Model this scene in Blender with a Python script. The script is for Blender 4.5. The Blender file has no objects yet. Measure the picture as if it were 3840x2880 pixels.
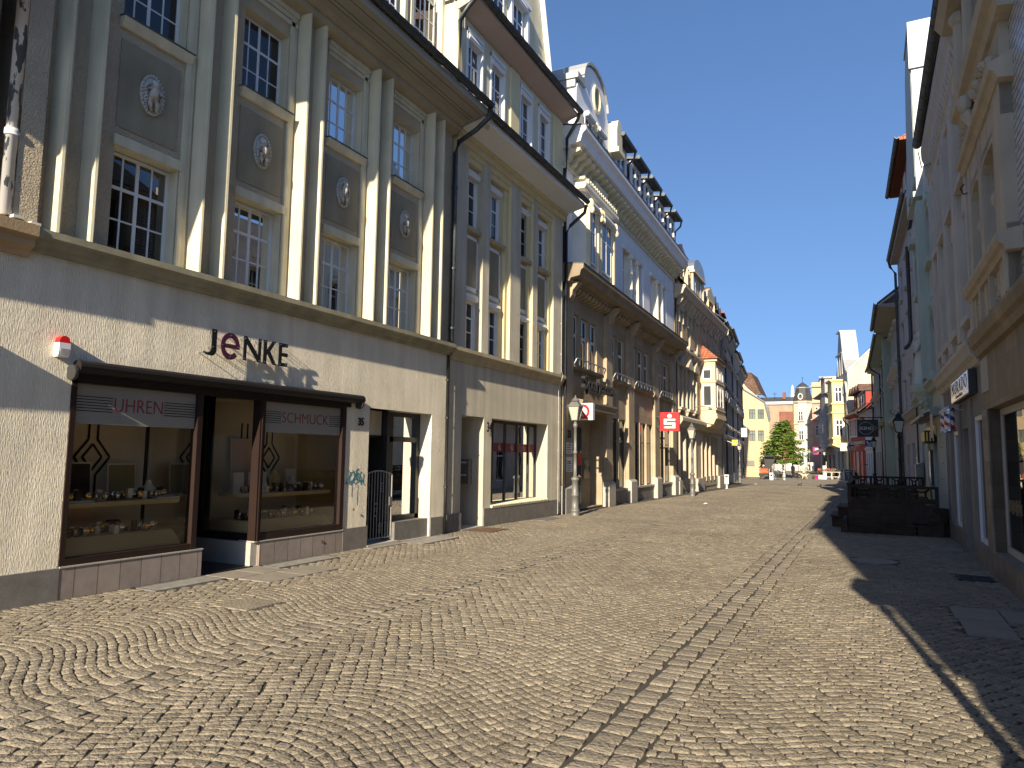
import bpy, bmesh, math, random
import numpy as np
from math import sin, cos, tan, pi, radians, atan2, hypot
from mathutils import Matrix, Vector

C = bpy.context.scene.collection
SC = bpy.context.scene
rnd = random.Random(7)

# ---------------------------------------------------------------- camera
cam = bpy.data.cameras.new("camera")
cam.sensor_width = 36.0
cam.lens = 24.949
cam.clip_start = 0.05
cam.clip_end = 2000
camo = bpy.data.objects.new("camera", cam)
C.objects.link(camo)
YAW, PITCH, ROLL = radians(26.7397), radians(5.72455), radians(0.8)
f0 = Vector((-sin(YAW), cos(YAW), 0)); r0 = Vector((cos(YAW), sin(YAW), 0)); zz = Vector((0, 0, 1))
fwd = f0 * cos(PITCH) + zz * sin(PITCH); upv = -f0 * sin(PITCH) + zz * cos(PITCH)
right = r0 * cos(ROLL) + upv * sin(ROLL); upc = -r0 * sin(ROLL) + upv * cos(ROLL)
mw = Matrix.Identity(4)
for i in range(3):
    mw[i][0] = right[i]; mw[i][1] = upc[i]; mw[i][2] = -fwd[i]
mw[2][3] = 1.65
camo.matrix_world = mw
SC.camera = camo

# ---------------------------------------------------------------- sky and sun
SUN_EL, SUN_AZ = radians(23.5), radians(8.0)      # light travels towards +Y, a little to -X
world = bpy.data.worlds.new("World"); SC.world = world
world.use_nodes = True
nt = world.node_tree
bg = nt.nodes["Background"]
sky = nt.nodes.new("ShaderNodeTexSky")
sky.sky_type = 'NISHITA'; sky.sun_disc = False
sky.sun_elevation = SUN_EL; sky.sun_rotation = pi - SUN_AZ
sky.air_density = 1.0; sky.dust_density = 0.3; sky.ozone_density = 3.0; sky.altitude = 80
hs = nt.nodes.new("ShaderNodeHueSaturation"); hs.inputs["Saturation"].default_value = 1.1; hs.inputs["Hue"].default_value = .506
stc = nt.nodes.new("ShaderNodeTexCoord"); smp = nt.nodes.new("ShaderNodeMapping"); smp.inputs["Scale"].default_value[2] = .65; smp.inputs["Location"].default_value[2] = .2
nt.links.new(stc.outputs["Generated"], smp.inputs[0]); nt.links.new(smp.outputs[0], sky.inputs[0])
nt.links.new(sky.outputs[0], hs.inputs["Color"]); nt.links.new(hs.outputs[0], bg.inputs[0])
bg.inputs[1].default_value = 0.082
sun = bpy.data.lights.new("sun", 'SUN')
sun.energy = 5.0; sun.angle = radians(0.6); sun.color = (1.0, 0.86, 0.65)
suno = bpy.data.objects.new("sun", sun); C.objects.link(suno)
sdir = Vector((-sin(SUN_AZ) * cos(SUN_EL), cos(SUN_AZ) * cos(SUN_EL), -sin(SUN_EL)))
suno.rotation_euler = sdir.to_track_quat('-Z', 'Y').to_euler()
suno.location = (10, -40, 30)
SC.view_settings.view_transform = 'Standard'
SC.view_settings.look = 'None'
SC.view_settings.gamma = 1.0
SC.view_settings.exposure = 1.0
SC.cycles.max_bounces = 8
SC.cycles.transparent_max_bounces = 12
SC.cycles.use_denoising = True

def zg(y):
    if y < 15: return 0.0
    if y < 95: return -.0075 * (y - 15)
    if y < 150: return -.6 + .024 * (y - 95)
    return .72

# ---------------------------------------------------------------- materials
MATS = {}
def M(name, col=None, rough=.85, bump=0., bscale=40., var=.12, vscale=1.5, stretch=(1, 1, 1), metal=0., spec=.3,
      streak=0., pattern=None, bdist=.01, emit=0., island=0., dirt=None, fine=0.):
    if name in MATS: return MATS[name]
    m = bpy.data.materials.new(name); m.use_nodes = True
    MATS[name] = m
    n = m.node_tree.nodes; L = m.node_tree.links
    b = n["Principled BSDF"]
    b.inputs["Roughness"].default_value = rough
    b.inputs["Metallic"].default_value = metal
    b.inputs["Specular IOR Level"].default_value = spec
    tc = n.new("ShaderNodeTexCoord"); mp = n.new("ShaderNodeMapping")
    mp.inputs["Scale"].default_value = stretch
    L.new(tc.outputs["Object"], mp.inputs[0])
    def noise(scale, detail=4, src=None, rough=.55):
        t = n.new("ShaderNodeTexNoise"); t.inputs["Scale"].default_value = scale; t.inputs["Detail"].default_value = detail
        t.inputs["Roughness"].default_value = rough
        L.new(src or tc.outputs["Object"], t.inputs["Vector"]); return t.outputs["Fac"]
    def ramp(fac, lo, hi):
        r = n.new("ShaderNodeMapRange"); r.inputs[1].default_value = .3; r.inputs[2].default_value = .7
        r.inputs[3].default_value = lo; r.inputs[4].default_value = hi; L.new(fac, r.inputs[0]); return r.outputs[0]
    def mul(cs, fs):
        v = n.new("ShaderNodeMix"); v.data_type = 'RGBA'; v.blend_type = 'MULTIPLY'; v.inputs[0].default_value = 1
        L.new(cs, v.inputs[6]); L.new(fs, v.inputs[7]); return v.outputs[2]
    rgb = n.new("ShaderNodeRGB"); rgb.outputs[0].default_value = (*col, 1)
    out = rgb.outputs[0]
    hgt = None
    if pattern:
        kind, bw, bh, mortar, mcol = pattern
        sx = n.new("ShaderNodeSeparateXYZ"); L.new(tc.outputs["Object"], sx.inputs[0])
        ad = n.new("ShaderNodeMath"); ad.operation = 'ADD'; L.new(sx.outputs[0], ad.inputs[0]); L.new(sx.outputs[1], ad.inputs[1])
        cx = n.new("ShaderNodeCombineXYZ"); L.new(ad.outputs[0], cx.inputs[0])
        if kind == 'flat':
            L.new(sx.outputs[1], cx.inputs[1]); L.new(sx.outputs[0], cx.inputs[0])
        else:
            L.new(sx.outputs[2], cx.inputs[1])
        bt = n.new("ShaderNodeTexBrick")
        bt.inputs["Scale"].default_value = 1.0; bt.inputs["Brick Width"].default_value = bw; bt.inputs["Row Height"].default_value = bh
        bt.inputs["Mortar Size"].default_value = mortar; bt.inputs["Mortar Smooth"].default_value = .2
        bt.inputs["Color1"].default_value = (*[c * (1 - var) for c in col], 1)
        bt.inputs["Color2"].default_value = (*[min(1, c * (1 + var)) for c in col], 1)
        bt.inputs["Mortar"].default_value = (*mcol, 1)
        if kind == 'grid': bt.offset = 0
        L.new(cx.outputs[0], bt.inputs["Vector"])
        out = bt.outputs["Color"]; hgt = bt.outputs["Fac"]
    if var: out = mul(out, ramp(noise(vscale, 5), 1 - var, 1 + var))
    if fine: out = mul(out, ramp(noise(bscale * 1.3, 2), 1 - fine, 1 + fine))
    if streak:
        m2 = n.new("ShaderNodeMapping"); m2.inputs["Scale"].default_value = (3.0, 3.0, .22)
        L.new(tc.outputs["Object"], m2.inputs[0])
        out = mul(out, ramp(noise(1.6, 5, m2.outputs[0]), 1 - streak, 1.0))
    if island:
        g = n.new("ShaderNodeNewGeometry")
        r = n.new("ShaderNodeMapRange"); r.inputs[3].default_value = 1 - island; r.inputs[4].default_value = 1 + island
        L.new(g.outputs["Random Per Island"], r.inputs[0]); out = mul(out, r.outputs[0])
    L.new(out, b.inputs["Base Color"])
    if bump or hgt is not None:
        bp = n.new("ShaderNodeBump"); bp.inputs["Strength"].default_value = bump if bump else .5
        bp.inputs["Distance"].default_value = bdist
        h = noise(bscale, 3, mp.outputs[0])
        if hgt is not None:
            s = n.new("ShaderNodeMath"); s.operation = 'MULTIPLY_ADD'; s.inputs[1].default_value = -1.0; s.inputs[2].default_value = 0
            L.new(hgt, s.inputs[0])
            a = n.new("ShaderNodeMath"); a.operation = 'ADD'; L.new(s.outputs[0], a.inputs[0])
            q = n.new("ShaderNodeMath"); q.operation = 'MULTIPLY'; q.inputs[1].default_value = .4; L.new(h, q.inputs[0])
            L.new(q.outputs[0], a.inputs[1]); h = a.outputs[0]
        L.new(h, bp.inputs["Height"]); L.new(bp.outputs[0], b.inputs["Normal"])
    if emit:
        b.inputs["Emission Color"].default_value = (*col, 1); b.inputs["Emission Strength"].default_value = emit
    return m

def glass(name, tint=(.98, .96, .92), ior=1.5, see=.9):
    if name in MATS: return MATS[name]
    m = bpy.data.materials.new(name); m.use_nodes = True; MATS[name] = m
    n = m.node_tree.nodes; L = m.node_tree.links
    n.remove(n["Principled BSDF"])
    o = n["Material Output"]
    gl = n.new("ShaderNodeBsdfGlossy"); gl.inputs["Roughness"].default_value = .01
    tr = n.new("ShaderNodeBsdfTransparent"); tr.inputs[0].default_value = (*[t * see for t in tint], 1)
    fr = n.new("ShaderNodeFresnel"); fr.inputs[0].default_value = ior
    mx = n.new("ShaderNodeMixShader")
    tc = n.new("ShaderNodeTexCoord"); ns = n.new("ShaderNodeTexNoise"); ns.inputs["Scale"].default_value = 1.1
    bp = n.new("ShaderNodeBump"); bp.inputs["Strength"].default_value = .08; bp.inputs["Distance"].default_value = .02
    L.new(tc.outputs["Object"], ns.inputs[0]); L.new(ns.outputs[0], bp.inputs["Height"]); L.new(bp.outputs[0], gl.inputs["Normal"])
    L.new(fr.outputs[0], mx.inputs[0]); L.new(tr.outputs[0], mx.inputs[1]); L.new(gl.outputs[0], mx.inputs[2])
    L.new(mx.outputs[0], o.inputs[0])
    return m

# plasters and stones
M('cream_smooth', (.70, .645, .47), bump=.25, bscale=60, var=.10, streak=.22)
M('cream_rough', (.62, .53, .385), bump=1.0, bscale=55, var=.1, bdist=.05)
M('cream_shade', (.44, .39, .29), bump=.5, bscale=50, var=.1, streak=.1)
M('combed_plaster', (.80, .74, .60), bump=1.0, bscale=62, stretch=(1.4, 1.4, .2), var=.12, vscale=.9, streak=.22, bdist=.022, fine=.06)
M('grainy_plaster', (.62, .575, .46), bump=.8, bscale=90, var=.09, streak=.26, bdist=.02)
M('yellow_trim', (.68, .60, .37), bump=.15, bscale=50, var=.06, streak=.08)
M('grey_panel', (.32, .285, .20), bump=.35, bscale=50, var=.16, streak=.15)
M('relief_white', (.52, .50, .45), bump=.2, bscale=90, var=.12, vscale=12)
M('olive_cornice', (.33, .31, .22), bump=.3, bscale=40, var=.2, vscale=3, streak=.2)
M('beige_cornice', (.46, .40, .27), bump=.3, bscale=40, var=.12, vscale=3, streak=.15)
M('brown_sandstone', (.40, .29, .17), bump=.3, bscale=40, var=.15)
M('dark_granite', (.185, .175, .16), rough=.6, bump=.2, bscale=120, var=.18, vscale=6, fine=.22)
M('light_granite', (.40, .38, .34), rough=.7, bump=.3, bscale=120, var=.1, vscale=4, fine=.18)
M('plinth_tile', (.30, .255, .225), rough=.45, bump=.1, bscale=150, var=.1, vscale=9, fine=.12, pattern=('grid', .272, 3.0, .006, (.12, .1, .09)))
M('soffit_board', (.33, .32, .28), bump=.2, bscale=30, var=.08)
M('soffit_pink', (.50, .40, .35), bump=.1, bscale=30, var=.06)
M('gutter_dark', (.075, .085, .095), rough=.5, metal=.6, var=.25, vscale=8)
M('zinc', (.36, .38, .40), rough=.45, metal=.75, var=.12, vscale=4)
M('zinc_pale', (.36, .375, .385), rough=.55, metal=.3, var=.1, vscale=3)
M('pipe_white', (.55, .56, .55), rough=.5, var=.1)
M('lead_cap', (.10, .10, .10), rough=.6, metal=.3, var=.2)
M('white_frame', (.74, .75, .76), rough=.45, var=.04)
M('grey_frame', (.42, .41, .38), rough=.5, var=.06)
M('pvc_white', (.72, .74, .76), rough=.4, var=.04)
M('shop_brown', (.022, .012, .0095), rough=.5, spec=.3, var=.12, vscale=4)
M('shop_black', (.022, .019, .017), rough=.4, spec=.45, var=.2, vscale=5)
M('awning_black', (.016, .013, .012), rough=.55, spec=.25, var=.15, vscale=3)
M('anthracite', (.035, .035, .036), rough=.4, spec=.4, var=.1)
M('dark_room', (.035, .033, .030), rough=.9, var=.2)
M('pane_dark', (.014, .016, .02), rough=.03, spec=.75, var=.3, vscale=1.2)
M('pane_far', (.05, .055, .06), rough=.08, spec=.7, var=.4, vscale=.8)
M('pane_mid', (.11, .11, .105), rough=.06, spec=.7, var=.45, vscale=1.6)
M('pane_pale', (.20, .21, .21), rough=.12, spec=.6, var=.35, vscale=.6)
M('curtain', (.17, .16, .145), rough=.9, var=.15, vscale=3)
M('net_white', (.55, .55, .53), rough=.9, var=.1)
M('asphalt_joint', (.09, .078, .057), rough=1, var=.3, vscale=6)
M('cobble', (.225, .195, .147), rough=.85, bump=1.0, bscale=38, var=.17, vscale=.45, bdist=.02, island=.2, fine=.26)
M('cobble_large', (.23, .20, .153), rough=.85, bump=1.0, bscale=34, var=.14, vscale=2.0, bdist=.02, island=.16, fine=.26)
M('slab', (.24, .215, .175), rough=.8, bump=.3, bscale=60, var=.12, vscale=3, fine=.1)
M('iron', (.045, .045, .046), rough=.5, metal=.7, var=.2, vscale=8)
M('iron_grey', (.24, .235, .22), rough=.5, metal=.5, var=.2, vscale=8)
M('rust_plate', (.16, .10, .065), rough=.7, metal=.3, var=.25, vscale=9)
M('brass', (.45, .34, .12), rough=.35, metal=.9)
M('sign_red', (.62, .018, .022), rough=.35, spec=.4, var=.03)
M('sign_white', (.80, .80, .79), rough=.4, var=.03)
M('sign_black', (.012, .012, .013), rough=.35, spec=.5, var=.05)
M('letter_purple', (.075, .016, .04), rough=.35, spec=.5, var=.05)
M('letter_red', (.20, .022, .035), rough=.5, var=.05)
M('letter_line', (.02, .02, .02), rough=.5, var=.05)
M('band_grey', (.25, .235, .205), rough=.5, var=.06)
M('sandstone', (.37, .305, .215), rough=.85, bump=.4, bscale=60, var=.14, vscale=1.8, streak=.14, pattern=('stack', .9, .42, .004, (.25, .19, .12)))
M('sandstone_plain', (.40, .33, .23), rough=.85, bump=.35, bscale=60, var=.14, vscale=1.8, streak=.12)
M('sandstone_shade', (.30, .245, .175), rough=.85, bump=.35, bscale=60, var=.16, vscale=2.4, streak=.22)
M('blue_white', (.82, .825, .85), bump=.15, bscale=50, var=.05, streak=.08)
M('warm_white', (.80, .77, .68), bump=.15, bscale=50, var=.06, streak=.06)
M('pale_yellow', (.66, .60, .43), bump=.15, bscale=50, var=.06)
M('oriel_cream', (.62, .50, .34), bump=.2, bscale=50, var=.07, streak=.1)
M('brick_buff', (.46, .33, .19), bump=.5, bscale=60, var=.18, pattern=('stack', .25, .078, .008, (.22, .19, .15)))
M('tile_red', (.36, .13, .07), rough=.8, bump=.6, var=.22, bdist=.02, pattern=('stack', .19, .13, .012, (.12, .035, .02)))
M('tile_brown', (.145, .085, .06), rough=.8, bump=.6, var=.22, bdist=.02, pattern=('stack', .24, .24, .018, (.05, .03, .02)))
M('slate', (.055, .058, .065), rough=.6, bump=.4, var=.2, pattern=('stack', .3, .2, .01, (.02, .02, .022)))
M('slate_grey', (.13, .135, .14), rough=.6, bump=.4, var=.2, pattern=('stack', .4, .28, .012, (.05, .05, .05)))
M('grey_stucco', (.40, .385, .36), bump=.25, bscale=50, var=.1, streak=.16)
M('pale_stucco', (.52, .515, .50), bump=.25, bscale=50, var=.08, streak=.14)
M('lavender_grey', (.46, .45, .46), bump=.2, bscale=50, var=.06, streak=.12)
M('mint', (.40, .475, .44), bump=.2, bscale=50, var=.07, streak=.12)
M('mint_pale', (.52, .57, .54), bump=.2, bscale=50, var=.06, streak=.12)
M('green_grey', (.36, .43, .36), bump=.2, bscale=50, var=.07, streak=.1)
M('beige_plain', (.52, .485, .44), bump=.25, bscale=50, var=.08, streak=.15)
M('beige_stone', (.48, .42, .33), bump=.3, bscale=50, var=.1, streak=.18)
M('taupe', (.23, .218, .205), bump=.3, bscale=50, var=.08, streak=.1)
M('travertine', (.20, .175, .15), rough=.6, bump=.5, bscale=30, stretch=(.4, .4, 4), var=.22, vscale=4, pattern=('stack', .7, .33, .005, (.12, .1, .08)))
M('ochre_slab', (.27, .215, .135), rough=.7, bump=.3, bscale=50, var=.14, vscale=3, streak=.22, pattern=('grid', .72, .5, .004, (.2, .14, .08)))
M('glazed_brick', (.52, .53, .56), rough=.22, spec=.55, var=.08, pattern=('stack', .26, .085, .009, (.07, .07, .075)))
M('ochre_plain', (.55, .42, .26), bump=.15, bscale=40, var=.06, streak=.07)
M('firewall_pale', (.60, .54, .40), bump=.4, bscale=20, var=.22, vscale=.7, streak=.2)
M('firewall_white', (.60, .58, .52), bump=.3, bscale=20, var=.14, vscale=.8, streak=.25)
M('white_ashlar', (.66, .60, .49), bump=.3, bscale=40, var=.05, pattern=('stack', 6.0, .42, .022, (.40, .36, .29)))
M('brown_wall', (.36, .265, .19), bump=.3, bscale=20, var=.2, vscale=.6, streak=.15)
M('red_brick_far', (.22, .09, .06), bump=.3, var=.12, pattern=('stack', .25, .08, .01, (.2, .1, .07)))
M('pink_wall', (.50, .30, .235), bump=.2, bscale=30, var=.07)
M('peach_wall', (.58, .40, .255), bump=.2, bscale=30, var=.06)
M('red_wall', (.36, .055, .042), bump=.2, bscale=40, var=.07, streak=.1)
M('red_door', (.46, .065, .04), rough=.5, var=.06)
M('white_wall', (.62, .63, .66), bump=.2, bscale=40, var=.06, streak=.14)
M('yellow_wall', (.70, .56, .26), bump=.15, bscale=40, var=.05)
M('yellow_pale', (.72, .60, .30), bump=.15, bscale=40, var=.05)
M('grey_gable', (.36, .39, .385), bump=.2, bscale=40, var=.06)
M('green_frame', (.045, .085, .075), rough=.5, var=.08)
M('dark_timber', (.042, .031, .024), rough=.75, bump=.5, bscale=18, stretch=(.5, .5, 5), var=.35, vscale=5, spec=.2)
M('dark_timber_up', (.05, .038, .028), rough=.75, bump=.5, bscale=18, stretch=(5, 5, .5), var=.35, vscale=5, spec=.2)
M('lamp_iron', (.17, .17, .165), rough=.5, metal=.3, var=.12, vscale=6)
M('lamp_green', (.022, .035, .032), rough=.45, metal=.3, var=.12, vscale=6)
M('lamp_glass', (.46, .41, .34), rough=.3, spec=.5, var=.05)
M('lamp_glass_shade', (.42, .44, .43), rough=.3, spec=.5, var=.05)
M('leaf', (.115, .20, .028), rough=.55, spec=.35, var=.3, vscale=2.0, island=.35)
M('bark', (.42, .36, .26), rough=.9, bump=.5, bscale=25, var=.2, vscale=5)
M('skin', (.48, .30, .22), rough=.6, var=.05)
M('cloth_black', (.014, .014, .016), rough=.9, var=.15)
M('cloth_grey', (.30, .29, .28), rough=.9, var=.1)
M('cloth_denim', (.20, .24, .30), rough=.9, var=.12)
M('cloth_beige', (.48, .40, .28), rough=.9, var=.08)
M('hair_dark', (.02, .014, .01), rough=.7, var=.1)
M('fur_black', (.025, .02, .018), rough=.9, var=.2)
M('fur_cream', (.52, .45, .33), rough=.9, var=.12)
M('orange_box', (.62, .115, .03), rough=.5, var=.06)
M('paint_white', (.68, .67, .62), rough=.5, var=.06)
M('magenta', (.60, .02, .18), rough=.4, var=.03)
M('flower_pink', (.55, .16, .16), rough=.7, var=.4, vscale=14, island=.3)
M('plant_green', (.05, .10, .025), rough=.7, var=.4, vscale=8, island=.3)
M('stripe_blue', (.035, .05, .22), rough=.25, spec=.5)
M('stripe_red', (.42, .025, .03), rough=.25, spec=.5)
M('stripe_white', (.65, .65, .66), rough=.25, spec=.5)
M('chrome', (.6, .6, .6), rough=.15, metal=1)
M('poster_red', (.20, .05, .03), rough=.25, spec=.5, var=.75, vscale=1.6, fine=.0)
M('poster_dark', (.05, .035, .03), rough=.25, spec=.5, var=.6, vscale=3)
M('poster_band', (.40, .055, .02), rough=.25, spec=.5, var=.08)
M('sign_yellow', (.74, .46, .04), rough=.4, var=.03)
M('sign_navy', (.012, .022, .03), rough=.4, var=.03)
M('gold', (.50, .36, .13), rough=.3, metal=.8)
M('olive_board', (.30, .245, .11), rough=.7, var=.08)
M('olive_cloth', (.58, .49, .30), rough=.9, bump=.3, bscale=30, var=.12)
M('showroom_wall', (.76, .68, .53), rough=.8, var=.08)
M('showroom_yellow', (.60, .46, .20), rough=.8, var=.08)
M('pattern_black', (.02, .018, .016), rough=.7)
M('card_cream', (.74, .70, .60), rough=.6, var=.05)
M('card_pink', (.66, .48, .38), rough=.7, var=.05)
M('box_dark', (.05, .035, .028), rough=.5, var=.1)
M('vase_ochre', (.48, .36, .12), rough=.5, var=.08)
M('silver', (.55, .55, .56), rough=.22, metal=.95)
M('golden', (.60, .42, .17), rough=.25, metal=.95)
M('graffiti_teal', (.03, .16, .20), rough=.6)
M('mail_grey', (.20, .20, .19), rough=.4, metal=.4, var=.06)
M('black_text', (.02, .02, .02), rough=.6)
M('pale_text', (.42, .41, .38), rough=.6)
GLS = glass('shop_glass', ior=1.27, see=.98)
GLW = glass('window_glass', ior=1.5, see=.62)

# ---------------------------------------------------------------- mesh builder
class MB:
    def __init__(s): s.v = []; s.f = []; s.m = []
    def add(s, vs, fs, m=0):
        o = len(s.v); s.v += [tuple(p) for p in vs]
        for f in fs: s.f.append([i + o for i in f]); s.m.append(m)
        return s
    def box(s, x0, x1, y0, y1, z0, z1, m=0):
        return s.add([(x0, y0, z0), (x1, y0, z0), (x1, y1, z0), (x0, y1, z0), (x0, y0, z1), (x1, y0, z1), (x1, y1, z1), (x0, y1, z1)],
                     [(0, 3, 2, 1), (4, 5, 6, 7), (0, 1, 5, 4), (1, 2, 6, 5), (2, 3, 7, 6), (3, 0, 4, 7)], m)
    def quad(s, a, b, c, d, m=0): return s.add([a, b, c, d], [(0, 1, 2, 3)], m)
    def poly(s, pts, m=0): return s.add(pts, [tuple(range(len(pts)))], m)
    def prism(s, prof, a, b, fn, m=0):
        """closed 2D profile swept from a to b; fn(p, t) gives the 3D point"""
        n = len(prof)
        vs = [fn(p, a) for p in prof] + [fn(p, b) for p in prof]
        fs = [(i, (i + 1) % n, (i + 1) % n + n, i + n) for i in range(n)]
        fs += [tuple(range(n - 1, -1, -1)), tuple(range(n, 2 * n))]
        return s.add(vs, fs, m)
    def along(s, prof, u0, u1, m=0): return s.prism(prof, u0, u1, lambda p, t: (t, p[0], p[1]), m)     # (w,v) profile along u
    def upright(s, prof, v0, v1, m=0): return s.prism(prof, v0, v1, lambda p, t: (p[0], p[1], t), m)   # (u,w) profile along v
    def plate(s, prof, w0, w1, m=0): return s.prism(prof, w0, w1, lambda p, t: (p[0], t, p[1]), m)     # (u,v) outline with thickness
    def tube(s, path, r, n=8, m=0, cap=True):
        P = [Vector(p) for p in path]; rs = r if isinstance(r, (list, tuple)) else [r] * len(P)
        o = len(s.v); up = Vector((0, 0, 1))
        for i, p in enumerate(P):
            t = (P[min(i + 1, len(P) - 1)] - P[max(i - 1, 0)]).normalized()
            a = t.cross(up)
            if a.length < .05: a = t.cross(Vector((0, 1, 0)))
            a.normalize(); b = t.cross(a)
            for k in range(n):
                q = p + (a * cos(2 * pi * k / n) + b * sin(2 * pi * k / n)) * rs[i]; s.v.append(tuple(q))
        for i in range(len(P) - 1):
            for k in range(n):
                k2 = (k + 1) % n
                s.f.append([o + i * n + k, o + i * n + k2, o + (i + 1) * n + k2, o + (i + 1) * n + k]); s.m.append(m)
        if cap:
            s.f.append([o + k for k in range(n)]); s.m.append(m)
            s.f.append([o + (len(P) - 1) * n + k for k in range(n)]); s.m.append(m)
        return s
    def lathe(s, cx, cy, prof, n=12, m=0, sq=None):
        o = len(s.v)
        for r, z in prof:
            for k in range(n):
                a = 2 * pi * (k + .5) / n; s.v.append((cx + r * cos(a), cy + r * sin(a), z))
        for i in range(len(prof) - 1):
            for k in range(n):
                k2 = (k + 1) % n
                s.f.append([o + i * n + k, o + i * n + k2, o + (i + 1) * n + k2, o + (i + 1) * n + k]); s.m.append(m)
        s.f.append([o + k for k in range(n)]); s.m.append(m)
        s.f.append([o + (len(prof) - 1) * n + k for k in range(n)]); s.m.append(m)
        return s
    def ball(s, c, rx, ry, rz, n=10, k=6, m=0):
        o = len(s.v)
        for j in range(k + 1):
            t = pi * j / k
            for i in range(n):
                a = 2 * pi * i / n
                s.v.append((c[0] + rx * sin(t) * cos(a), c[1] + ry * sin(t) * sin(a), c[2] - rz * cos(t)))
        for j in range(k):
            for i in range(n):
                i2 = (i + 1) % n
                s.f.append([o + j * n + i, o + j * n + i2, o + (j + 1) * n + i2, o + (j + 1) * n + i]); s.m.append(m)
        return s
    def merge(s, other, fn=None):
        o = len(s.v); s.v += [fn(p) if fn else p for p in other.v]
        for f, m in zip(other.f, other.m): s.f.append([i + o for i in f]); s.m.append(m)
        return s
    def mesh(s, name, mats, sgn=1, smooth=False):
        me = bpy.data.meshes.new(name)
        vs = s.v if sgn == 1 else [(x, -y, z) for x, y, z in s.v]
        me.from_pydata(vs, [], s.f)
        if not isinstance(mats, (list, tuple)): mats = [mats]
        for m in mats: me.materials.append(MATS[m] if isinstance(m, str) else m)
        if len(mats) > 1: me.polygons.foreach_set("material_index", s.m)
        if smooth: me.polygons.foreach_set("use_smooth", [True] * len(s.f))
        me.validate(); me.update()
        return me
    def build(s, name, mats, parent=None, sgn=1, smooth=False, loc=None):
        o = bpy.data.objects.new(name, s.mesh(name, mats, sgn, smooth)); C.objects.link(o)
        if parent is not None: o.parent = parent
        if loc is not None: o.location = loc
        return o

def tag(o, label=None, cat=None, group=None, kind=None):
    if label: o['label'] = label
    if cat: o['category'] = cat
    if group: o['group'] = group
    if kind: o['kind'] = kind
    return o
def thing(name, label, cat, loc=(0, 0, 0), rz=0, group=None):
    o = bpy.data.objects.new(name, None); C.objects.link(o)
    o.location = loc; o.rotation_euler = (0, 0, rz); o.empty_display_size = .3
    return tag(o, label, cat, group)
def copy_tree(o, parent=None):
    c = o.copy(); C.objects.link(c)
    if parent is not None: c.parent = parent
    for ch in [x for x in o.children]: copy_tree(ch, c)
    return c

def text_mb(txt, size=1.0, depth=.01, bold=0., shear=0., sx=1.0, spacing=1.0):
    """lettering as an MB in the (u,v) plane, thickness along w, origin at the left of the baseline"""
    cu = bpy.data.curves.new("lettering", 'FONT'); cu.body = txt; cu.size = size; cu.extrude = depth / 2; cu.offset = bold
    cu.shear = shear; cu.space_character = spacing; cu.resolution_u = 4
    ob = bpy.data.objects.new("lettering", cu); C.objects.link(ob)
    dg = bpy.context.evaluated_depsgraph_get(); dg.update()
    me = bpy.data.meshes.new_from_object(ob.evaluated_get(dg))
    b = MB()
    b.v = [(v.co.x * sx, v.co.z, v.co.y) for v in me.vertices]
    b.f = [list(p.vertices) for p in me.polygons]; b.m = [0] * len(b.f)
    bpy.data.objects.remove(ob); bpy.data.curves.remove(cu); bpy.data.meshes.remove(me)
    return b
def fit(b, u0, u1, v0, v1, w):
    """scale lettering to fill a rectangle"""
    xs = [p[0] for p in b.v]; zs = [p[2] for p in b.v]
    ax, bx, az, bz = min(xs), max(xs), min(zs), max(zs)
    b.v = [(u0 + (p[0] - ax) / (bx - ax) * (u1 - u0), p[1] + w, v0 + (p[2] - az) / (bz - az) * (v1 - v0)) for p in b.v]
    return b
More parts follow.
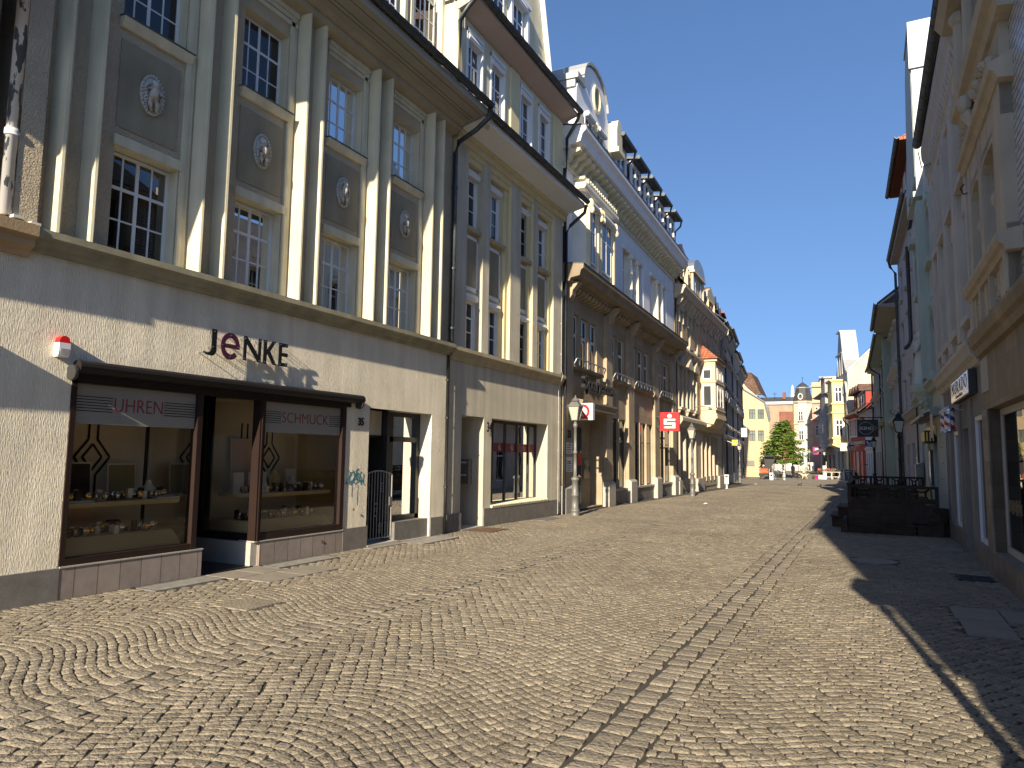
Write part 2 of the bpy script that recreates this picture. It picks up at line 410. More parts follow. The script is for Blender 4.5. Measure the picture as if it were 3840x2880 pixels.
# ---------------------------------------------------------------- building kit: u along the wall, w out of it, v up
class Bld:
    def __init__(s, name, label, cat, p0, ang, side, group=None):
        s.z = zg(p0[1]); s.sgn = -1 if side == 'L' else 1
        s.o = thing(name, label, cat, (p0[0], p0[1], s.z), radians(90 + ang), group)
        s.p0 = p0; s.ang = radians(ang); s.side = side
    def put(s, name, mb, mats, parent=None, smooth=False, label=None):
        o = mb.build(name, mats, parent or s.o, s.sgn, smooth)
        if parent is None: o.location = (0, 0, -s.z)
        if label: o['label'] = label
        return o
    def puts(s, name, mb, mats, parent=None):
        """one part for every separate piece of the mesh"""
        par = list(range(len(mb.v)))
        def find(i):
            while par[i] != i: par[i] = par[par[i]]; i = par[i]
            return i
        for f in mb.f:
            for k in f[1:]: par[find(k)] = find(f[0])
        groups = {}
        for f, m in zip(mb.f, mb.m): groups.setdefault(find(f[0]), []).append((f, m))
        for g in groups.values():
            b = MB(); ix = {}
            for f, m in g:
                for k in f:
                    if k not in ix: ix[k] = len(b.v); b.v.append(mb.v[k])
                b.f.append([ix[k] for k in f]); b.m.append(m)
            s.put(name, b, mats, parent)
    def own(s, name, mb, mats, label, cat, group=None, smooth=False):
        """a separate top-level thing hanging on this building, built in the building's coordinates"""
        cu = sum(p[0] for p in mb.v) / len(mb.v); cw = sum(p[1] for p in mb.v) / len(mb.v); cv = min(p[2] for p in mb.v)
        mb.v = [(p[0] - cu, p[1] - cw, p[2] - cv) for p in mb.v]
        o = mb.build(name, mats, None, s.sgn, smooth)
        o.location = s.pt(cu, cw, cv); o.rotation_euler = (0, 0, pi / 2 + s.ang)
        return tag(o, label, cat, group)
    def empty(s, name, u, w, v, label, cat, group=None):
        return thing(name, label, cat, s.pt(u, w, v), pi / 2 + s.ang, group)
    def pt(s, u, w, v):
        yl = w * s.sgn; a = pi / 2 + s.ang
        return (s.p0[0] + u * cos(a) - yl * sin(a), s.p0[1] + u * sin(a) + yl * cos(a), v)
    def wall(s, name, mat, u0, u1, v0, v1, ops=(), w=0., depth=.22, back=7., parent=None, extra=None, reveal=None):
        """front sheet with openings, their reveals, and the flanks, back and top of the building's body"""
        b = MB()
        us = sorted({u0, u1, *[o[0] for o in ops], *[o[1] for o in ops]}); vs = sorted({v0, v1, *[o[2] for o in ops], *[o[3] for o in ops]})
        for i in range(len(us) - 1):
            for j in range(len(vs) - 1):
                cu, cv = (us[i] + us[i + 1]) / 2, (vs[j] + vs[j + 1]) / 2
                if any(o[0] < cu < o[1] and o[2] < cv < o[3] for o in ops): continue
                b.quad((us[i], w, vs[j]), (us[i + 1], w, vs[j]), (us[i + 1], w, vs[j + 1]), (us[i], w, vs[j + 1]))
        rm = 1 if reveal else 0
        for o in ops:
            a, c, d, e = o[:4]; dd = o[4] if len(o) > 4 else depth
            b.quad((a, w, d), (a, w - dd, d), (a, w - dd, e), (a, w, e), rm); b.quad((c, w, d), (c, w - dd, d), (c, w - dd, e), (c, w, e), rm)
            b.quad((a, w, e), (c, w, e), (c, w - dd, e), (a, w - dd, e), rm); b.quad((a, w, d), (c, w, d), (c, w - dd, d), (a, w - dd, d), rm)
        if back:
            b.quad((u0, w, v0), (u0, w - back, v0), (u0, w - back, v1), (u0, w, v1)); b.quad((u1, w, v0), (u1, w - back, v0), (u1, w - back, v1), (u1, w, v1))
            b.quad((u0, w - back, v0), (u1, w - back, v0), (u1, w - back, v1), (u0, w - back, v1)); b.quad((u0, w, v1), (u1, w, v1), (u1, w - back, v1), (u0, w - back, v1))
        if extra: extra(b)
        return s.put(name, b, [mat, reveal] if reveal else mat, parent)
    def window(s, u0, u1, v0, v1, w=-.16, nx=2, rows=(1.0,), t=.05, bar=.03, mull=None, fmat='white_frame', pmat='pane_dark', parent=None, curtain=None, name='window', dep=.032, box=False):
        """frame with glazing bars (rows = heights of the bars as fractions), its pane a child"""
        b = MB()
        b.box(u0, u0 + t, w, w + dep, v0, v1); b.box(u1 - t, u1, w, w + dep, v0, v1)
        b.box(u0 + t, u1 - t, w, w + dep, v0, v0 + t); b.box(u0 + t, u1 - t, w, w + dep, v1 - t, v1)
        iu0, iu1, iv0, iv1 = u0 + t, u1 - t, v0 + t, v1 - t
        for k in range(1, nx):
            c = iu0 + (iu1 - iu0) * k / nx; h = (mull if (mull and k * 2 == nx) else bar) / 2
            b.box(c - h, c + h, w + .004, w + dep - .004, iv0, iv1)
        for r in rows:
            if not 0 < abs(r) < 1: continue
            c = iv0 + (iv1 - iv0) * abs(r); h = (bar if r > 0 else bar * 2) / 2
            b.box(iu0, iu1, w + .007, w + dep - .006, c - h, c + h)
        if box:                                               # roller shutter case over the window
            b.prism([(w, v1 - .01), (w + .16, v1 - .01), (w + .19, v1 + .06), (w + .16, v1 + .14), (w, v1 + .14)], u0, u1, lambda p, q: (q, p[0], p[1]))
        o = s.put(name, b, fmat, parent)
        p = MB().box(iu0 - .01, iu1 + .01, w + .012, w + .018, iv0 - .01, iv1 + .01)
        if pmat == 'pane_far': pmat = rnd.choice(['pane_far', 'pane_far', 'pane_dark', 'pane_dark', 'pane_mid'])
        s.put('pane', p, pmat, o)
        if curtain:
            cb = MB(); n = 36; pts = []
            for side in (0, 1):
                a, c = (iu0, iu0 + (iu1 - iu0) * .42) if side == 0 else (iu1 - (iu1 - iu0) * .42, iu1)
                pts = [(a + (c - a) * i / n, w - .2 + .03 * sin(i * 1.9 + side)) for i in range(n + 1)]
                for (x0, y0), (x1, y1) in zip(pts, pts[1:]): cb.quad((x0, y0, iv0), (x1, y1, iv0), (x1, y1, iv1), (x0, y0, iv1))
            s.put('curtain', cb, curtain, o)
            rb = MB(); d = .5
            rb.quad((u0, w - d, v0), (u1, w - d, v0), (u1, w - d, v1), (u0, w - d, v1))
            for q in (u0, u1): rb.quad((q, w, v0), (q, w - d, v0), (q, w - d, v1), (q, w, v1))
            for q in (v0, v1): rb.quad((u0, w, q), (u1, w, q), (u1, w - d, q), (u0, w - d, q))
            s.put('room', rb, 'dark_room', o)
        return o
    def gutter(s, u0, u1, w, v, r=.075, mat='gutter_dark', parent=None, name='gutter'):
        b = MB(); n = 8
        prof = [(w + r * cos(pi + pi * k / n), v + r * sin(pi + pi * k / n)) for k in range(n + 1)]
        prof += [(w + (r - .012) * cos(pi + pi * k / n), v + .012 + (r - .012) * sin(pi + pi * k / n)) for k in range(n, -1, -1)]
        b.along(prof, u0, u1)
        k = u0 + .3
        while k < u1:
            p2 = [(w + (r + .008) * cos(pi + pi * i / n), v + (r + .008) * sin(pi + pi * i / n)) for i in range(n + 1)]
            b.along(p2, k, k + .02); k += .55
        b.tube([(u0, w + r, v), (u1, w + r, v)], .012, 6)
        return s.put(name, b, mat, parent)
    def cornice(s, u0, u1, prof, mat, name='cornice', parent=None, dent=None):
        b = MB().along(prof, u0, u1)
        if dent:
            sp, wd, w0, w1, v0, v1 = dent; k = u0 + sp / 2
            while k < u1 - wd:
                b.along([(w0, v1), (w1, v1), (w1, v1 - (v1 - v0) * .35), (w0 + (w1 - w0) * .45, v0), (w0, v0)], k, k + wd); k += sp
        return s.put(name, b, mat, parent)
def sill(b, u0, u1, v, w=.06, t=.07, back=-.2):
    b.along([(back, v - t), (w - .02, v - t), (w, v - t * .4), (w, v), (back, v + .015)], u0, u1)

def roof(B, u0, u1, w0, v0, w1, v1, mat, name='roof', t=.06, parent=None):
    b = MB().along([(w0, v0), (w0, v0 + t), (w1, v1 + t), (w1, v1)], u0, u1)
    return B.put(name, b, mat, parent)
# ================================================================ street
def ground():
    ys = [-30] + [x * 2.0 for x in range(-10, 110)] + [230, 300, 600, 1500]
    xs = [-900, -200, -60, -30] + [-15 + k for k in range(0, 31)] + [30, 60, 200, 900]
    b = MB(); n = len(xs)
    b.v = [(x, y, zg(y) - .010) for y in ys for x in xs]
    for j in range(len(ys) - 1):
        for i in range(n - 1): b.f.append([j * n + i, j * n + i + 1, (j + 1) * n + i + 1, (j + 1) * n + i]); b.m.append(0)
    m = bpy.data.materials.new('street_bed'); m.use_nodes = True; MATS['street_bed'] = m
    nn = m.node_tree.nodes; L = m.node_tree.links; bs = nn["Principled BSDF"]; bs.inputs["Roughness"].default_value = .95
    tc = nn.new("ShaderNodeTexCoord"); sx = nn.new("ShaderNodeSeparateXYZ"); L.new(tc.outputs["Object"], sx.inputs[0])
    # far away the setts are laid by a brick pattern, near by they are real stones on a dark bed
    bt = nn.new("ShaderNodeTexBrick"); bt.inputs["Scale"].default_value = 1; bt.inputs["Brick Width"].default_value = .13; bt.inputs["Row Height"].default_value = .11
    bt.inputs["Mortar Size"].default_value = .010; bt.inputs["Color1"].default_value = (.23, .20, .153, 1); bt.inputs["Color2"].default_value = (.27, .237, .185, 1)
    bt.inputs["Mortar"].default_value = (.17, .15, .12, 1)
    L.new(tc.outputs["Object"], bt.inputs["Vector"])
    mr = nn.new("ShaderNodeMapRange"); mr.inputs[1].default_value = 56; mr.inputs[2].default_value = 60; L.new(sx.outputs[1], mr.inputs[0])
    mx = nn.new("ShaderNodeMix"); mx.data_type = 'RGBA'; mx.inputs[6].default_value = (.05, .044, .035, 1)
    L.new(mr.outputs[0], mx.inputs[0]); L.new(bt.outputs["Color"], mx.inputs[7])
    ns = nn.new("ShaderNodeTexNoise"); ns.inputs["Scale"].default_value = .5; ns.inputs["Detail"].default_value = 6
    r2 = nn.new("ShaderNodeMapRange"); r2.inputs[1].default_value = .3; r2.inputs[2].default_value = .7; r2.inputs[3].default_value = .82; r2.inputs[4].default_value = 1.12
    L.new(tc.outputs["Object"], ns.inputs[0]); L.new(ns.outputs[0], r2.inputs[0])
    v = nn.new("ShaderNodeMix"); v.data_type = 'RGBA'; v.blend_type = 'MULTIPLY'; v.inputs[0].default_value = 1
    L.new(mx.outputs[2], v.inputs[6]); L.new(r2.outputs[0], v.inputs[7]); L.new(v.outputs[2], bs.inputs["Base Color"])
    o = b.build('ground', 'street_bed'); o['kind'] = 'structure'

def cobbles():
    g = np.random.default_rng(3)
    st = []      # x, y, angle, length(x), width(y), big
    def strip(x0, x1, per, xc, y0, y1, s=.090, wd=.102, flat=False):
        A = .11 * per
        xf = np.linspace(x0, x1, 800); arc = np.concatenate([[0], np.cumsum(np.hypot(np.diff(xf), np.diff(A * np.cos(2 * pi * (xf - xc) / per))))])
        nc = int(round(arc[-1] / wd)); w = arc[-1] / nc
        for k in range(int((y0 - 1) / s), int((y1 + 1) / s)):
            off = .5 * (k % 2)
            for j in range(nc + (k % 2)):
                l = (j - off) * w; jit_ = g.normal() * .006
                a, b = np.interp([l + jit_, l + w + jit_], arc, xf)
                if b - a < .03: continue
                xm = (a + b) / 2
                ph = 2 * pi * (xm - xc) / per
                y = k * s + A * cos(ph) + g.normal() * .004
                sl = -A * 2 * pi / per * sin(ph)
                if not (y0 <= y <= y1): continue
                th = math.atan(sl) + g.normal() * .03
                st.append((xm, y, th, (b - a) / cos(th) * .955, s * cos(th) * .935 * (1 + g.normal() * .03), 0))
    Y0, Y1 = 1.6, 58.
    strip(-7.98, -4.98, 3.0, -6.42, Y0, Y1)
    strip(-4.44, -1.71, 2.73, -3.08, Y0, Y1)
    strip(-1.17, 1.62, 2.79, .22, Y0, Y1)
    def rows(x, wd, ln):
        y = Y0
        while y < Y1:
            l = ln * (1 + g.normal() * .13)
            st.append((x + g.normal() * .008, y + l / 2, g.normal() * .03, wd * (.955 + g.normal() * .02), l * .94, 1)); y += l
    for x in (-4.89, -4.71): rows(x, .17, .15)
    rows(-4.53, .16, .14)
    rows(-1.62, .165, .14)
    rows(-1.43, .165, .15); rows(-1.255, .15, .14)
    a = np.array(st); n = len(a)
    x, y, th, lx, ly, big = a.T
    # leave out what lies under slabs, gratings and covers
    keep = np.ones(n, bool)
    for (xa, xb, ya, yb) in HOLES: keep &= ~((x > xa - .03) & (x < xb + .03) & (y > ya - .03) & (y < yb + .03))
    a = a[keep]; n = len(a); x, y, th, lx, ly, big = a.T
    zgv = np.array([zg(t) for t in y]) + g.normal(size=n) * .0016
    cx = np.array([-1, 1, 1, -1]); cy = np.array([-1, -1, 1, 1])
    rings = [(-.012, 1.0, 0.0), (-.003, 1.0, 0.0), (.002, 1.0, .009)]
    tiltx, tilty = g.normal(size=n) * .014, g.normal(size=n) * .014
    V = np.zeros((n, 12, 3)); jit = g.normal(size=(n, 4, 2)) * .0045
    for r, (h, _, ins) in enumerate(rings):
        for k in range(4):
            ex = cx[k] * (lx / 2 - ins) + jit[:, k, 0]; ey = cy[k] * (ly / 2 - ins) + jit[:, k, 1]
            V[:, r * 4 + k, 0] = x + ex * np.cos(th) - ey * np.sin(th)
            V[:, r * 4 + k, 1] = y + ex * np.sin(th) + ey * np.cos(th)
            V[:, r * 4 + k, 2] = zgv + h + (tiltx * ex + tilty * ey if r else 0)
    F = [(4 * r + k, 4 * r + (k + 1) % 4, 4 * r + 4 + (k + 1) % 4, 4 * r + 4 + k) for r in range(2) for k in range(4)] + [(8, 9, 10, 11)]
    F = np.array(F); nf = len(F)
    faces = (F[None] + (np.arange(n) * 12)[:, None, None]).reshape(-1)
    me = bpy.data.meshes.new('cobblestones')
    me.vertices.add(n * 12); me.vertices.foreach_set("co", V.reshape(-1))
    me.loops.add(n * nf * 4); me.loops.foreach_set("vertex_index", faces.astype(np.int32))
    me.polygons.add(n * nf); me.polygons.foreach_set("loop_start", np.arange(0, n * nf * 4, 4, dtype=np.int32))
    me.polygons.foreach_set("loop_total", np.full(n * nf, 4, np.int32))
    me.materials.append(MATS['cobble']); me.materials.append(MATS['cobble_large'])
    me.polygons.foreach_set("material_index", np.repeat(big.astype(np.int32), nf))
    me.update(calc_edges=True)
    o = bpy.data.objects.new('street', me); C.objects.link(o); o['kind'] = 'structure'

HOLES = []
def flat_thing(name, x0, x1, y0, y1, mat, label, cat, group=None, kind='slab', t=.012):
    """slab, grating or cover let into the paving"""
    HOLES.append((x0, x1, y0, y1)); z = zg(y0)
    b = MB(); mats = [mat]
    if kind == 'grate':
        mats = [mat, 'asphalt_joint']
        b.box(x0, x1, y0, y1, -.016, -.012, 1)
        f = .03
        b.box(x0, x0 + f, y0, y1, -.012, t); b.box(x1 - f, x1, y0, y1, -.012, t); b.box(x0, x1, y0, y0 + f, -.012, t - .001); b.box(x0, x1, y1 - f, y1, -.012, t - .001)
        k = y0 + f
        while k < y1 - f: b.box(x0 + f, x1 - f, k + .008, k + .022, -.008, t - .002); k += .034
        b.box((x0 + x1) / 2 - .012, (x0 + x1) / 2 + .012, y0 + f, y1 - f, -.008, t - .004)
    elif kind == 'disc':
        r = (x1 - x0) / 2; b.lathe((x0 + x1) / 2, (y0 + y1) / 2, [(r, -.014), (r, .002), (r - .012, .006), (r * .86, .006), (r * .84, .002), (.01, .003)], 20)
    else: b.box(x0, x1, y0, y1, -.016, t - .006)
    cx, cy = (x0 + x1) / 2, (y0 + y1) / 2
    b.v = [(p[0] - cx, p[1] - cy, p[2]) for p in b.v]
    return tag(b.build(name, mats, None, 1, False, (cx, cy, z)), label, cat, group)

# ================================================================ house with the jeweller's shop
def jeweller():
    B = Bld('jewellery_shop_building', 'cream plaster house with ribbed upper floors over a brown framed jeweller shopfront', 'building', (-8.0, 4.2), 0, 'L')
    per, f0_, bays = 1.835, .24, 4
    # --- ground floor
    ops = [(.67, 5.37, .0, 2.56, .3), (6.02, 8.05, .0, 2.46, .42)]
    B.wall('ground_floor_wall', 'combed_plaster', -.34, 8.62, 0., 3.82, ops, back=8.)
    g = MB()
    g.box(-.34, .67, 0, .035, -.03, .35); g.box(5.37, 6.02, 0, .035, -.03, .37)
    g.box(8.05, 8.50, 0, .035, -.03, .37)
    B.puts('granite_base', g, 'dark_granite')
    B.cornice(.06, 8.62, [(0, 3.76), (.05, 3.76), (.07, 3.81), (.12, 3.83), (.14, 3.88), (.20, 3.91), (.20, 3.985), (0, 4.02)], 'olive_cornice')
    # --- upper floors
    lo = [(.98 + per * k, 1.86 + per * k, 4.02, 5.31, .26) for k in range(bays)]
    up = [(.98 + per * k, 1.86 + per * k, 6.93, 8.20, .26) for k in range(bays)]
    B.wall('upper_floor_wall', 'cream_rough', -.12, 8.62, 3.99, 9.1, lo + up, w=-.02, back=7.5, reveal='cream_smooth')
    for k in range(bays):
        c = per * k
        st = MB()                                                        # stepped plaster frame round each bay
        for i, (e, w) in enumerate(((.06, .012), (.03, .004))):
            st.box(1.86 + c + .02 + .07 * i, 1.86 + c + .09 + .07 * i, -.018, w - .012 * i, 4.02, 8.52)
        st.box(.92 + c, 2.02 + c, -.018, .0, 8.50, 8.58); st.box(.92 + c, 2.02 + c, -.018, .03, 8.58, 8.66); st.box(.92 + c, 2.02 + c, -.018, .012, 8.40, 8.47)
        st.box(.95 + c, 1.90 + c, -.018, .02, 5.31, 5.44)
        B.put('bay_frame', st, 'cream_smooth')
        pn = MB().box(.97 + c, 1.80 + c, -.018, -.006, 5.55, 6.66)
        B.puts('panel', pn, 'grey_panel')
        sl = MB(); sl.along([(-.2, 6.80), (.02, 6.80), (.05, 6.86), (.07, 6.91), (.07, 6.925), (-.2, 6.945)], .94 + c, 1.94 + c)
        so = B.put('window_sill', sl, 'cream_smooth')
        B.put('sill_flashing', MB().along([(-.2, 6.946), (.085, 6.928), (.085, 6.940), (-.2, 6.958)], .93 + c, 1.95 + c), 'lead_cap', so)
        B.window(.98 + c, 1.86 + c, 6.95, 8.19, w=-.22, nx=4, rows=(.33, -.665), t=.04, bar=.02, mull=.045, curtain='curtain' if k > 1 else None, pmat=GLW if k > 1 else 'pane_dark')
        B.window(.98 + c, 1.86 + c, 4.03, 5.30, w=-.22, nx=4, rows=(.33, -.665), t=.04, bar=.02, mull=.045, curtain='curtain', pmat=GLW)
        # oval medallion with a small standing figure carrying a garland
        md = MB(); mu, mv = 1.40 + c, 6.12
        n = 28
        ring = [(mu + .165 * cos(2 * pi * i / n), mv + .26 * sin(2 * pi * i / n)) for i in range(n)]
        md.plate(ring, -.006, .02)
        for i in range(n):
            a = 2 * pi * i / n; md.ball((mu + .155 * cos(a), .022, mv + .248 * sin(a)), .018, .018, .022, 6, 4)
        s = (-1) ** k
        md.ball((mu + .02 * s, .05, mv + .135), .042, .042, .052, 10, 6); md.ball((mu + .02 * s, .04, mv + .165), .05, .04, .035, 8, 5)
        md.tube([(mu + .01 * s, .04, mv + .09), (mu, .05, mv + .03), (mu - .01 * s, .045, mv - .05)], [.045, .055, .06], 8)
        md.tube([(mu - .03, .045, mv - .05), (mu - .05, .055, mv - .13), (mu - .035, .04, mv - .215)], [.04, .032, .022], 8)
        md.tube([(mu + .02, .045, mv - .05), (mu + .05, .06, mv - .12), (mu + .045, .04, mv - .215)], [.04, .032, .022], 8)
        md.tube([(mu + .04 * s, .05, mv + .08), (mu + .10 * s, .055, mv + .03), (mu + .07 * s, .06, mv - .03)], [.024, .02, .016], 6)
        md.tube([(mu - .03 * s, .05, mv + .08), (mu - .09 * s, .05, mv + .05), (mu - .06 * s, .05, mv + .12)], [.024, .02, .016], 6)
        for j in range(14):
            md.ball((mu - .09 * s + rnd.uniform(-.025, .025), .035, mv - .12 + j * .018), .017, .017, .017, 6, 4)
        for j in range(7):
            md.ball((mu + .1 * s + rnd.uniform(-.02, .02), .035, mv - .11 + j * .018), .015, .015, .015, 6, 4)
        B.put('medallion', md, 'relief_white', smooth=True)
    for k in range(bays + 1):
        for d in (0, .375):
            u = f0_ + per * k + d - .02
            if u > 8.3: continue
            f = MB().upright([(u, -.018), (u + .045, .185), (u + .075, .19), (u + .215, -.018)], 3.99, 8.70)
            B.put('rib', f, 'cream_smooth')
    # --- eaves: soffit, boards, gutter, roof with a dormer
    e = MB()
    e.along([(-.02, 8.66), (.21, 8.70), (.21, 8.80), (-.02, 8.80)], -.12, 8.62)
    e.along([(.0, 8.79), (.27, 8.82), (.30, 8.9), (.0, 8.9)], -.12, 8.62)
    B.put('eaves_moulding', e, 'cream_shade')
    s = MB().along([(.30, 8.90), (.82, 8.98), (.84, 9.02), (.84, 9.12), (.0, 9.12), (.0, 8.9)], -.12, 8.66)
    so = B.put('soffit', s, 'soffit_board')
    j = MB()
    for w in (.42, .50, .70): j.box(-.1, 8.6, w, w + .008, 8.90 + (w - .3) * .154 - .003, 8.90 + (w - .3) * .154 + .01)
    B.put('board_joint', j, 'iron', so)
    B.gutter(-.12, 8.72, .90, 9.20, r=.085)
    roof(B, -.12, 8.62, .86, 9.14, -3.2, 13.4, 'tile_brown')
    d = MB(); d.box(1.2, 8.55, -3.2, -.55, 9.3, 13.2)
    dorm = B.put('dormer_wall', d, 'cream_smooth')
    for k in range(5):
        u = 2.0 + 1.42 * k
        B.window(u, u + .8, 10.35, 11.75, w=-.50, nx=4, rows=(.33, .66), t=.05, bar=.03, mull=.06, parent=None, name='dormer_window')
        for q in (u - .28, u + .92):
            B.puts('dormer_rib', MB().upright([(q, -.55), (q + .05, -.38), (q + .15, -.38), (q + .2, -.55)], 9.4, 12.4), 'cream_smooth')
    # --- shopfront
    fr = MB()
    D = -.10
    fr.box(.67, .73, D, .02, .35, 2.46); fr.box(.67, 5.37, D, .02, 2.40, 2.5); fr.box(.73, 2.36, D, .02, .35, .44)
    fr.box(2.36, 2.44, D, .025, .35, 2.40); fr.box(3.44, 3.54, D - .02, .03, .35, 2.40); fr.box(3.54, 5.28, D, .02, .36, .46)
    fr.box(5.28, 5.37, D, .02, .36, 2.40)
    fr.box(3.47, 3.49, .03, .045, .36, 2.4)
    # returns into the entrance recess
    fr.box(2.38, 2.44, -1.02, -1.17, .35, 2.4); fr.box(2.39, 2.43, -1.17, D, .35, .44)
    fr.box(3.46, 3.52, -1.20, -1.12, .35, 2.4); fr.box(3.47, 3.51, -1.12, D, .35, .46)
    B.put('shopfront_frame', fr, 'shop_brown')
    pl = MB(); pl.box(.67, 2.54, -.28, .03, -.03, .345); pl.box(3.54, 5.37, -.28, .03, -.03, .345)
    B.puts('tiled_plinth', pl, 'plinth_tile')
    c = MB(); c.box(2.40, 2.542, -1.2, -.28, -.03, .343); c.box(3.42, 3.54, -1.2, -.02, -.03, .343)
    B.puts('plinth_return', c, 'light_granite')
    B.puts('plinth_coping', MB().box(.67, 2.55, -.28, .04, .345, .362).box(3.43, 5.37, -.28, .04, .345, .362), 'light_granite')
    gl = MB(); gl.box(.73, 2.36, -.05, -.042, .44, 2.40)
    B.put('display_window', gl, GLS)
    B.put('display_window', MB().box(3.54, 5.28, -.05, -.042, .46, 2.40), GLS)
    B.put('side_window', MB().box(2.40, 2.408, -1.17, D, .44, 2.4), GLS); B.put('side_window', MB().box(3.486, 3.494, -1.12, D, .46, 2.4), GLS)
    for (a, b_, t0, t1, wd, side) in ((.73, 2.36, 1.22, 1.87, 'UHREN', 0), (3.54, 5.28, 3.94, 4.98, 'SCHMUCK', 1)):
        bd = B.put('frosted_band', MB().box(a + .002, b_ - .002, -.0415, -.0395, 1.94, 2.398), 'band_grey')
        B.put('lettering', fit(text_mb(wd, 1, .002, -.012), t0, t1, 2.10, 2.26, -.037), 'letter_red', bd)
        ln = MB()
        for i in range(6):
            v = 2.085 + .033 * i
            ln.box(a + .01, t0 - .02, -.0392, -.038, v, v + .011); ln.box(t1 + .02, b_ - .01, -.0392, -.038, v, v + .011)
        B.puts('band_stripe', ln, 'letter_line', bd)
    dr = MB(); dr.box(2.44, 3.46, -1.30, -1.24, .02, 2.35); dr.box(2.44, 3.46, -1.30, -1.22, 2.35, 2.5)
    do = B.put('shop_door', dr, 'shop_black')
    B.put('door_glass', MB().box(2.58, 3.3, -1.235, -1.228, .4, 2.2), 'pane_dark', do)
    B.put('door_handle', MB().tube([(2.66, -1.19, .9), (2.66, -1.19, 1.3)], .014), 'brass', do)
    rc = MB(); rc.box(2.44, 3.46, -1.22, -.0, 2.5, 2.55); rc.box(2.44, 3.46, -1.3, .0, -.02, .012)
    B.puts('entrance_recess', rc, 'shop_black')
    # interior of the two display windows
    rm = MB()
    for (a, b_) in ((.70, 2.37), (3.53, 5.34)):
        rm.quad((a, -1.02, .3), (b_, -1.02, .3), (b_, -1.02, 2.5), (a, -1.02, 2.5)); rm.quad((a, -.06, 2.46), (b_, -.06, 2.46), (b_, -1.02, 2.46), (a, -1.02, 2.46))
        rm.quad((a, -.06, .36), (b_, -.06, .36), (b_, -1.02, .36), (a, -1.02, .36))
    rm.quad((.70, -.06, .3), (.70, -1.02, .3), (.70, -1.02, 2.5), (.70, -.06, 2.5))
    rm.quad((5.34, -.06, .3), (5.34, -1.02, .3), (5.34, -1.02, 2.5), (5.34, -.06, 2.5), 1)
    B.put('display_interior', rm, ['showroom_wall', 'showroom_yellow'])
    for uc in (1.62, 4.12, 4.66):
        d = MB()
        def band(pts):
            for p, q in zip(pts, pts[1:]):
                dx, dy = q[0] - p[0], q[1] - p[1]; l = hypot(dx, dy); nx_, ny_ = -dy / l * .016, dx / l * .016
                d.quad((p[0] + nx_, -1.012, p[1] + ny_), (q[0] + nx_, -1.012, q[1] + ny_), (q[0] - nx_, -1.012, q[1] - ny_), (p[0] - nx_, -1.012, p[1] - ny_))
        band([(uc - .06, 2.1), (uc - .06, 1.78), (uc - .24, 1.55), (uc - .06, 1.32), (uc - .06, .95)]); band([(uc + .06, 2.1), (uc + .06, 1.78), (uc + .24, 1.55), (uc + .06, 1.32), (uc + .06, .95)])
        band([(uc, 1.72), (uc - .13, 1.55), (uc, 1.38), (uc + .13, 1.55), (uc, 1.72)])
        B.puts('wall_ornament', d, 'pattern_black')
    sh = MB()
    for (a, b_) in ((.72, 2.30), (3.56, 5.24)):
        sh.along([(-.18, .97), (-.16, 1.0), (-.16, 1.03), (-.9, 1.03), (-.9, .97)], a, b_)
        sh.along([(-.10, .47), (-.28, .62), (-1.2, .62), (-1.2, .40), (-.1, .40)], a, b_)
    B.puts('display_shelf', sh, 'olive_cloth')
    # --- awning cassette
    aw = MB(); n = 12
    prof = [(.09 + .085 * cos(2 * pi * i / n), 2.575 + .075 * sin(2 * pi * i / n)) for i in range(n)]
    aw.along(prof, .66, 5.68); aw.box(.70, 5.45, .0, .05, 2.43, 2.53)
    A = B.own('awning_cassette', aw, 'awning_black', 'rolled up dark brown awning in its long cassette above the jeweller display windows', 'awning')
    for q in (-2.52, 2.49):
        ec = MB(); ec.lathe(0, 0, [(.09, -.02), (.093, 0), (.09, .02)], 14); ec.v = [(q + p[2], p[0], .07 + p[1]) for p in ec.v]
        o = ec.build('end_cap', 'anthracite', A, -1)
    # --- side entrance with photo shop door and narrow window
    nm = MB(); nm.box(6.93, 7.02, -.38, -.28, .02, 2.46); nm.box(7.02, 8.05, -.38, -.28, 2.37, 2.46); nm.box(7.93, 8.05, -.38, -.28, .36, 2.37); nm.box(7.02, 8.05, -.38, -.28, .36, .45)
    nm.box(7.02, 7.93, -.38, -.28, 1.88, 1.98); nm.box(7.02, 7.13, -.38, -.28, .45, 2.37)
    wf = B.put('narrow_window', nm, 'anthracite')
    B.put('pane', MB().box(7.1, 7.95, -.35, -.343, .44, 2.4), GLS, wf)
    rr = MB(); rr.box(7.0, 8.06, -1.8, -1.75, 0, 2.5); rr.box(8.05, 8.1, -1.8, -.4, 0, 2.5, 1); rr.box(6.93, 6.97, -1.8, -.4, 0, 2.5); rr.box(7., 8.1, -1.8, -.4, 2.46, 2.5); rr.box(7, 8.1, -1.8, -.4, 0, .05)
    B.put('window_niche', rr, ['dark_room', 'combed_plaster'], wf)
    B.put('window_base', MB().box(6.93, 8.05, -.38, -.04, -.03, .36), 'dark_granite', wf)
    al = MB(); al.quad((6.02, -.42, 2.46), (6.93, -.42, 2.46), (6.93, -.42, 1.95), (6.02, -.42, 1.95)); al.quad((6.02, -1.5, 0), (6.02, 0, 0), (6.02, 0, 2.46), (6.02, -1.5, 2.46))
    al.quad((6.02, -1.5, 2.46), (6.93, -1.5, 2.46), (6.93, 0, 2.46), (6.02, 0, 2.46))
    B.put('entrance_lintel', al, 'combed_plaster')
    dd = MB(); dd.box(6.02, 6.93, -1.15, -1.1, 0, 1.97); dd.box(6.02, 6.93, -1.15, -.4, 1.95, 1.99)
    po = B.put('photo_shop_door', dd, 'shop_black')
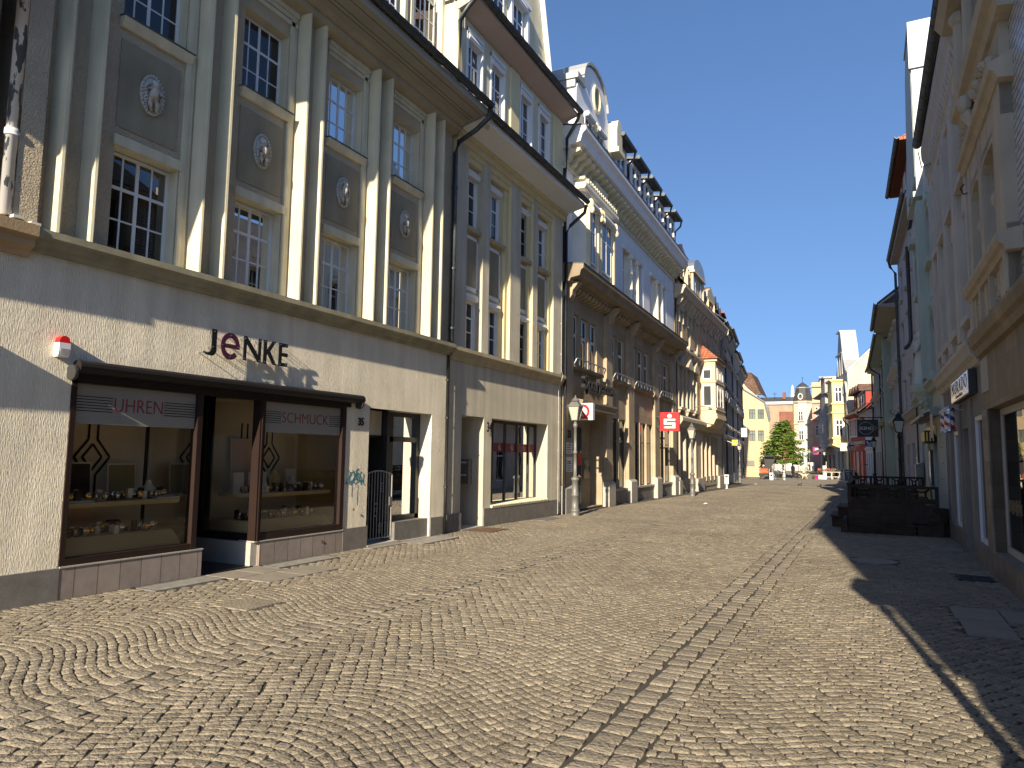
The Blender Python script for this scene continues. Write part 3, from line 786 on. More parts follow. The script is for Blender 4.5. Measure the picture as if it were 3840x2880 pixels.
    B.put('door_glass', MB().box(6.40, 6.85, -1.09, -1.085, .3, 1.85), 'pane_dark', po)
    B.put('lettering', fit(text_mb('FOTO', 1, .003, .01, .25), 6.55, 6.80, 1.68, 1.76, -1.08), 'pale_text', po)
    B.put('door_step', MB().box(6.02, 6.95, -1.1, .05, -.03, .03), 'light_granite')
    # wrought iron gate
    G = B.empty('iron_gate', 6.47, -.12, 0, 'low grey wrought iron gate with scrolls in the doorway of number 35', 'gate')
    def gm(b, name, mat='iron_grey'):
        b.v = [(p[0] - 6.47, p[1] + .12, p[2]) for p in b.v]; o = b.build(name, mat, G, -1); return o
    fr = MB(); n = 10
    top = [(6.05 + .86 * i / n, -.12, 1.25 + .08 * sin(pi * i / n)) for i in range(n + 1)]
    fr.tube(top, .014, 6); fr.tube([(6.05, -.12, .06), (6.05, -.12, 1.25)], .016, 6); fr.tube([(6.91, -.12, .06), (6.91, -.12, 1.25)], .018, 6); fr.tube([(6.05, -.12, .10), (6.91, -.12, .10)], .014, 6)
    gm(fr, 'gate_frame')
    for i in range(1, 10):
        u = 6.05 + .086 * i; gm(MB().tube([(u, -.12, .1), (u, -.12, 1.25 + .08 * sin(pi * i / 10))], .008, 5), 'bar')
    for (u, v, sc) in ((6.20, 1.02, 1), (6.62, 1.02, 1), (6.44, .62, 1.7), (6.76, .62, 1), (6.18, .28, 1), (6.58, .28, 1)):
        sc_ = MB()
        for sx in (-1, 1):
            for sz in (-1, 1):
                sc_.tube([(u + sx * (.012 + .030 * sin(t * .62)) , -.12, v + sz * (.015 + .05 * sc * (1 - cos(t * .62)) * .5 + .012 * t * .3)) for t in range(0, 8)], .006, 5)
        gm(sc_, 'scroll')
    gm(MB().box(6.82, 6.90, -.15, -.09, .68, .84), 'lock_case', 'mail_grey')
    # --- drainpipe at the joint to the next house, entering the gutter by a swan neck
    dp = MB().tube([(8.70, .90, 9.10), (8.70, .85, 8.92), (8.68, .55, 8.70), (8.60, .16, 8.46), (8.58, .10, 8.2), (8.58, .10, 4.05)], .055, 10)
    for v in (7.4, 5.6, 4.3): dp.lathe(8.58, .10, [(.064, v), (.07, v + .03), (.064, v + .06)], 10)
    d1 = B.put('drainpipe', dp, 'gutter_dark', smooth=True)
    d2 = MB().tube([(8.56, .05, 3.75), (8.56, .05, 1.0), (8.56, .05, -.02)], .035, 8)
    for v in (3.2, 2.4, .95): d2.lathe(8.56, .05, [(.042, v), (.05, v + .02), (.042, v + .04)], 8)
    B.put('drainpipe', d2, 'iron', smooth=True)
    # --- house number, alarm box, raised letters, graffiti
    B.own('house_number', fit(text_mb('35', 1, .012, .02), 5.70, 5.85, 2.13, 2.27, .012), 'black_text', 'black house number 35 on the plaster pier right of the jeweller window', 'house number')
    A = B.empty('alarm_siren', .51, .05, 2.66, 'white alarm box with a red beacon on the plaster left of the awning', 'alarm box')
    MB().along([(-.05, 0), (.03, 0), (.045, .06), (.045, .155), (-.05, .155)], -.062, .062).build('siren_box', 'pvc_white', A, -1)
    lv = MB()
    for i in range(7): lv.box(-.045, .045, .045, .049, .015 + .012 * i, .020 + .012 * i)
    lv.build('louvre', 'grey_frame', A, -1)
    rb = MB(); rb.plate([(-.058, .155)] + [(.058 * cos(pi - pi * i / 8), .175 + .06 * sin(pi - pi * i / 8)) for i in range(9)] + [(.058, .155)], -.05, .04)
    rb.build('beacon', 'sign_red', A, -1)
    S = B.empty('shop_lettering', 3.1, .0, 2.93, 'raised black and purple shop letters standing off the plaster above the awning', 'sign')
    def letter(b, mat, pins):
        b.v = [(p[0] - 3.1, p[1] + .10, p[2] - 2.93) for p in b.v]; o = b.build('letter', mat, S, -1)
        pb = MB(); hb = MB()
        for (u, v) in pins:
            pb.tube([(u - 3.1, 0, v - 2.93), (u - 3.1, .095, v - 2.93)], .006, 5); hb.ball((u - 3.1, .115, v - 2.93), .011, .006, .011, 8, 4)
        pb.build('stand_off', 'chrome', o, -1); hb.build('screw_head', 'chrome', o, -1)
    h0, h1 = 2.935, 3.285
    def st(*pts): return MB().plate(pts, 0, .014)
    jb = MB().plate([(2.44, h1 + .01), (2.52, h1 + .01), (2.52, h0 + .06)] + [(2.44 - .0 + .08 * cos(a) - .005, h0 + .06 + .07 * sin(a) * 1.0) for a in (-.35, -.8, -1.3)] + [(2.36, h0 - .0), (2.31, h0 + .03), (2.325, h0 + .045), (2.37, h0 + .03), (2.42, h0 + .045), (2.44, h0 + .09)], 0, .014)
    letter(jb, 'sign_black', [(2.48, 3.26), (2.46, 3.05), (2.33, 2.96)])
    eb = MB(); n = 30; cu_, cv_ = 2.755, 3.10
    A0, A1 = radians(0), radians(318)
    def rr_(a, R): return (cu_ + R * .92 * cos(a), cv_ + R * 1.08 * sin(a))
    for i in range(n):
        a, b_ = A0 + (A1 - A0) * i / n, A0 + (A1 - A0) * (i + 1) / n
        eb.plate([rr_(a, .175), rr_(b_, .175), rr_(b_, .105), rr_(a, .105)], 0, .014)
    eb.plate([(cu_ - .12, cv_ - .03), (cu_ + .161, cv_ - .03), (cu_ + .161, cv_ + .03), (cu_ - .12, cv_ + .03)], 0.0005, .0135)
    letter(eb, 'letter_purple', [(2.755, 3.25), (2.62, 3.10), (2.89, 3.10), (2.755, 2.95)])
    nb = st((2.99, h0), (3.04, h0), (3.04, h1 - .10), (3.26, h0), (3.31, h0), (3.31, h1), (3.26, h1), (3.26, h0 + .10), (3.04, h1), (2.99, h1))
    letter(nb, 'sign_black', [(3.015, 3.25), (3.285, 3.25), (3.015, 2.96), (3.285, 2.96)])
    kb = st((3.36, h0), (3.42, h0), (3.42, h0 + .13), (3.44, h0 + .15), (3.55, h0), (3.62, h0), (3.485, h0 + .195), (3.60, h1), (3.53, h1), (3.42, h0 + .20), (3.42, h1), (3.36, h1))
    letter(kb, 'sign_black', [(3.39, 3.26), (3.56, 3.26), (3.39, 2.96), (3.58, 2.96)])
    e2 = st((3.66, h0), (3.84, h0), (3.84, h0 + .055), (3.72, h0 + .055), (3.72, h0 + .15), (3.84, h0 + .15), (3.84, h0 + .205), (3.72, h0 + .205), (3.72, h1 - .055), (3.84, h1 - .055), (3.84, h1), (3.66, h1))
    letter(e2, 'sign_black', [(3.69, 3.26), (3.81, 3.26), (3.69, 2.96), (3.81, 2.96)])
    gr = MB(); r2 = random.Random(5)
    for k in range(5):
        u, v = 5.47 + k * .09, 1.25 + r2.uniform(-.03, .03); p = []
        for i in range(9): p.append((u + .07 * sin(i * 1.5 + k) + .012 * i * .5, .004, v + .11 * cos(i * 1.15 + k * 2) - .01 * i))
        gr.tube(p, .006, 4)
    gr.tube([(5.45, .004, 1.12), (5.65, .004, 1.20), (5.9, .004, 1.15)], .006, 4); gr.tube([(5.75, .004, 1.1), (5.74, .004, .75)], .003, 4); gr.tube([(5.6, .004, 1.1), (5.59, .004, .9)], .003, 4)
    gr.v = [(p[0], .001 + (p[1]) * .6, p[2]) for p in gr.v]
    B.put('graffiti', gr, 'graffiti_teal')
    mt = MB()
    for (u, v) in ((5.62, .68), (4.85, .22)): mt.lathe(0, 0, [(.022, 0), (.022, .008), (.008, .012)], 10); mt.v[-30:] = [(u + p[0], p[2] + .036, v + p[1]) for p in mt.v[-30:]]
    B.puts('pipe_cap', mt, 'brass')
    # --- things on show
    G1 = 'jewellery and cards set out in the jeweller windows'
    def item(name, b, mats, label, cat, u, w, v, group=None, smooth=False):
        o = b.build(name, mats, None, -1, smooth); o.location = B.pt(u, w, v); o.rotation_euler = (0, 0, pi / 2); return tag(o, label, cat, group)
    def frame(u, w, v, wd, ht, mat, label, lean=.08):
        b = MB(); b.along([(0, 0), (.02, 0), (.02 - lean * ht, ht), (-lean * ht, ht)], -wd / 2, wd / 2, 0); b.along([(.0215, .02), (.0225, .02), (.0225 - lean * (ht - .02), ht - .02), (.0215 - lean * (ht - .02), ht - .02)], -wd / 2 + .015, wd / 2 - .015, 1)
        return item('display_card', b, ['card_cream', mat], label, 'display card', u, w, v)
    frame(1.02, -.95, 1.03, .52, .80, 'card_pink', 'tall pink framed card standing at the back of the left jeweller window')
    frame(1.24, -.75, 1.03, .44, .46, 'box_dark', 'dark quilted board with a pale edge behind the watches in the left window')
    frame(1.94, -.85, 1.03, .40, .44, 'olive_board', 'small dark framed picture on the shelf beside the door side of the left window')
    frame(1.42, -.85, .62, .30, .42, 'card_pink', 'pink card standing on the lower platform of the left window')
    frame(4.02, -.9, 1.03, .46, .82, 'card_pink', 'tall pink framed card standing behind the corner post of the right window')
    frame(4.05, -.6, 1.03, .36, .30, 'card_cream', 'cream card with small print in front of the pink framed card')
    frame(4.86, -.7, 1.03, .22, .34, 'card_cream', 'cream picture card of a feather ring near the yellow end wall')
    frame(3.62, -.55, 1.03, .2, .30, 'card_cream', 'white card at the entrance end of the right window shelf')
    vs = MB().lathe(0, 0, [(.04, 0), (.08, .03), (.115, .12), (.12, .18), (.09, .25), (.035, .28), (.035, .33), (.05, .34)], 16)
    item('vase', vs, 'vase_ochre', 'ochre earthenware vase behind the watches in the right window', 'vase', 4.42, -.62, 1.03, smooth=True)
    def bust(u, w, v, label):
        b = MB().lathe(0, 0, [(.03, 0), (.09, .02), (.10, .07), (.085, .13), (.04, .18), (.035, .22), (.02, .23)], 12)
        item('necklace_bust', b, 'card_cream', label, 'necklace stand', u, w, v, smooth=True)
    bust(2.02, -.42, 1.03, 'cream necklace bust beside the small dark picture'); bust(4.66, -.48, 1.03, 'cream necklace bust right of the ochre vase'); bust(.84, -.35, .62, 'cream necklace bust low down in the left window corner')
    wt = MB(); n = 14
    for i in range(n):
        a, b_ = 2 * pi * i / n, 2 * pi * (i + 1) / n
        wt.add([(-.014, .03 * cos(a), .036 + .03 * sin(a)), (.014, .03 * cos(a), .036 + .03 * sin(a)), (.014, .03 * cos(b_), .036 + .03 * sin(b_)), (-.014, .03 * cos(b_), .036 + .03 * sin(b_))], [(0, 1, 2, 3)])
    wt.lathe(0, 0, [(.022, 0), (.024, .004), (.02, .008)], 12, 1); wt.v[-36:] = [(p[0], .03 + p[2], .05 + p[1]) for p in wt.v[-36:]]
    wt.box(-.02, .02, -.02, .02, 0, .01, 1)
    proto = None
    for i in range(210):
        up_ = i % 2 == 0; left = i < 110
        u = rnd.uniform(.82, 2.2) if left else rnd.uniform(3.62, 5.16)
        w, v = (rnd.uniform(-.24, -.5), 1.03) if up_ else (rnd.uniform(-.32, -.7), .62)
        lb = 'wrist watch standing on the %s of the %s jeweller window' % ('shelf' if up_ else 'lower platform', 'left' if left else 'right')
        if i % 3 == 2 or i % 7 == 0:
            b = MB().box(-.03, .03, -.02, .02, 0, rnd.choice((.06, .10, .14)))
            item('jewellery_box', b, rnd.choice(['card_cream', 'box_dark', 'card_cream']), 'small jewellery box on the %s of the %s window' % ('shelf' if up_ else 'lower platform', 'left' if left else 'right'), 'jewellery box', u, w, v, G1)
            continue
        m = ['silver', 'golden', 'golden'][i % 3] if i % 5 else 'silver'
        o = wt.build('wrist_watch', ['silver' if i % 2 else m, m], None, -1, True); o.location = B.pt(u, w, v); o.rotation_euler = (0, 0, pi / 2 + rnd.uniform(-.5, .5)); o.scale = (1.55,) * 3
        tag(o, lb, 'watch', 'wrist watches on the jeweller displays: ' + lb)
    tr = MB().along([(-.1, 0), (.1, 0), (.1, .02), (-.1, .035)], -.17, .17)
    for (u, l) in ((.98, 'pale tray of jewellery at the left end of the left window shelf'), (1.62, 'blue grey tray of watches in the middle of the left window shelf'), (2.16, 'pale tray at the right end of the left window shelf')): item('display_tray', MB().merge(tr), 'card_cream' if u != 1.62 else 'mail_grey', l, 'tray', u, -.3, 1.03)
    fl = MB()
    fl.tube([(0, 0, 0), (.02, 0, .3), (-.03, .01, .7)], .006, 5)
    for i in range(16):
        c = (rnd.uniform(-.07, .07), rnd.uniform(-.05, .05), .18 + .035 * i + rnd.uniform(-.02, .02))
        for k in range(5):
            a = 2 * pi * k / 5; fl.ball((c[0] + .022 * cos(a), c[1], c[2] + .022 * sin(a)), .018, .006, .018, 6, 4, 1)
    item('orchid', fl, ['bark', 'card_pink'], 'pink silk orchid in the corner of the left jeweller window', 'flower', .84, -.55, 1.03)
    return B
def neighbour():
    B = Bld('neighbour_building', 'edge of a sandstone trimmed house at the left border beside the peeling white pipe', 'building', (-8.0, -2.0), 0, 'L')
    B.wall('wall', 'brown_wall', 0, 5.84, 0, 12.5, (), w=.0, back=6.)
    B.put('corner_pier', MB().box(6.05, 6.29, -.02, .135, 4.02, 8.75), 'cream_rough')
    B.cornice(0, 6.28, [(0, 3.68), (.05, 3.68), (.07, 3.74), (.15, 3.78), (.16, 3.86), (.22, 3.88), (.22, 4.0), (0, 4.03)], 'brown_sandstone')
    B.put('dark_jamb', MB().box(5.5, 5.84, 0, .03, 0, 3.7), 'anthracite')
    b = MB(); b.box(3.2, 5.55, 0, .62, 6.3, 10.5); b.along([(0, 5.9), (.62, 6.3), (0, 6.3)], 3.2, 5.55)
    B.put('oriel', b, 'beige_stone')  # unseen oriel, added to cast shade on the jeweller house's upper wall
    aw = MB(); aw.along([(0, 2.83), (.25, 2.83), (.25, 2.87), (0, 2.87)], 2.2, 5.73)
    B.own('shop_canopy', aw, 'shop_brown', 'small canopy of the shop beyond the left border of the photo', 'canopy')
    dp = MB().tube([(6.0, .09, 9.5), (6.0, .09, 4.05)], .06, 12)
    dp.lathe(6.0, .09, [(.07, 4.9), (.075, 4.93), (.07, 4.97)], 12)
    m = M('peeling_pipe', (.60, .60, .60), rough=.5, var=.08)
    n = m.node_tree.nodes; L = m.node_tree.links
    tc = n.new("ShaderNodeTexCoord"); mp = n.new("ShaderNodeMapping"); mp.inputs["Scale"].default_value = (9, 9, 2.6); L.new(tc.outputs["Object"], mp.inputs[0])
    ns = n.new("ShaderNodeTexNoise"); ns.inputs["Scale"].default_value = 1.3; ns.inputs["Detail"].default_value = 6; L.new(mp.outputs[0], ns.inputs[0])
    cr = n.new("ShaderNodeValToRGB"); cr.color_ramp.elements[0].position = .545; cr.color_ramp.elements[1].position = .56
    cr.color_ramp.elements[0].color = (.60, .60, .60, 1); cr.color_ramp.elements[1].color = (.075, .095, .115, 1)
    L.new(ns.outputs[0], cr.inputs[0]); L.new(cr.outputs[0], n["Principled BSDF"].inputs["Base Color"])
    B.put('drainpipe', dp, 'peeling_pipe', smooth=True)
    # the ledge at the pier's foot carries two loose white tiles in the photo
    B.puts('ledge_tile', MB().box(6.02, 6.12, .12, .21, 4.02, 4.05).box(6.2, 6.30, .10, .2, 4.0, 4.03), 'paint_white')

def cream34():
    B = Bld('cream_building', 'cream four storey house number 34 with rough piers and two steep eaves', 'building', (-8.05, 12.95), 0, 'L')
    U1 = 6.22
    ops = [(.58, 1.60, 0, 2.52, .9), (1.98, 5.28, .44, 2.52, .42)]
    B.wall('ground_floor_wall', 'grainy_plaster', 0, U1, 0, 3.8, ops, back=8.)
    B.puts('granite_base', MB().box(-.02, .58, 0, .04, -.05, .38).box(1.60, 5.96, 0, .04, -.08, .41), 'dark_granite')
    B.cornice(-.02, U1, [(0, 3.70), (.03, 3.70), (.05, 3.76), (.09, 3.79), (.11, 3.86), (.17, 3.90), (.17, 3.98), (0, 4.0)], 'beige_cornice')
    cols = [.62, 1.75, 3.42, 4.56]; wd = .62
    ops = [(c, c + wd, 4.02, 5.30, .3) for c in cols] + [(c, c + wd, 6.86, 8.24, .3) for c in cols]
    B.wall('middle_wall', 'yellow_trim', 0, U1, 3.99, 8.95, ops, w=-.10, back=7.5, reveal='pvc_white')
    piers = [(0.02, .54), (1.28, 1.60), (2.72, 3.30), (4.06, 4.36), (5.46, 6.05)]
    pb = MB()
    for a, b in piers: pb.box(a, b, -.1, .07, 3.99, 8.60)
    pr = B.puts('pier', pb, 'grainy_plaster')
    st = MB()
    for a, b in piers[2:]:
        st.box(a - .14, a - .03, -.1, -.02, 4.0, 8.5); st.box(a - .002, a + .004, -.1, .066, 4.0, 8.6)
    B.puts('stepped_reveal', st, 'yellow_trim')
    for c in cols:
        B.puts('panel', MB().box(c + .0, c + wd, -.1, -.085, 5.50, 6.62), 'grey_panel')
        fr = MB(); fr.box(c + wd, c + wd + .05, -.1, -.07, 5.42, 6.7); fr.box(c - .02, c + wd + .05, -.1, -.07, 5.40, 5.50); fr.box(c - .02, c + wd + .05, -.1, -.07, 6.62, 6.70)
        B.put('panel_frame', fr, 'pvc_white')
        s = MB(); sill(s, c - .06, c + wd + .12, 6.86, w=.05, t=.09, back=-.3); so = B.put('window_sill', s, 'beige_cornice')
        B.window(c, c + wd, 6.88, 8.10, w=-.19, nx=2, rows=(.36, -.68), t=.055, bar=.022, mull=.06, box=True)
        B.window(c, c + wd, 4.03, 5.18, w=-.19, nx=2, rows=(.36, -.68), t=.055, bar=.022, mull=.06, box=True)
    h = MB()
    for (w, v0, v1) in ((.02, 8.36, 8.5), (.06, 8.5, 8.64), (.12, 8.64, 8.80), (.2, 8.80, 8.88)): h.box(0, U1, -.1, w, v0, v1)
    B.put('eaves_moulding', h, 'yellow_trim')
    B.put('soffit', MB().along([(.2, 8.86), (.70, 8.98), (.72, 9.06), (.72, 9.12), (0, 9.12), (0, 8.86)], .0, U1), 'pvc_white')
    B.gutter(-.05, U1 + .05, .80, 9.17, r=.08)
    roof(B, 0, U1, .76, 9.12, .06, 9.72, 'tile_brown', name='lower_roof')
    # upper floor behind the lower eaves
    c3 = [.50, 1.66, 3.30, 4.50]
    ops = [(c, c + .66, 9.82, 11.45, .2) for c in c3]
    B.wall('upper_wall', 'cream_smooth', 0, U1, 8.96, 11.9, ops, w=-.0, back=7, reveal='pvc_white')
    p3 = MB()
    for a, b in ((0, .2), (2.66, 3.16), (5.5, 6.1)): p3.box(a, b, 0, .05, 9.2, 11.7)
    B.puts('upper_pier', p3, 'yellow_trim')
    for c in c3:
        B.window(c, c + .66, 9.84, 11.28, w=-.12, nx=2, rows=(.36, -.68), t=.055, bar=.022, mull=.06, box=True)
        f = MB(); f.box(c - .06, c, 0, .03, 9.75, 11.55); f.box(c + .66, c + .72, 0, .03, 9.75, 11.55); f.box(c - .06, c + .72, 0, .035, 11.45, 11.56)
        B.put('window_surround', f, 'pvc_white')
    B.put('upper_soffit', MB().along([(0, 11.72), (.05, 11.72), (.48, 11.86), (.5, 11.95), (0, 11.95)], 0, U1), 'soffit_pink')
    B.gutter(-.02, U1 + .05, .58, 12.0, r=.08, name='upper_gutter')
    roof(B, 0, U1, .54, 11.96, -3.0, 15.6, 'tile_brown', name='upper_roof')
    # gabled dormer house on top
    g = MB(); g.plate([(.9, 12.0), (5.25, 12.0), (5.25, 13.0), (4.55, 15.2), (3.1, 17.2), (1.6, 15.2), (.9, 13.0)], -3.2, -.12)
    B.put('gable', g, 'cream_smooth')
    gt = MB()
    for (a, b) in (((5.30, 12.9), (4.58, 15.3)), ((4.58, 15.3), (3.1, 17.35))): gt.tube([(a[0], -.05, a[1]), (b[0], -.05, b[1])], .085, 6)
    B.put('gable_trim', gt, 'pvc_white')
    for u in (1.75, 2.85): B.window(u, u + .7, 12.35, 13.75, w=-.11, nx=2, rows=(.36, -.68), t=.07, bar=.03, mull=.07, box=True, name='gable_window')
    s = MB()
    for u in (1.6, 2.70): s.box(u, u + .12, -.12, .0, 12.2, 13.95)
    s.box(3.68, 3.80, -.12, 0, 12.2, 13.95); s.box(1.55, 3.85, -.12, .04, 13.93, 14.05)
    B.puts('gable_window_surround', s, 'pvc_white')
    # rain pipes
    for (v0, v1, w0, nm) in ((9.3, 11.9, .5, 'upper_drainpipe'), (4.2, 8.95, .72, 'drainpipe')):
        dp = MB().tube([(U1, w0 + .05, v1 + .1), (U1, w0, v1 - .12), (U1 + .08, .25, v1 - .42), (U1 + .10, .1, v1 - .62), (U1 + .10, .08, v0 if nm[0] == 'u' else -.1)], .05, 9)
        B.put(nm, dp, 'gutter_dark', smooth=True)
    wp = MB().tube([(-.1, .62, 9.40), (.28, .62, 9.55), (.36, .70, 9.5), (.40, .74, 9.2), (.36, .62, 8.9)], .05, 10)
    B.put('bypass_pipe', wp, 'pipe_white', smooth=True)
    up = MB().tube([(.05, .58, 12.0), (.0, .3, 11.7), (-.02, .1, 11.4), (-.02, .1, 9.55)], .055, 10); B.put('drainpipe', up, 'gutter_dark', smooth=True)
    wr = MB(); wr.tube([(.24, .06, 11.8), (.24, .06, 9.6)], .006, 4); wr.tube([(6.0, .1, 8.5), (6.0, .1, 4.1), (5.9, .2, 3.95), (5.93, .05, 3.6), (5.93, .05, .0)], .007, 4)
    for v in (1, 1.8, 2.6, 3.3, 4.6, 5.5, 6.4, 7.4): wr.ball((6.0 if v > 4 else 5.93, .08 if v > 4 else .05, v), .018, .018, .018, 6, 4)
    B.puts('lightning_wire', wr, 'pipe_white')
    # doorway niche with letter boxes
    nb = MB(); nb.box(.55, 1.62, -1.0, -.9, 0, 2.55, 1); B.put('door_niche', nb, ['combed_plaster', 'anthracite'])
    B.put('door_step', MB().box(.58, 1.60, -.9, .05, -.05, .02), 'light_granite')
    for v in (.97, 1.26):
        e = MB().box(1.19, 1.60, -.60, -.36, v, v + .275); e.box(1.185, 1.19, -.58, -.38, v + .2, v + .23, 1)
    mb_ = MB()
    for v in (.97, 1.26): mb_.box(1.44, 1.60, -.62, -.30, v, v + .28); mb_.box(1.436, 1.44, -.56, -.36, v + .19, v + .22, 1)
    B.own('letter_box', mb_, ['mail_grey', 'card_cream'], 'grey steel letter boxes on the side wall of the doorway of number 34', 'letter box')
    B.own('house_number', fit(text_mb('34', 1, .012, .02), 1.70, 1.94, 2.18, 2.42, .03), 'black_text', 'black house number 34 on the plaster left of the bank window', 'house number')
    # bank's window with red band
    w = MB(); D = -.40
    w.box(1.98, 5.28, D, D + .06, 2.44, 2.52); w.box(1.98, 5.28, D, D + .06, .44, .50)
    for u in (1.98, 2.66, 3.36, 4.06, 4.76): w.box(u, u + .055, D, D + .06, .5, 2.44)
    w.box(5.22, 5.28, D, D + .06, .5, 2.44)
    wf = B.put('office_window', w, 'anthracite')
    B.put('pane', MB().box(2.0, 5.25, D + .02, D + .028, .48, 2.46), GLS, wf)
    rb = MB(); r = B.put('red_band', MB().box(2.03, 5.22, D + .0295, D + .0305, 1.73, 1.95), 'letter_red', wf)
    for u in (2.30, 2.98, 3.68, 4.40):
        g = MB(); emblem(g, u + .05, 1.77, .13, D + .032); B.put('emblem', g, 'pale_text', r)
    ri = MB(); ri.box(1.9, 5.4, -2.4, -2.35, 0, 2.6); ri.box(1.9, 5.4, -2.4, -.42, .3, .42); ri.box(1.9, 5.4, -2.4, -.42, 2.5, 2.6); ri.box(1.9, 1.98, -2.4, -.42, .3, 2.6); ri.box(5.26, 5.32, -2.4, -.42, .3, 2.6, 1)
    ri.box(3.9, 4.5, -1.6, -1.55, 1.0, 1.9, 2)
    n = 24
    for i in range(n): ri.quad((4.75 + .5 * i / n, -.62 + .03 * sin(i * 2.1), .5), (4.75 + .5 * (i + 1) / n, -.62 + .03 * sin(i * 2.1 + 2.1), .5), (4.75 + .5 * (i + 1) / n, -.62 + .03 * sin(i * 2.1 + 2.1), 2.45), (4.75 + .5 * i / n, -.62 + .03 * sin(i * 2.1), 2.45), 2)
    B.put('office_interior', ri, ['dark_room', 'combed_plaster', 'net_white'], wf)
    rd = MB()
    u = 1.98
    while u < 5.26: rd.along([(-.38, .44), (.05, .42), (.06, .44), (.06, .47), (-.38, .49)], u, u + .05); u += .095
    rd.along([(-.38, .40), (.05, .40), (.05, .425), (-.38, .445)], 1.98, 5.28)
    B.put('window_sill', rd, 'cream_smooth')
    return B

def emblem(b, u, v, s, w, t=.004):
    """stylised S with a dot above, as on the bank's red signs; s is the height of the S"""
    k = s / 5.; 
    for (a, c, d, e) in ((0, 5, 4, 5), (0, 1.2, 3, 4), (0, 5, 2, 3), (3.8, 5, 1, 2), (0, 5, 0, 1)): b.box(u + a * k, u + c * k, w, w + t, v + d * k * .82, v + e * k * .82 + .0002)
    b.box(u + .0, u + 1.0 * k, w, w + t, v + .0, v + .82 * k)
    n = 12; b.plate([(u + 2.5 * k + .95 * k * cos(2 * pi * i / n), v + 5.35 * k + .95 * k * sin(2 * pi * i / n)) for i in range(n)], w, w + t)

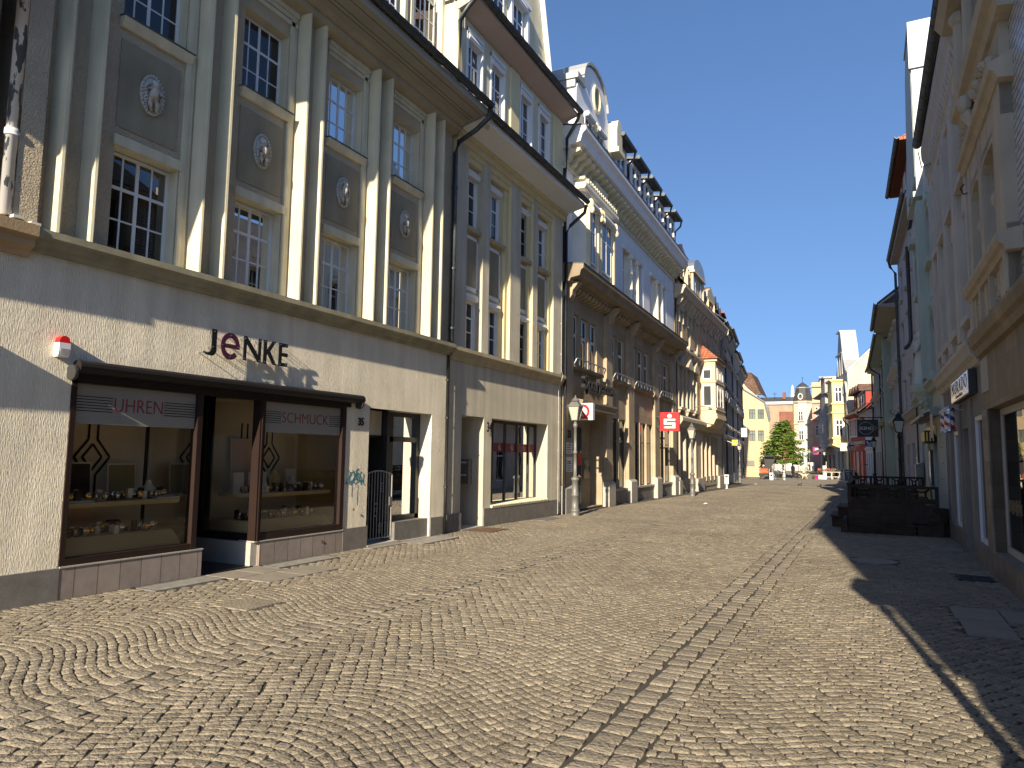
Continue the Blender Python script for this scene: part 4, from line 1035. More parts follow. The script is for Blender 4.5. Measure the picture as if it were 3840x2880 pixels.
def bank():
    B = Bld('bank_building', 'bank with a brown sandstone lower half and bluish white upper floors under a curved gable', 'building', (-8.15, 19.3), 2.0, 'L')
    U1 = 16.05
    piers = [(.0, .86), (4.30, 5.02), (7.20, 8.0), (11.50, 12.34), (15.2, 16.05)]
    low = [(.92, 4.2, .0, 3.1, 1.0), (5.06, 7.16, .44, 3.05, .35), (8.04, 11.46, .44, 3.05, .35), (12.38, 15.16, .44, 3.05, .35)]
    bays = [(.86, 3.7, 3), (5.02, 7.1, 2), (8.0, 11.0, 3), (12.4, 14.9, 2)]
    hi = []
    for (a, b, n) in bays:
        p = (b - a) / n
        for k in range(n): hi.append((a + p * k + .1, a + p * k + p - .12, 4.45, 6.12, .3))
    B.wall('lower_wall', 'sandstone', 0, U1, -.2, 7.2, low + hi, w=0, back=8, reveal='sandstone_plain')
    pb = MB()
    for a, b in piers: pb.box(a, b, 0, .13, .7, 6.6)
    pb.v = [p for p in pb.v]
    B.puts('pier', pb, 'sandstone_plain')
    ped = MB()
    for a, b in piers: ped.box(a - .03, b + .03, 0, .24, -.25, .70); ped.along([(0, .70), (.24, .70), (.16, .78), (0, .78)], a - .03, b + .03)
    B.puts('pier_base', ped, 'light_granite')
    B.puts('granite_base', MB().box(5.0, 7.2, 0, .06, -.25, .43).box(8.0, 11.5, 0, .06, -.25, .43).box(12.3, 15.2, 0, .06, -.25, .43), 'dark_granite')
    for (a, b, *_r) in low[1:]:
        n = 3 if b - a > 3 else 2; p = (b - a) / n
        for k in range(n): B.window(a + p * k + (.12 if k else 0), a + p * k + p - .0, .46, 3.03, w=-.10, nx=1, rows=(.70,), t=.06, bar=.05, fmat='anthracite', pmat='pane_dark', name='bank_window')
        m = MB()
        for k in range(1, n): m.box(a + p * k - .0, a + p * k + .12, -.1, .03, .44, 3.05)
        B.puts('window_pillar', m, 'sandstone_plain')
        B.put('window_sill', MB().along([(-.3, .42), (.10, .40), (.10, .47), (-.3, .50)], a - .05, b + .05), 'light_granite')
    # recessed brackets under the cornice
    for (a, b) in piers:
        br = MB(); c = (a + b) / 2
        br.along([(.13, 6.35), (.20, 6.38), (.28, 6.5), (.30, 6.64), (.42, 6.78), (.48, 6.9), (0, 6.9), (0, 6.35)], c - .16, c + .16)
        B.put('bracket', br, 'sandstone_plain')
    dn = MB(); u = 1.0
    while u < U1 - .3:
        if not any(a - .15 < u < b + .1 for a, b in piers): dn.along([(0, 6.66), (.22, 6.72), (.28, 6.84), (0, 6.84)], u, u + .2)
        u += .34
    B.puts('dentil', dn, 'sandstone_plain')
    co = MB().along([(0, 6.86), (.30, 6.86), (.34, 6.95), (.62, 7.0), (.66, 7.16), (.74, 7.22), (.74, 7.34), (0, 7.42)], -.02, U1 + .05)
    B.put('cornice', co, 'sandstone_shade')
    B.put('cornice_flashing', MB().along([(0, 7.425), (.76, 7.345), (.76, 7.365), (0, 7.45)], -.03, U1 + .06), 'lead_cap')
    for (a, b, n) in bays:
        p = (b - a) / n
        for k in range(n):
            B.window(a + p * k + .1, a + p * k + p - .12, 4.47, 6.10, w=-.12, nx=1, rows=(-.62,), t=.06, bar=.05, fmat='pvc_white', pmat='pane_far', box=False)
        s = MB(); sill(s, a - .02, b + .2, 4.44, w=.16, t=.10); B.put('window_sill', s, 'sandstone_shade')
        r = MB(); r.tube([(a, .14, 4.46), (a + .02, .22, 4.62), (a + .1, .22, 4.66), (b + .1, .22, 4.66), (b + .18, .22, 4.62), (b + .2, .14, 4.46)], .022, 6)
        q = a + .3
        while q < b: r.tube([(q, .22, 4.46), (q, .22, 4.66)], .014, 5); q += .5
        B.put('rail', r, 'zinc')
    # entrance
    en = MB(); en.box(.86, 4.3, 0, .42, 3.1, 3.22); en.along([(0, 3.22), (.42, 3.22), (.46, 3.3), (.46, 3.36), (0, 3.44)], .8, 4.5)
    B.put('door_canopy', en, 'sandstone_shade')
    eb = MB(); eb.box(.92, 4.2, -1.05, -1.0, -.1, 3.1); eb.box(2.35, 4.2, -.5, -.42, -.1, 3.1, 1); eb.box(.92, .98, -1.0, 0, -.1, 3.1, 1); eb.box(2.0, 2.38, -1.0, -.5, -.1, 3.1); eb.box(.9, 4.3, -1.0, .0, -.12, -.02)
    eb.box(.98, 2.2, -.8, -.74, 2.15, 2.2)
    B.put('entrance', eb, ['shop_black', 'sandstone'])
    B.put('transom_window', MB().box(.98, 2.35, -.78, -.77, 2.2, 3.05), 'pane_dark')
    dr = MB(); dr.box(2.42, 3.05, -.40, -.36, .0, 2.6); do = B.put('glass_door', dr, 'anthracite')
    B.put('pane', MB().box(2.50, 2.98, -.358, -.35, .1, 2.5), 'pane_far', do)
    B.puts('cash_point', MB().box(3.3, 3.85, -.41, -.37, .9, 1.55).box(3.42, 3.62, -.36, -.35, 1.2, 1.4).box(3.95, 4.1, -.41, -.37, 1.1, 1.3), 'mail_grey')
    B.put('red_poster', MB().box(2.62, 3.0, -.352, -.345, 1.35, 1.75), 'sign_red', do)
    # upper white floors
    up = []
    for a in (6.55, 11.0):
        for k in range(3): up.append((a + .98 * k + .14, a + .98 * k + .86, 7.75, 9.72, .25))
    B.wall('upper_wall', 'blue_white', 0.0, U1, 7.3, 11.1, up, w=.05, back=8, reveal='warm_white')
    for (a, b, c, d, _) in up:
        B.window(a, b, c + .02, d - .02, w=-.14, nx=2, rows=(-.66,), t=.06, bar=.03, mull=.05)
    ps = MB()
    for a in (6.55, 11.0):
        for k in range(1, 3):
            c = a + .98 * k
            ps.tube([(c, .12, 7.85), (c, .12, 9.5)], [.085, .07], 10); ps.box(c - .11, c + .11, .02, .22, 7.7, 7.85); ps.box(c - .11, c + .11, .02, .22, 9.5, 9.68)
        ps.box(a - .02, a + 3.0, .05, .14, 9.68, 9.82)
        for k in range(3): ps.box(a + .98 * k + .1, a + .98 * k + .9, .05, .20, 7.66, 7.74)
    B.puts('window_column', ps, 'warm_white')
    pn = MB()
    for (a, b) in ((5.0, 6.45), (9.6, 10.9), (14.0, 15.9)): pn.box(a + .08, b - .08, .05, .085, 7.8, 9.75)
    B.puts('panel', pn, 'blue_white')
    # oriel bay
    by = MB(); by.upright([(.85, .05), (1.15, .42), (4.0, .42), (4.3, .05)], 7.3, 10.0)
    by.along([(.05, 9.98), (.5, 9.98), (.55, 10.06), (.55, 10.16), (.05, 10.2)], .75, 4.4)
    ob = B.put('oriel', by, 'warm_white')
    for (a, b) in ((1.30, 2.0), (2.55, 3.75)):
        B.window(a, b, 7.75, 9.55, w=.44, nx=2, rows=(-.62,), t=.07, bar=.035, mull=.06, box=True)
    or_ = MB()
    for u in (1.2, 2.15, 2.4, 3.9):
        or_.box(u, u + .14, .42, .52, 7.6, 9.5); or_.ball((u + .07, .54, 9.62), .11, .10, .18, 8, 6); or_.ball((u + .07, .58, 9.42), .08, .08, .12, 8, 6)
    u = 1.0
    while u < 4.2: or_.box(u, u + .1, .42, .56, 10.2, 10.34); u += .22
    or_.box(.9, 4.25, .05, .46, 10.34, 10.42); or_.plate([(2.0, 10.4), (2.2, 10.75), (2.7, 10.9), (3.2, 10.75), (3.4, 10.4)], .06, .3)
    for k in range(5): or_.ball((2.2 + .25 * k, .4, 10.55), .1, .1, .14, 8, 5)
    B.put('stucco_ornament', or_, 'pale_yellow', smooth=False)
    # main cornice with brackets
    B.cornice(.0, U1, [(.05, 11.02), (.22, 11.02), (.28, 11.1), (.62, 11.16), (.68, 11.38), (.80, 11.5), (.80, 11.62), (.05, 11.75)], 'blue_white', name='main_cornice')
    dm = MB(); u = .15
    while u < U1 - .2: dm.along([(.05, 10.62), (.22, 10.7), (.3, 10.86), (.56, 10.94), (.56, 11.03), (.05, 11.03)], u, u + .2); u += .46
    dm.along([(.05, 10.5), (.1, 10.5), (.12, 10.6), (.05, 10.62)], 0, U1)
    B.put('cornice_bracket', dm, 'pale_yellow')
    B.put('cornice_flashing', MB().along([(.05, 11.76), (.82, 11.625), (.82, 11.65), (.05, 11.8)], -.02, U1 + .02), 'lead_cap')
    # curved gable house
    pts = [(1.0, 11.7), (5.0, 11.7), (5.0, 13.4), (4.75, 13.75), (4.45, 13.8)]
    pts += [(2.95 + 1.3 * cos(t), 14.0 + .95 * sin(t)) for t in [radians(10 + 16 * i) for i in range(11)]]
    pts += [(1.4, 13.8), (1.15, 13.7), (1.0, 13.4)]
    B.put('gable', MB().plate(pts, -1.6, .12), 'blue_white')
    rim = [(2.95 + 1.36 * cos(t), 0, 14.0 + 1.0 * sin(t)) for t in [radians(5 + 17 * i) for i in range(11)]]
    rm = MB()
    for (p, q) in zip(rim, rim[1:]): rm.add([(p[0], -1.7, p[2]), (q[0], -1.7, q[2]), (q[0], .2, q[2]), (p[0], .2, p[2]), (p[0], -1.7, p[2] + .1), (q[0], -1.7, q[2] + .1), (q[0], .2, q[2] + .1), (p[0], .2, p[2] + .1)], [(0, 1, 2, 3), (4, 5, 6, 7), (3, 2, 6, 7), (0, 1, 5, 4)])
    rm.box(.9, 1.7, -1.7, .22, 13.75, 13.95); rm.box(.95, 1.75, -1.7, .1, 13.5, 13.75)
    B.put('gable_cap', rm, 'zinc_pale')
    ov = MB(); n = 24
    for i in range(n):
        a, b_ = 2 * pi * i / n, 2 * pi * (i + 1) / n
        ov.plate([(3.05 + .30 * cos(a), 14.0 + .40 * sin(a)), (3.05 + .30 * cos(b_), 14.0 + .40 * sin(b_)), (3.05 + .40 * cos(b_), 14.0 + .52 * sin(b_)), (3.05 + .40 * cos(a), 14.0 + .52 * sin(a))], .12, .19)
    B.put('oval_surround', ov, 'pale_yellow')
    B.put('oval_window', MB().plate([(3.05 + .30 * cos(2 * pi * i / n), 14.0 + .40 * sin(2 * pi * i / n)) for i in range(n)], .10, .13), 'olive_cornice')
    for (a, b) in ((1.75, 2.5), (3.0, 3.8)): B.window(a, b, 11.75, 12.85, w=.13, nx=2, rows=(-.62,), t=.07, bar=.03, mull=.05, box=True, name='gable_window')
    gs = MB(); gs.box(2.62, 2.86, .12, .2, 11.75, 12.7); gs.ball((2.74, .22, 12.85), .13, .1, .2, 8, 6); gs.box(1.05, 1.5, .12, .17, 11.75, 12.9); gs.box(4.2, 4.9, .12, .17, 11.75, 12.7)
    B.put('gable_ornament', gs, 'pale_yellow')
    # arched wing beside the gable
    wg = MB(); wg.plate([(4.6, 12.9), (5.3, 12.9), (5.3, 13.5)] + [(4.95 + .35 * cos(t), 13.5 + .55 * sin(t)) for t in [radians(20 * i) for i in range(1, 9)]] + [(4.6, 13.5)], -.2, .42)
    wg.box(4.55, 5.35, -.2, .5, 12.72, 12.9)
    B.put('arched_pediment', wg, 'pale_yellow')
    # roof and five dormers
    roof(B, 4.9, U1, .1, 11.75, -3.2, 15.0, 'tile_red')
    roof(B, 0, 4.9, -1.5, 13.5, -5.5, 15.6, 'slate')
    for (a, b) in ((5.25, 6.75), (7.5, 9.0), (9.7, 11.2), (11.95, 13.4), (14.3, 15.75)):
        d = MB(); d.box(a, b, -2.4, .10, 11.7, 13.6); dm_ = B.put('dormer', d, 'shop_brown')
        f = MB(); f.box(a - .02, a + .14, .1, .18, 11.75, 13.55); f.box(b - .14, b + .02, .1, .18, 11.75, 13.55); f.box(a, b, .1, .18, 13.4, 13.6); f.box((a + b) / 2 - .07, (a + b) / 2 + .07, .1, .17, 11.75, 13.4); f.box(a, b, .1, .17, 11.75, 11.9)
        B.put('dormer_front', f, 'white_frame', dm_)
        B.put('dormer_pane', MB().box(a + .1, b - .1, .11, .13, 11.85, 13.4), 'pane_far', dm_)
        rf = MB().along([(.42, 13.57), (.42, 13.67), (-2.8, 14.2), (-2.8, 14.05)], a - .1, b + .1); B.put('dormer_roof', rf, 'gutter_dark', dm_)
        g = MB(); g.tube([(a - .12, .5, 13.63), (b + .12, .5, 13.63)], .085, 8); g.tube([(b + .1, .5, 13.57), (b + .14, .45, 13.35), (b + .1, .2, 13.1), (b + .08, .16, 11.9)], .045, 6)
        B.put('dormer_gutter', g, 'gutter_dark', dm_)
    dp = MB().tube([(U1 + .05, .2, 11.2), (U1 + .05, .12, 10.8), (U1 + .05, .12, -.2)], .055, 8); B.put('drainpipe', dp, 'gutter_dark', smooth=True)
    B.put('drainpipe', MB().tube([(.08, .1, 10.4), (.08, .1, .0)], .06, 8), 'gutter_dark', smooth=True)
    # signs
    t = fit(text_mb('Sparkasse', 1, .12, .02), 1.15, 4.40, 3.58, 4.18, .34)
    B.own('bank_lettering', t, 'sign_black', 'dark raised bank lettering fixed to the sandstone over the entrance', 'sign')
    def blade(u, v0, v1, wd, w0, name, label, cat, base='sign_red'):
        S = B.empty(name, u, w0 + wd / 2, v0, label, cat); h = v1 - v0
        MB().box(-.09, .09, -wd / 2, wd / 2, 0, h).build('sign_case', base, S, -1)
        MB().box(-.02, .02, -wd / 2 - w0, -wd / 2, h * .75, h * .82).box(-.02, .02, -wd / 2 - w0, -wd / 2, h * .2, h * .27).build('bracket', 'iron', S, -1)
        return S, h
    S, h = blade(11.7, 2.80, 3.62, .84, .32, 'bank_sign', 'square red bank sign with a white S and dot, hanging over the pavement', 'sign')
    e = MB(); emblem(e, 0, .12, .50, 0, .006); cx = .25
    e.v = [(-.092 - p[1], .25 - p[0] if False else (p[0] - cx), p[2]) for p in e.v]
    e.v = [(p[0], -p[1], p[2]) for p in e.v]
    e.build('emblem', 'sign_white', S, 1)
    S, h = blade(.55, 2.72, 3.22, .62, .26, 'pharmacy_sign', 'white square sign with a red ring, half behind the street lamp by the bank door', 'sign', 'sign_white')
    e = MB(); n = 26
    for i in range(n):
        a, b_ = radians(20 + 300 * i / n), radians(20 + 300 * (i + 1) / n)
        e.add([(-.093, r * cos(t), h / 2 + r * sin(t)) for (r, t) in ((.22, a), (.22, b_), (.14, b_), (.14, a))], [(0, 1, 2, 3)])
    e.add([(-.0935, p, h / 2 + q) for p, q in ((-.16, -.22), (-.08, -.22), (.14, .12), (.07, .16))], [(0, 1, 2, 3)])
    e.build('red_ring', 'sign_red', S, 1)
    B.own('house_number', fit(text_mb('33', 1, .012, .02), .36, .64, 2.18, 2.42, .14), 'black_text', 'black house number 33 on the stone pier left of the bank door', 'house number')
    for i, (v0, v1) in enumerate(((1.72, 2.05), (1.18, 1.62))):
        P = B.own('plaque', MB().box(.22, .74, .13, .152, v0, v1), 'sign_white', ['upper white office plaque on the pier beside the bank door', 'lower white office plaque with dark print on the pier beside the bank door'][i], 'plaque')
        tx = MB()
        for k in range(4 + i): tx.box(-.2, .12 + .05 * (k % 2), .0115, .0125, .04 + k * .065, .06 + k * .065)
        tx.box(-.05, .05, .0115, .0125, .27, .31)
        tx.build('print_line', 'black_text', P, -1)
    return B

def brick_oriel():
    B = Bld('brick_building', 'buff brick and stone house with a red roofed oriel and tall dormers', 'building', (-8.62, 35.3), 1.0, 'L')
    U1 = 13.4
    up = [(1.0 + 2.05 * k, 1.75 + 2.05 * k, 7.65, 9.35, .3) for k in range(6)]
    mid = [(.55, 1.35, 4.25, 6.3, .3), (2.55, 3.35, 4.25, 6.3, .3), (4.2, 5.0, 4.25, 6.3, .3), (10.4, 11.2, 4.25, 6.3, .3), (12.0, 12.8, 4.25, 6.3, .3)]
    low = [(.6, 4.6, .3, 2.95, .4), (6.4, 11.6, .3, 2.95, .4)]
    B.wall('wall', 'brick_buff', 0, U1, 3.2, 10.0, up + mid, back=8, reveal='beige_stone')
    B.wall('ground_floor_wall', 'beige_stone', 0, U1, -.3, 3.25, low, w=.03, back=7.9)
    for (a, b, c, d, _) in up:
        B.window(a, b, c, d, w=-.2, nx=1, rows=(-.66,), t=.07, bar=.05, fmat='grey_frame', pmat='pane_far')
        s = MB(); s.box(a - .14, a - .0, 0, .08, c + 1.0, d + .2); s.box(b, b + .14, 0, .08, c + 1.0, d + .2); s.plate([(a - .2, d - .05), (b + .2, d - .05), (b + .2, d + .18), ((a + b) / 2, d + .34), (a - .2, d + .18)], 0, .12); s.box(a - .16, b + .16, 0, .16, c - .14, c); s.box(a - .1, a + .1, 0, .14, c - .4, c - .14); s.box(b - .1, b + .1, 0, .14, c - .4, c - .14)
        B.put('window_surround', s, 'beige_stone')
    for (a, b, c, d, _) in mid:
        B.window(a, b, c, d, w=-.2, nx=1, rows=(-.66,), t=.07, bar=.05, fmat='grey_frame', pmat='pane_far')
        s = MB(); s.box(a - .16, a, 0, .1, c - .05, d + .05); s.box(b, b + .16, 0, .1, c - .05, d + .05); s.box(a - .25, b + .25, 0, .22, d + .05, d + .2); s.plate([(a - .25, d + .2), (b + .25, d + .2), ((a + b) / 2, d + .62)], 0, .22); s.box(a - .2, b + .2, 0, .24, c - .18, c - .05)
        for q in (a - .12, b + .0): s.along([(0, c - .55), (.06, c - .55), (.18, c - .18), (0, c - .18)], q, q + .12)
        B.put('window_surround', s, 'beige_stone')
    B.cornice(0, U1, [(0, 9.72), (.1, 9.72), (.16, 9.85), (.42, 9.95), (.5, 10.15), (.58, 10.25), (.58, 10.36), (0, 10.5)], 'beige_stone', dent=(.8, .2, 0, .36, 9.45, 9.9))
    B.cornice(0, U1, [(0, 7.0), (.08, 7.0), (.14, 7.12), (.25, 7.2), (.25, 7.32), (0, 7.4)], 'beige_stone', name='string_course', dent=(1.03, .3, 0, .2, 6.7, 7.2))
    B.cornice(0, U1, [(.03, 3.2), (.2, 3.25), (.3, 3.4), (.36, 3.5), (.36, 3.66), (.03, 3.85)], 'beige_stone', name='shop_cornice')
    roof(B, 0, U1, .55, 10.4, -3, 14.4, 'slate')
    # oriel
    o = MB(); O0, O1, P = 6.55, 9.6, .85
    o.box(O0, O1, 0, P, 4.0, 7.35); o.along([(0, 3.35), (P * .8, 3.5), (P + .08, 4.05), (P + .08, 4.2), (0, 4.2)], O0 - .06, O1 + .06)
    o.box(O0 - .08, O1 + .08, 0, P + .1, 3.92, 4.05); o.box(O0 - .05, O1 + .05, 0, P + .06, 4.42, 4.5); o.box(O0 - .05, O1 + .05, 0, P + .06, 6.02, 6.1); o.box(O0 - .1, O1 + .1, 0, P + .12, 7.25, 7.4)
    ob = B.put('oriel', o, 'oriel_cream')
    def sidewin(v0, v1):
        f = MB(); u = O0 - .025; a, b_ = .12, .66
        f.box(u, O0, a, b_, v0, v0 + .07); f.box(u, O0, a, b_, v1 - .07, v1); f.box(u, O0, a, a + .07, v0, v1); f.box(u, O0, b_ - .07, b_, v0, v1)
        w = B.put('oriel_window', f, 'white_frame', ob); B.put('pane', MB().box(u + .012, O0 - .002, a + .06, b_ - .06, v0 + .06, v1 - .06), 'pane_far', w)
    sidewin(4.62, 5.88); sidewin(6.2, 6.82)
    for v0, v1 in ((4.6, 5.9), (6.2, 6.9)): B.window(O0 + .5, O1 - .5, v0, v1, w=P - .01, nx=2, rows=(), t=.08, pmat='pane_far', parent=ob, dep=.04)
    rf = MB(); a, b_, z0, z1 = O0 - .22, O1 + .22, 7.4, 8.35
    rf.add([(a, 0, z0), (a, P + .22, z0), (b_, P + .22, z0), (b_, 0, z0), (a + .85, 0, z1), (b_ - .85, 0, z1)], [(0, 1, 4), (1, 2, 5, 4), (2, 3, 5), (0, 3, 2, 1)])
    B.put('oriel_roof', rf, 'tile_red', ob)
    # dormers
    for i, (a, wdt, z1, arch) in enumerate(((.4, 2.6, 12.6, 0), (4.3, 3.2, 12.7, 1), (9.0, 2.2, 12.1, 0))):
        d = MB(); d.box(a, a + wdt, -2.5, .0 if arch else -.2, 10.4, z1 - .5)
        dm = B.put('dormer', d, 'oriel_cream' if i < 2 else 'beige_stone')
        if arch:
            c = a + wdt / 2; r = wdt / 2 + .1
            d2 = MB().plate([(c + r * cos(pi * k / 12), z1 - .5 + .9 * sin(pi * k / 12)) for k in range(13)], -2.5, .15); B.put('dormer_gable', d2, 'zinc', dm)
        else:
            d2 = MB().plate([(a - .15, z1 - .5), (a + wdt + .15, z1 - .5), (a + wdt + .05, z1 - .1), (a + wdt / 2, z1 + .35), (a - .05, z1 - .1)], -.2, .05); B.put('dormer_gable', d2, 'beige_stone', dm)
            d3 = MB().add([(a - .15, .05, z1 - .45), (a + wdt / 2, .05, z1 + .4), (a + wdt / 2, -2.8, z1 + .4), (a - .15, -2.8, z1 - .45), (a + wdt + .15, .05, z1 - .45), (a + wdt + .15, -2.8, z1 - .45)], [(0, 1, 2, 3), (4, 1, 2, 5)]); B.put('dormer_roof', d3, 'tile_brown', dm)
        n = 2
        for k in range(n):
            q = a + .35 + k * (wdt - .7 - .55) / (n - 1)
            B.window(q, q + .55, 10.75, z1 - .75, w=.02 if arch else -.18, nx=1, rows=(-.6,), t=.06, fmat='grey_frame', pmat='pane_far', parent=dm)
        t = MB(); t.box(a - .1, a + wdt + .1, -.1, .2 if arch else .06, z1 - .62, z1 - .5); t.box(a - .1, a + wdt + .1, -.1, .2, 10.45, 10.65)
        for q in (a, a + wdt - .18): t.box(q, q + .18, -.1, .1, 10.6, z1 - .6)
        B.put('dormer_trim', t, 'oriel_cream', dm)
    # shopfronts
    for (a, b, n) in ((.6, 4.6, 3), (6.4, 11.6, 4)):
        p = (b - a) / n
        for k in range(n): B.window(a + p * k + .08, a + p * k + p - .08, .55, 2.9, w=-.25, nx=1, rows=(.8,), t=.08, bar=.07, fmat='grey_frame', pmat='pane_dark', name='shop_window')
        s = MB()
        for k in range(n + 1): s.box(a + p * k - .09, a + p * k + .09, -.25, .1, .3, 2.95)
        s.box(a, b, -.3, .06, .0, .55)
        B.puts('shop_pillar', s, 'beige_stone')
    B.puts('plinth', MB().box(-.02, .62, 0, .2, -.4, .5).box(4.55, 6.45, 0, .2, -.4, .5).box(11.55, U1, 0, .2, -.4, .5), 'light_granite')
    B.own('wall_lamp', MB().tube([(4.55, .05, 4.45), (4.55, .5, 4.5), (4.55, .9, 4.42)], .025, 6).lathe(4.55, .9, [(.05, 4.42), (.12, 4.3), (.1, 4.28)], 8), 'lamp_iron', 'small lamp arm on the brick house beside the oriel', 'lamp')
    dp = MB().tube([(U1, .6, 10.3), (U1, .55, 10.0), (U1 + .05, .15, 9.5), (U1 + .05, .12, -.3)], .06, 8); B.put('drainpipe', dp, 'zinc_pale', smooth=True)
    return B

def left_rows():
    specs = [('grey_building', 'dark grey stucco house with bracketed eaves just beyond the brick oriel house', 0, 6.8, 10.9, 'grey_stucco', 'slate'),
             ('grey_building', 'grey stucco house with tall arched upper windows, second beyond the oriel house', 6.8, 15.0, 11.6, 'grey_stucco', 'tile_brown'),
             ('grey_building', 'pale grey stucco house with a wide gutter, third beyond the oriel house', 15.0, 22.0, 10.9, 'pale_stucco', 'tile_brown'),
             ('grey_building', 'last grey stucco house before the ochre gable at the end of the left row', 22.0, 31.5, 10.6, 'grey_stucco', 'tile_brown')]
    base = (-9.05, 48.6); ang = 6.0
    for i, (nm, lb, a, b, h, mat, rm) in enumerate(specs):
        p0 = (base[0] - sin(radians(ang)) * a, base[1] + cos(radians(ang)) * a)
        B = Bld(nm, lb, 'building', p0, ang, 'L', 'grey houses in the far left row'); W = b - a
        n = max(3, int(W / 1.7)); p = (W - .6) / n
        ops = []
        for k in range(n):
            u = .3 + p * k + p * .25
            ops += [(u, u + p * .5, 4.2, 5.9, .3), (u, u + p * .5, 7.2, 9.1, .3), (u - p * .1, u + p * .6, .3, 2.6, .4)]
        B.wall('wall', mat, 0, W, -.6, h - .4, ops, back=8)
        for q in ops:
            g = q[2] < 1
            if g: B.window(q[0], q[1], q[2], q[3], w=-.28, nx=1, rows=(.8,), t=.08, fmat='anthracite', pmat='pane_dark', name='shop_window')
            else:
                B.window(q[0], q[1], q[2], q[3], w=-.22, nx=2, rows=(-.66,), t=.07, fmat='white_frame', pmat='pane_far')
        for q in ops:
            if q[2] > 1:
                s = MB()
                s.box(q[0] - .16, q[0], 0, .09, q[2], q[3]); s.box(q[1], q[1] + .16, 0, .09, q[2], q[3]); s.box(q[0] - .25, q[1] + .25, 0, .3, q[3], q[3] + .14); s.box(q[0] - .2, q[1] + .2, 0, .22, q[2] - .14, q[2])
                if q[2] < 6: s.plate([(q[0] - .25, q[3] + .14), (q[1] + .25, q[3] + .14), ((q[0] + q[1]) / 2, q[3] + .6)], 0, .32)
                for e in (q[0] - .1, q[1] - .05): s.along([(0, q[2] - .5), (.05, q[2] - .5), (.2, q[2] - .14), (0, q[2] - .14)], e, e + .14)
                B.put('window_surround', s, mat)
        B.cornice(0, W, [(0, h - .7), (.1, h - .7), (.2, h - .5), (.5, h - .4), (.55, h - .15), (0, h)], mat, dent=(.7, .22, 0, .4, h - 1.15, h - .55))
        B.cornice(0, W, [(0, 6.2), (.12, 6.25), (.3, 6.35), (.3, 6.48), (0, 6.6)], mat, name='string_course')
        B.cornice(0, W, [(0, 2.95), (.2, 3.0), (.32, 3.15), (.32, 3.3), (0, 3.5)], mat, name='shop_cornice')
        B.gutter(-.05, W + .05, .66, h, r=.1)
        B.put('drainpipe', MB().tube([(W - .1, .66, h - .1), (W - .1, .5, h - .35), (W - .05, .12, h - .9), (W - .05, .12, -.4)], .06, 7), 'gutter_dark')
        roof(B, 0, W, .6, h, -3.2, h + 3.0, rm)
        if i == 0:
            for k in range(3):
                u = .3 + 2.1 * k
                d = MB().box(u, u + 1.2, -2, -.2, h, h + 1.2); d.plate([(u - .15, h + 1.2), (u + 1.35, h + 1.2), (u + .6, h + 1.9)], -2.2, -.05); dm = B.put('dormer', d, 'slate')
                B.window(u + .25, u + .95, h + .2, h + 1.1, w=-.19, nx=2, rows=(), t=.07, pmat='pane_far', parent=dm)
        else:
            u = .6 if i == 1 else 2.5
            d = MB().box(u, u + 2.2, -2.4, -.25, h, h + 1.3); dm = B.put('dormer', d, 'tile_brown')
            B.put('dormer_roof', MB().along([(.05, h + 1.25), (.05, h + 1.35), (-1.2, h + 2.1), (-2.8, h + 1.6)], u - .15, u + 2.35), 'tile_red' if i == 1 else 'tile_brown', dm)
            B.window(u + .2, u + 1.0, h + .25, h + 1.15, w=-.24, nx=2, rows=(), t=.07, pmat='pane_far', parent=dm); B.window(u + 1.2, u + 2.0, h + .25, h + 1.15, w=-.24, nx=2, rows=(), t=.07, pmat='pane_far', parent=dm)
            c = MB().box(u + 3.2, u + 4.1, -1.9, -1.2, h + .5, h + 2.6).box(u + 3.1, u + 4.2, -2.0, -1.1, h + 2.6, h + 2.8); B.put('chimney', c, 'pale_stucco')
        if i == 0:
            t = MB().along([(0, 3.0), (1.2, 2.6), (1.2, 2.5), (1.17, 2.5), (1.17, 2.58), (0, 2.97)], .4, 4.5); B.own('shop_awning', t, 'paint_white', 'narrow pale awning over the first grey shopfront past the oriel house', 'awning')
    # signs on this row
    B = Bld('x', 'x', 'x', base, ang, 'L'); bpy.data.objects.remove(B.o)
    def blade(u, w0, w1, v0, v1, mat, name, label, txt=None, tm=None, rot=False):
        S = B.empty(name, u, (w0 + w1) / 2, v0, label, 'sign'); wd = w1 - w0; h = v1 - v0
        MB().box(-.07, .07, -wd / 2, wd / 2, 0, h).build('sign_case', mat, S, -1)
        MB().box(-.02, .02, -wd / 2 - w0, -wd / 2, h * .7, h * .78).build('bracket', 'iron', S, -1)
        if txt:
            e = MB()
            for (s_, y0, y1, x0, x1) in txt: e.merge(fit(text_mb(s_, 1, .004, .02), x0 * wd, x1 * wd, y0 * h, y1 * h, 0))
            e.v = [(-.074 - p[1], -(p[0] - wd / 2), p[2]) for p in e.v]
            e.build('lettering', tm, S, 1)
        return S, wd, h
    S, wd, h = blade(9.8, .3, .74, 2.66, 3.1, 'sign_yellow', 'shop_sign', 'square yellow sign with orange marks on the far left row')
    e = MB()
    for k in range(2): e.prism([(-.01 + .1 * k, .22), (.02 + .1 * k, .22), (.07 + .1 * k, .35), (.04 + .1 * k, .35)], -.076, -.072, lambda p, t: (t, .06 - p[0], p[1]))
    e.box(-.076, -.072, -.03, .09, .27, .29); e.box(-.076, -.072, -.14, .14, .12, .14)
    e.build('mark', 'orange_box', S, 1)
    S, wd, h = blade(22.5, .4, .92, 3.7, 4.55, 'sign_white', 'shop_sign', 'tall white sign with red and black marks, last sign of the left row')
    e = MB()
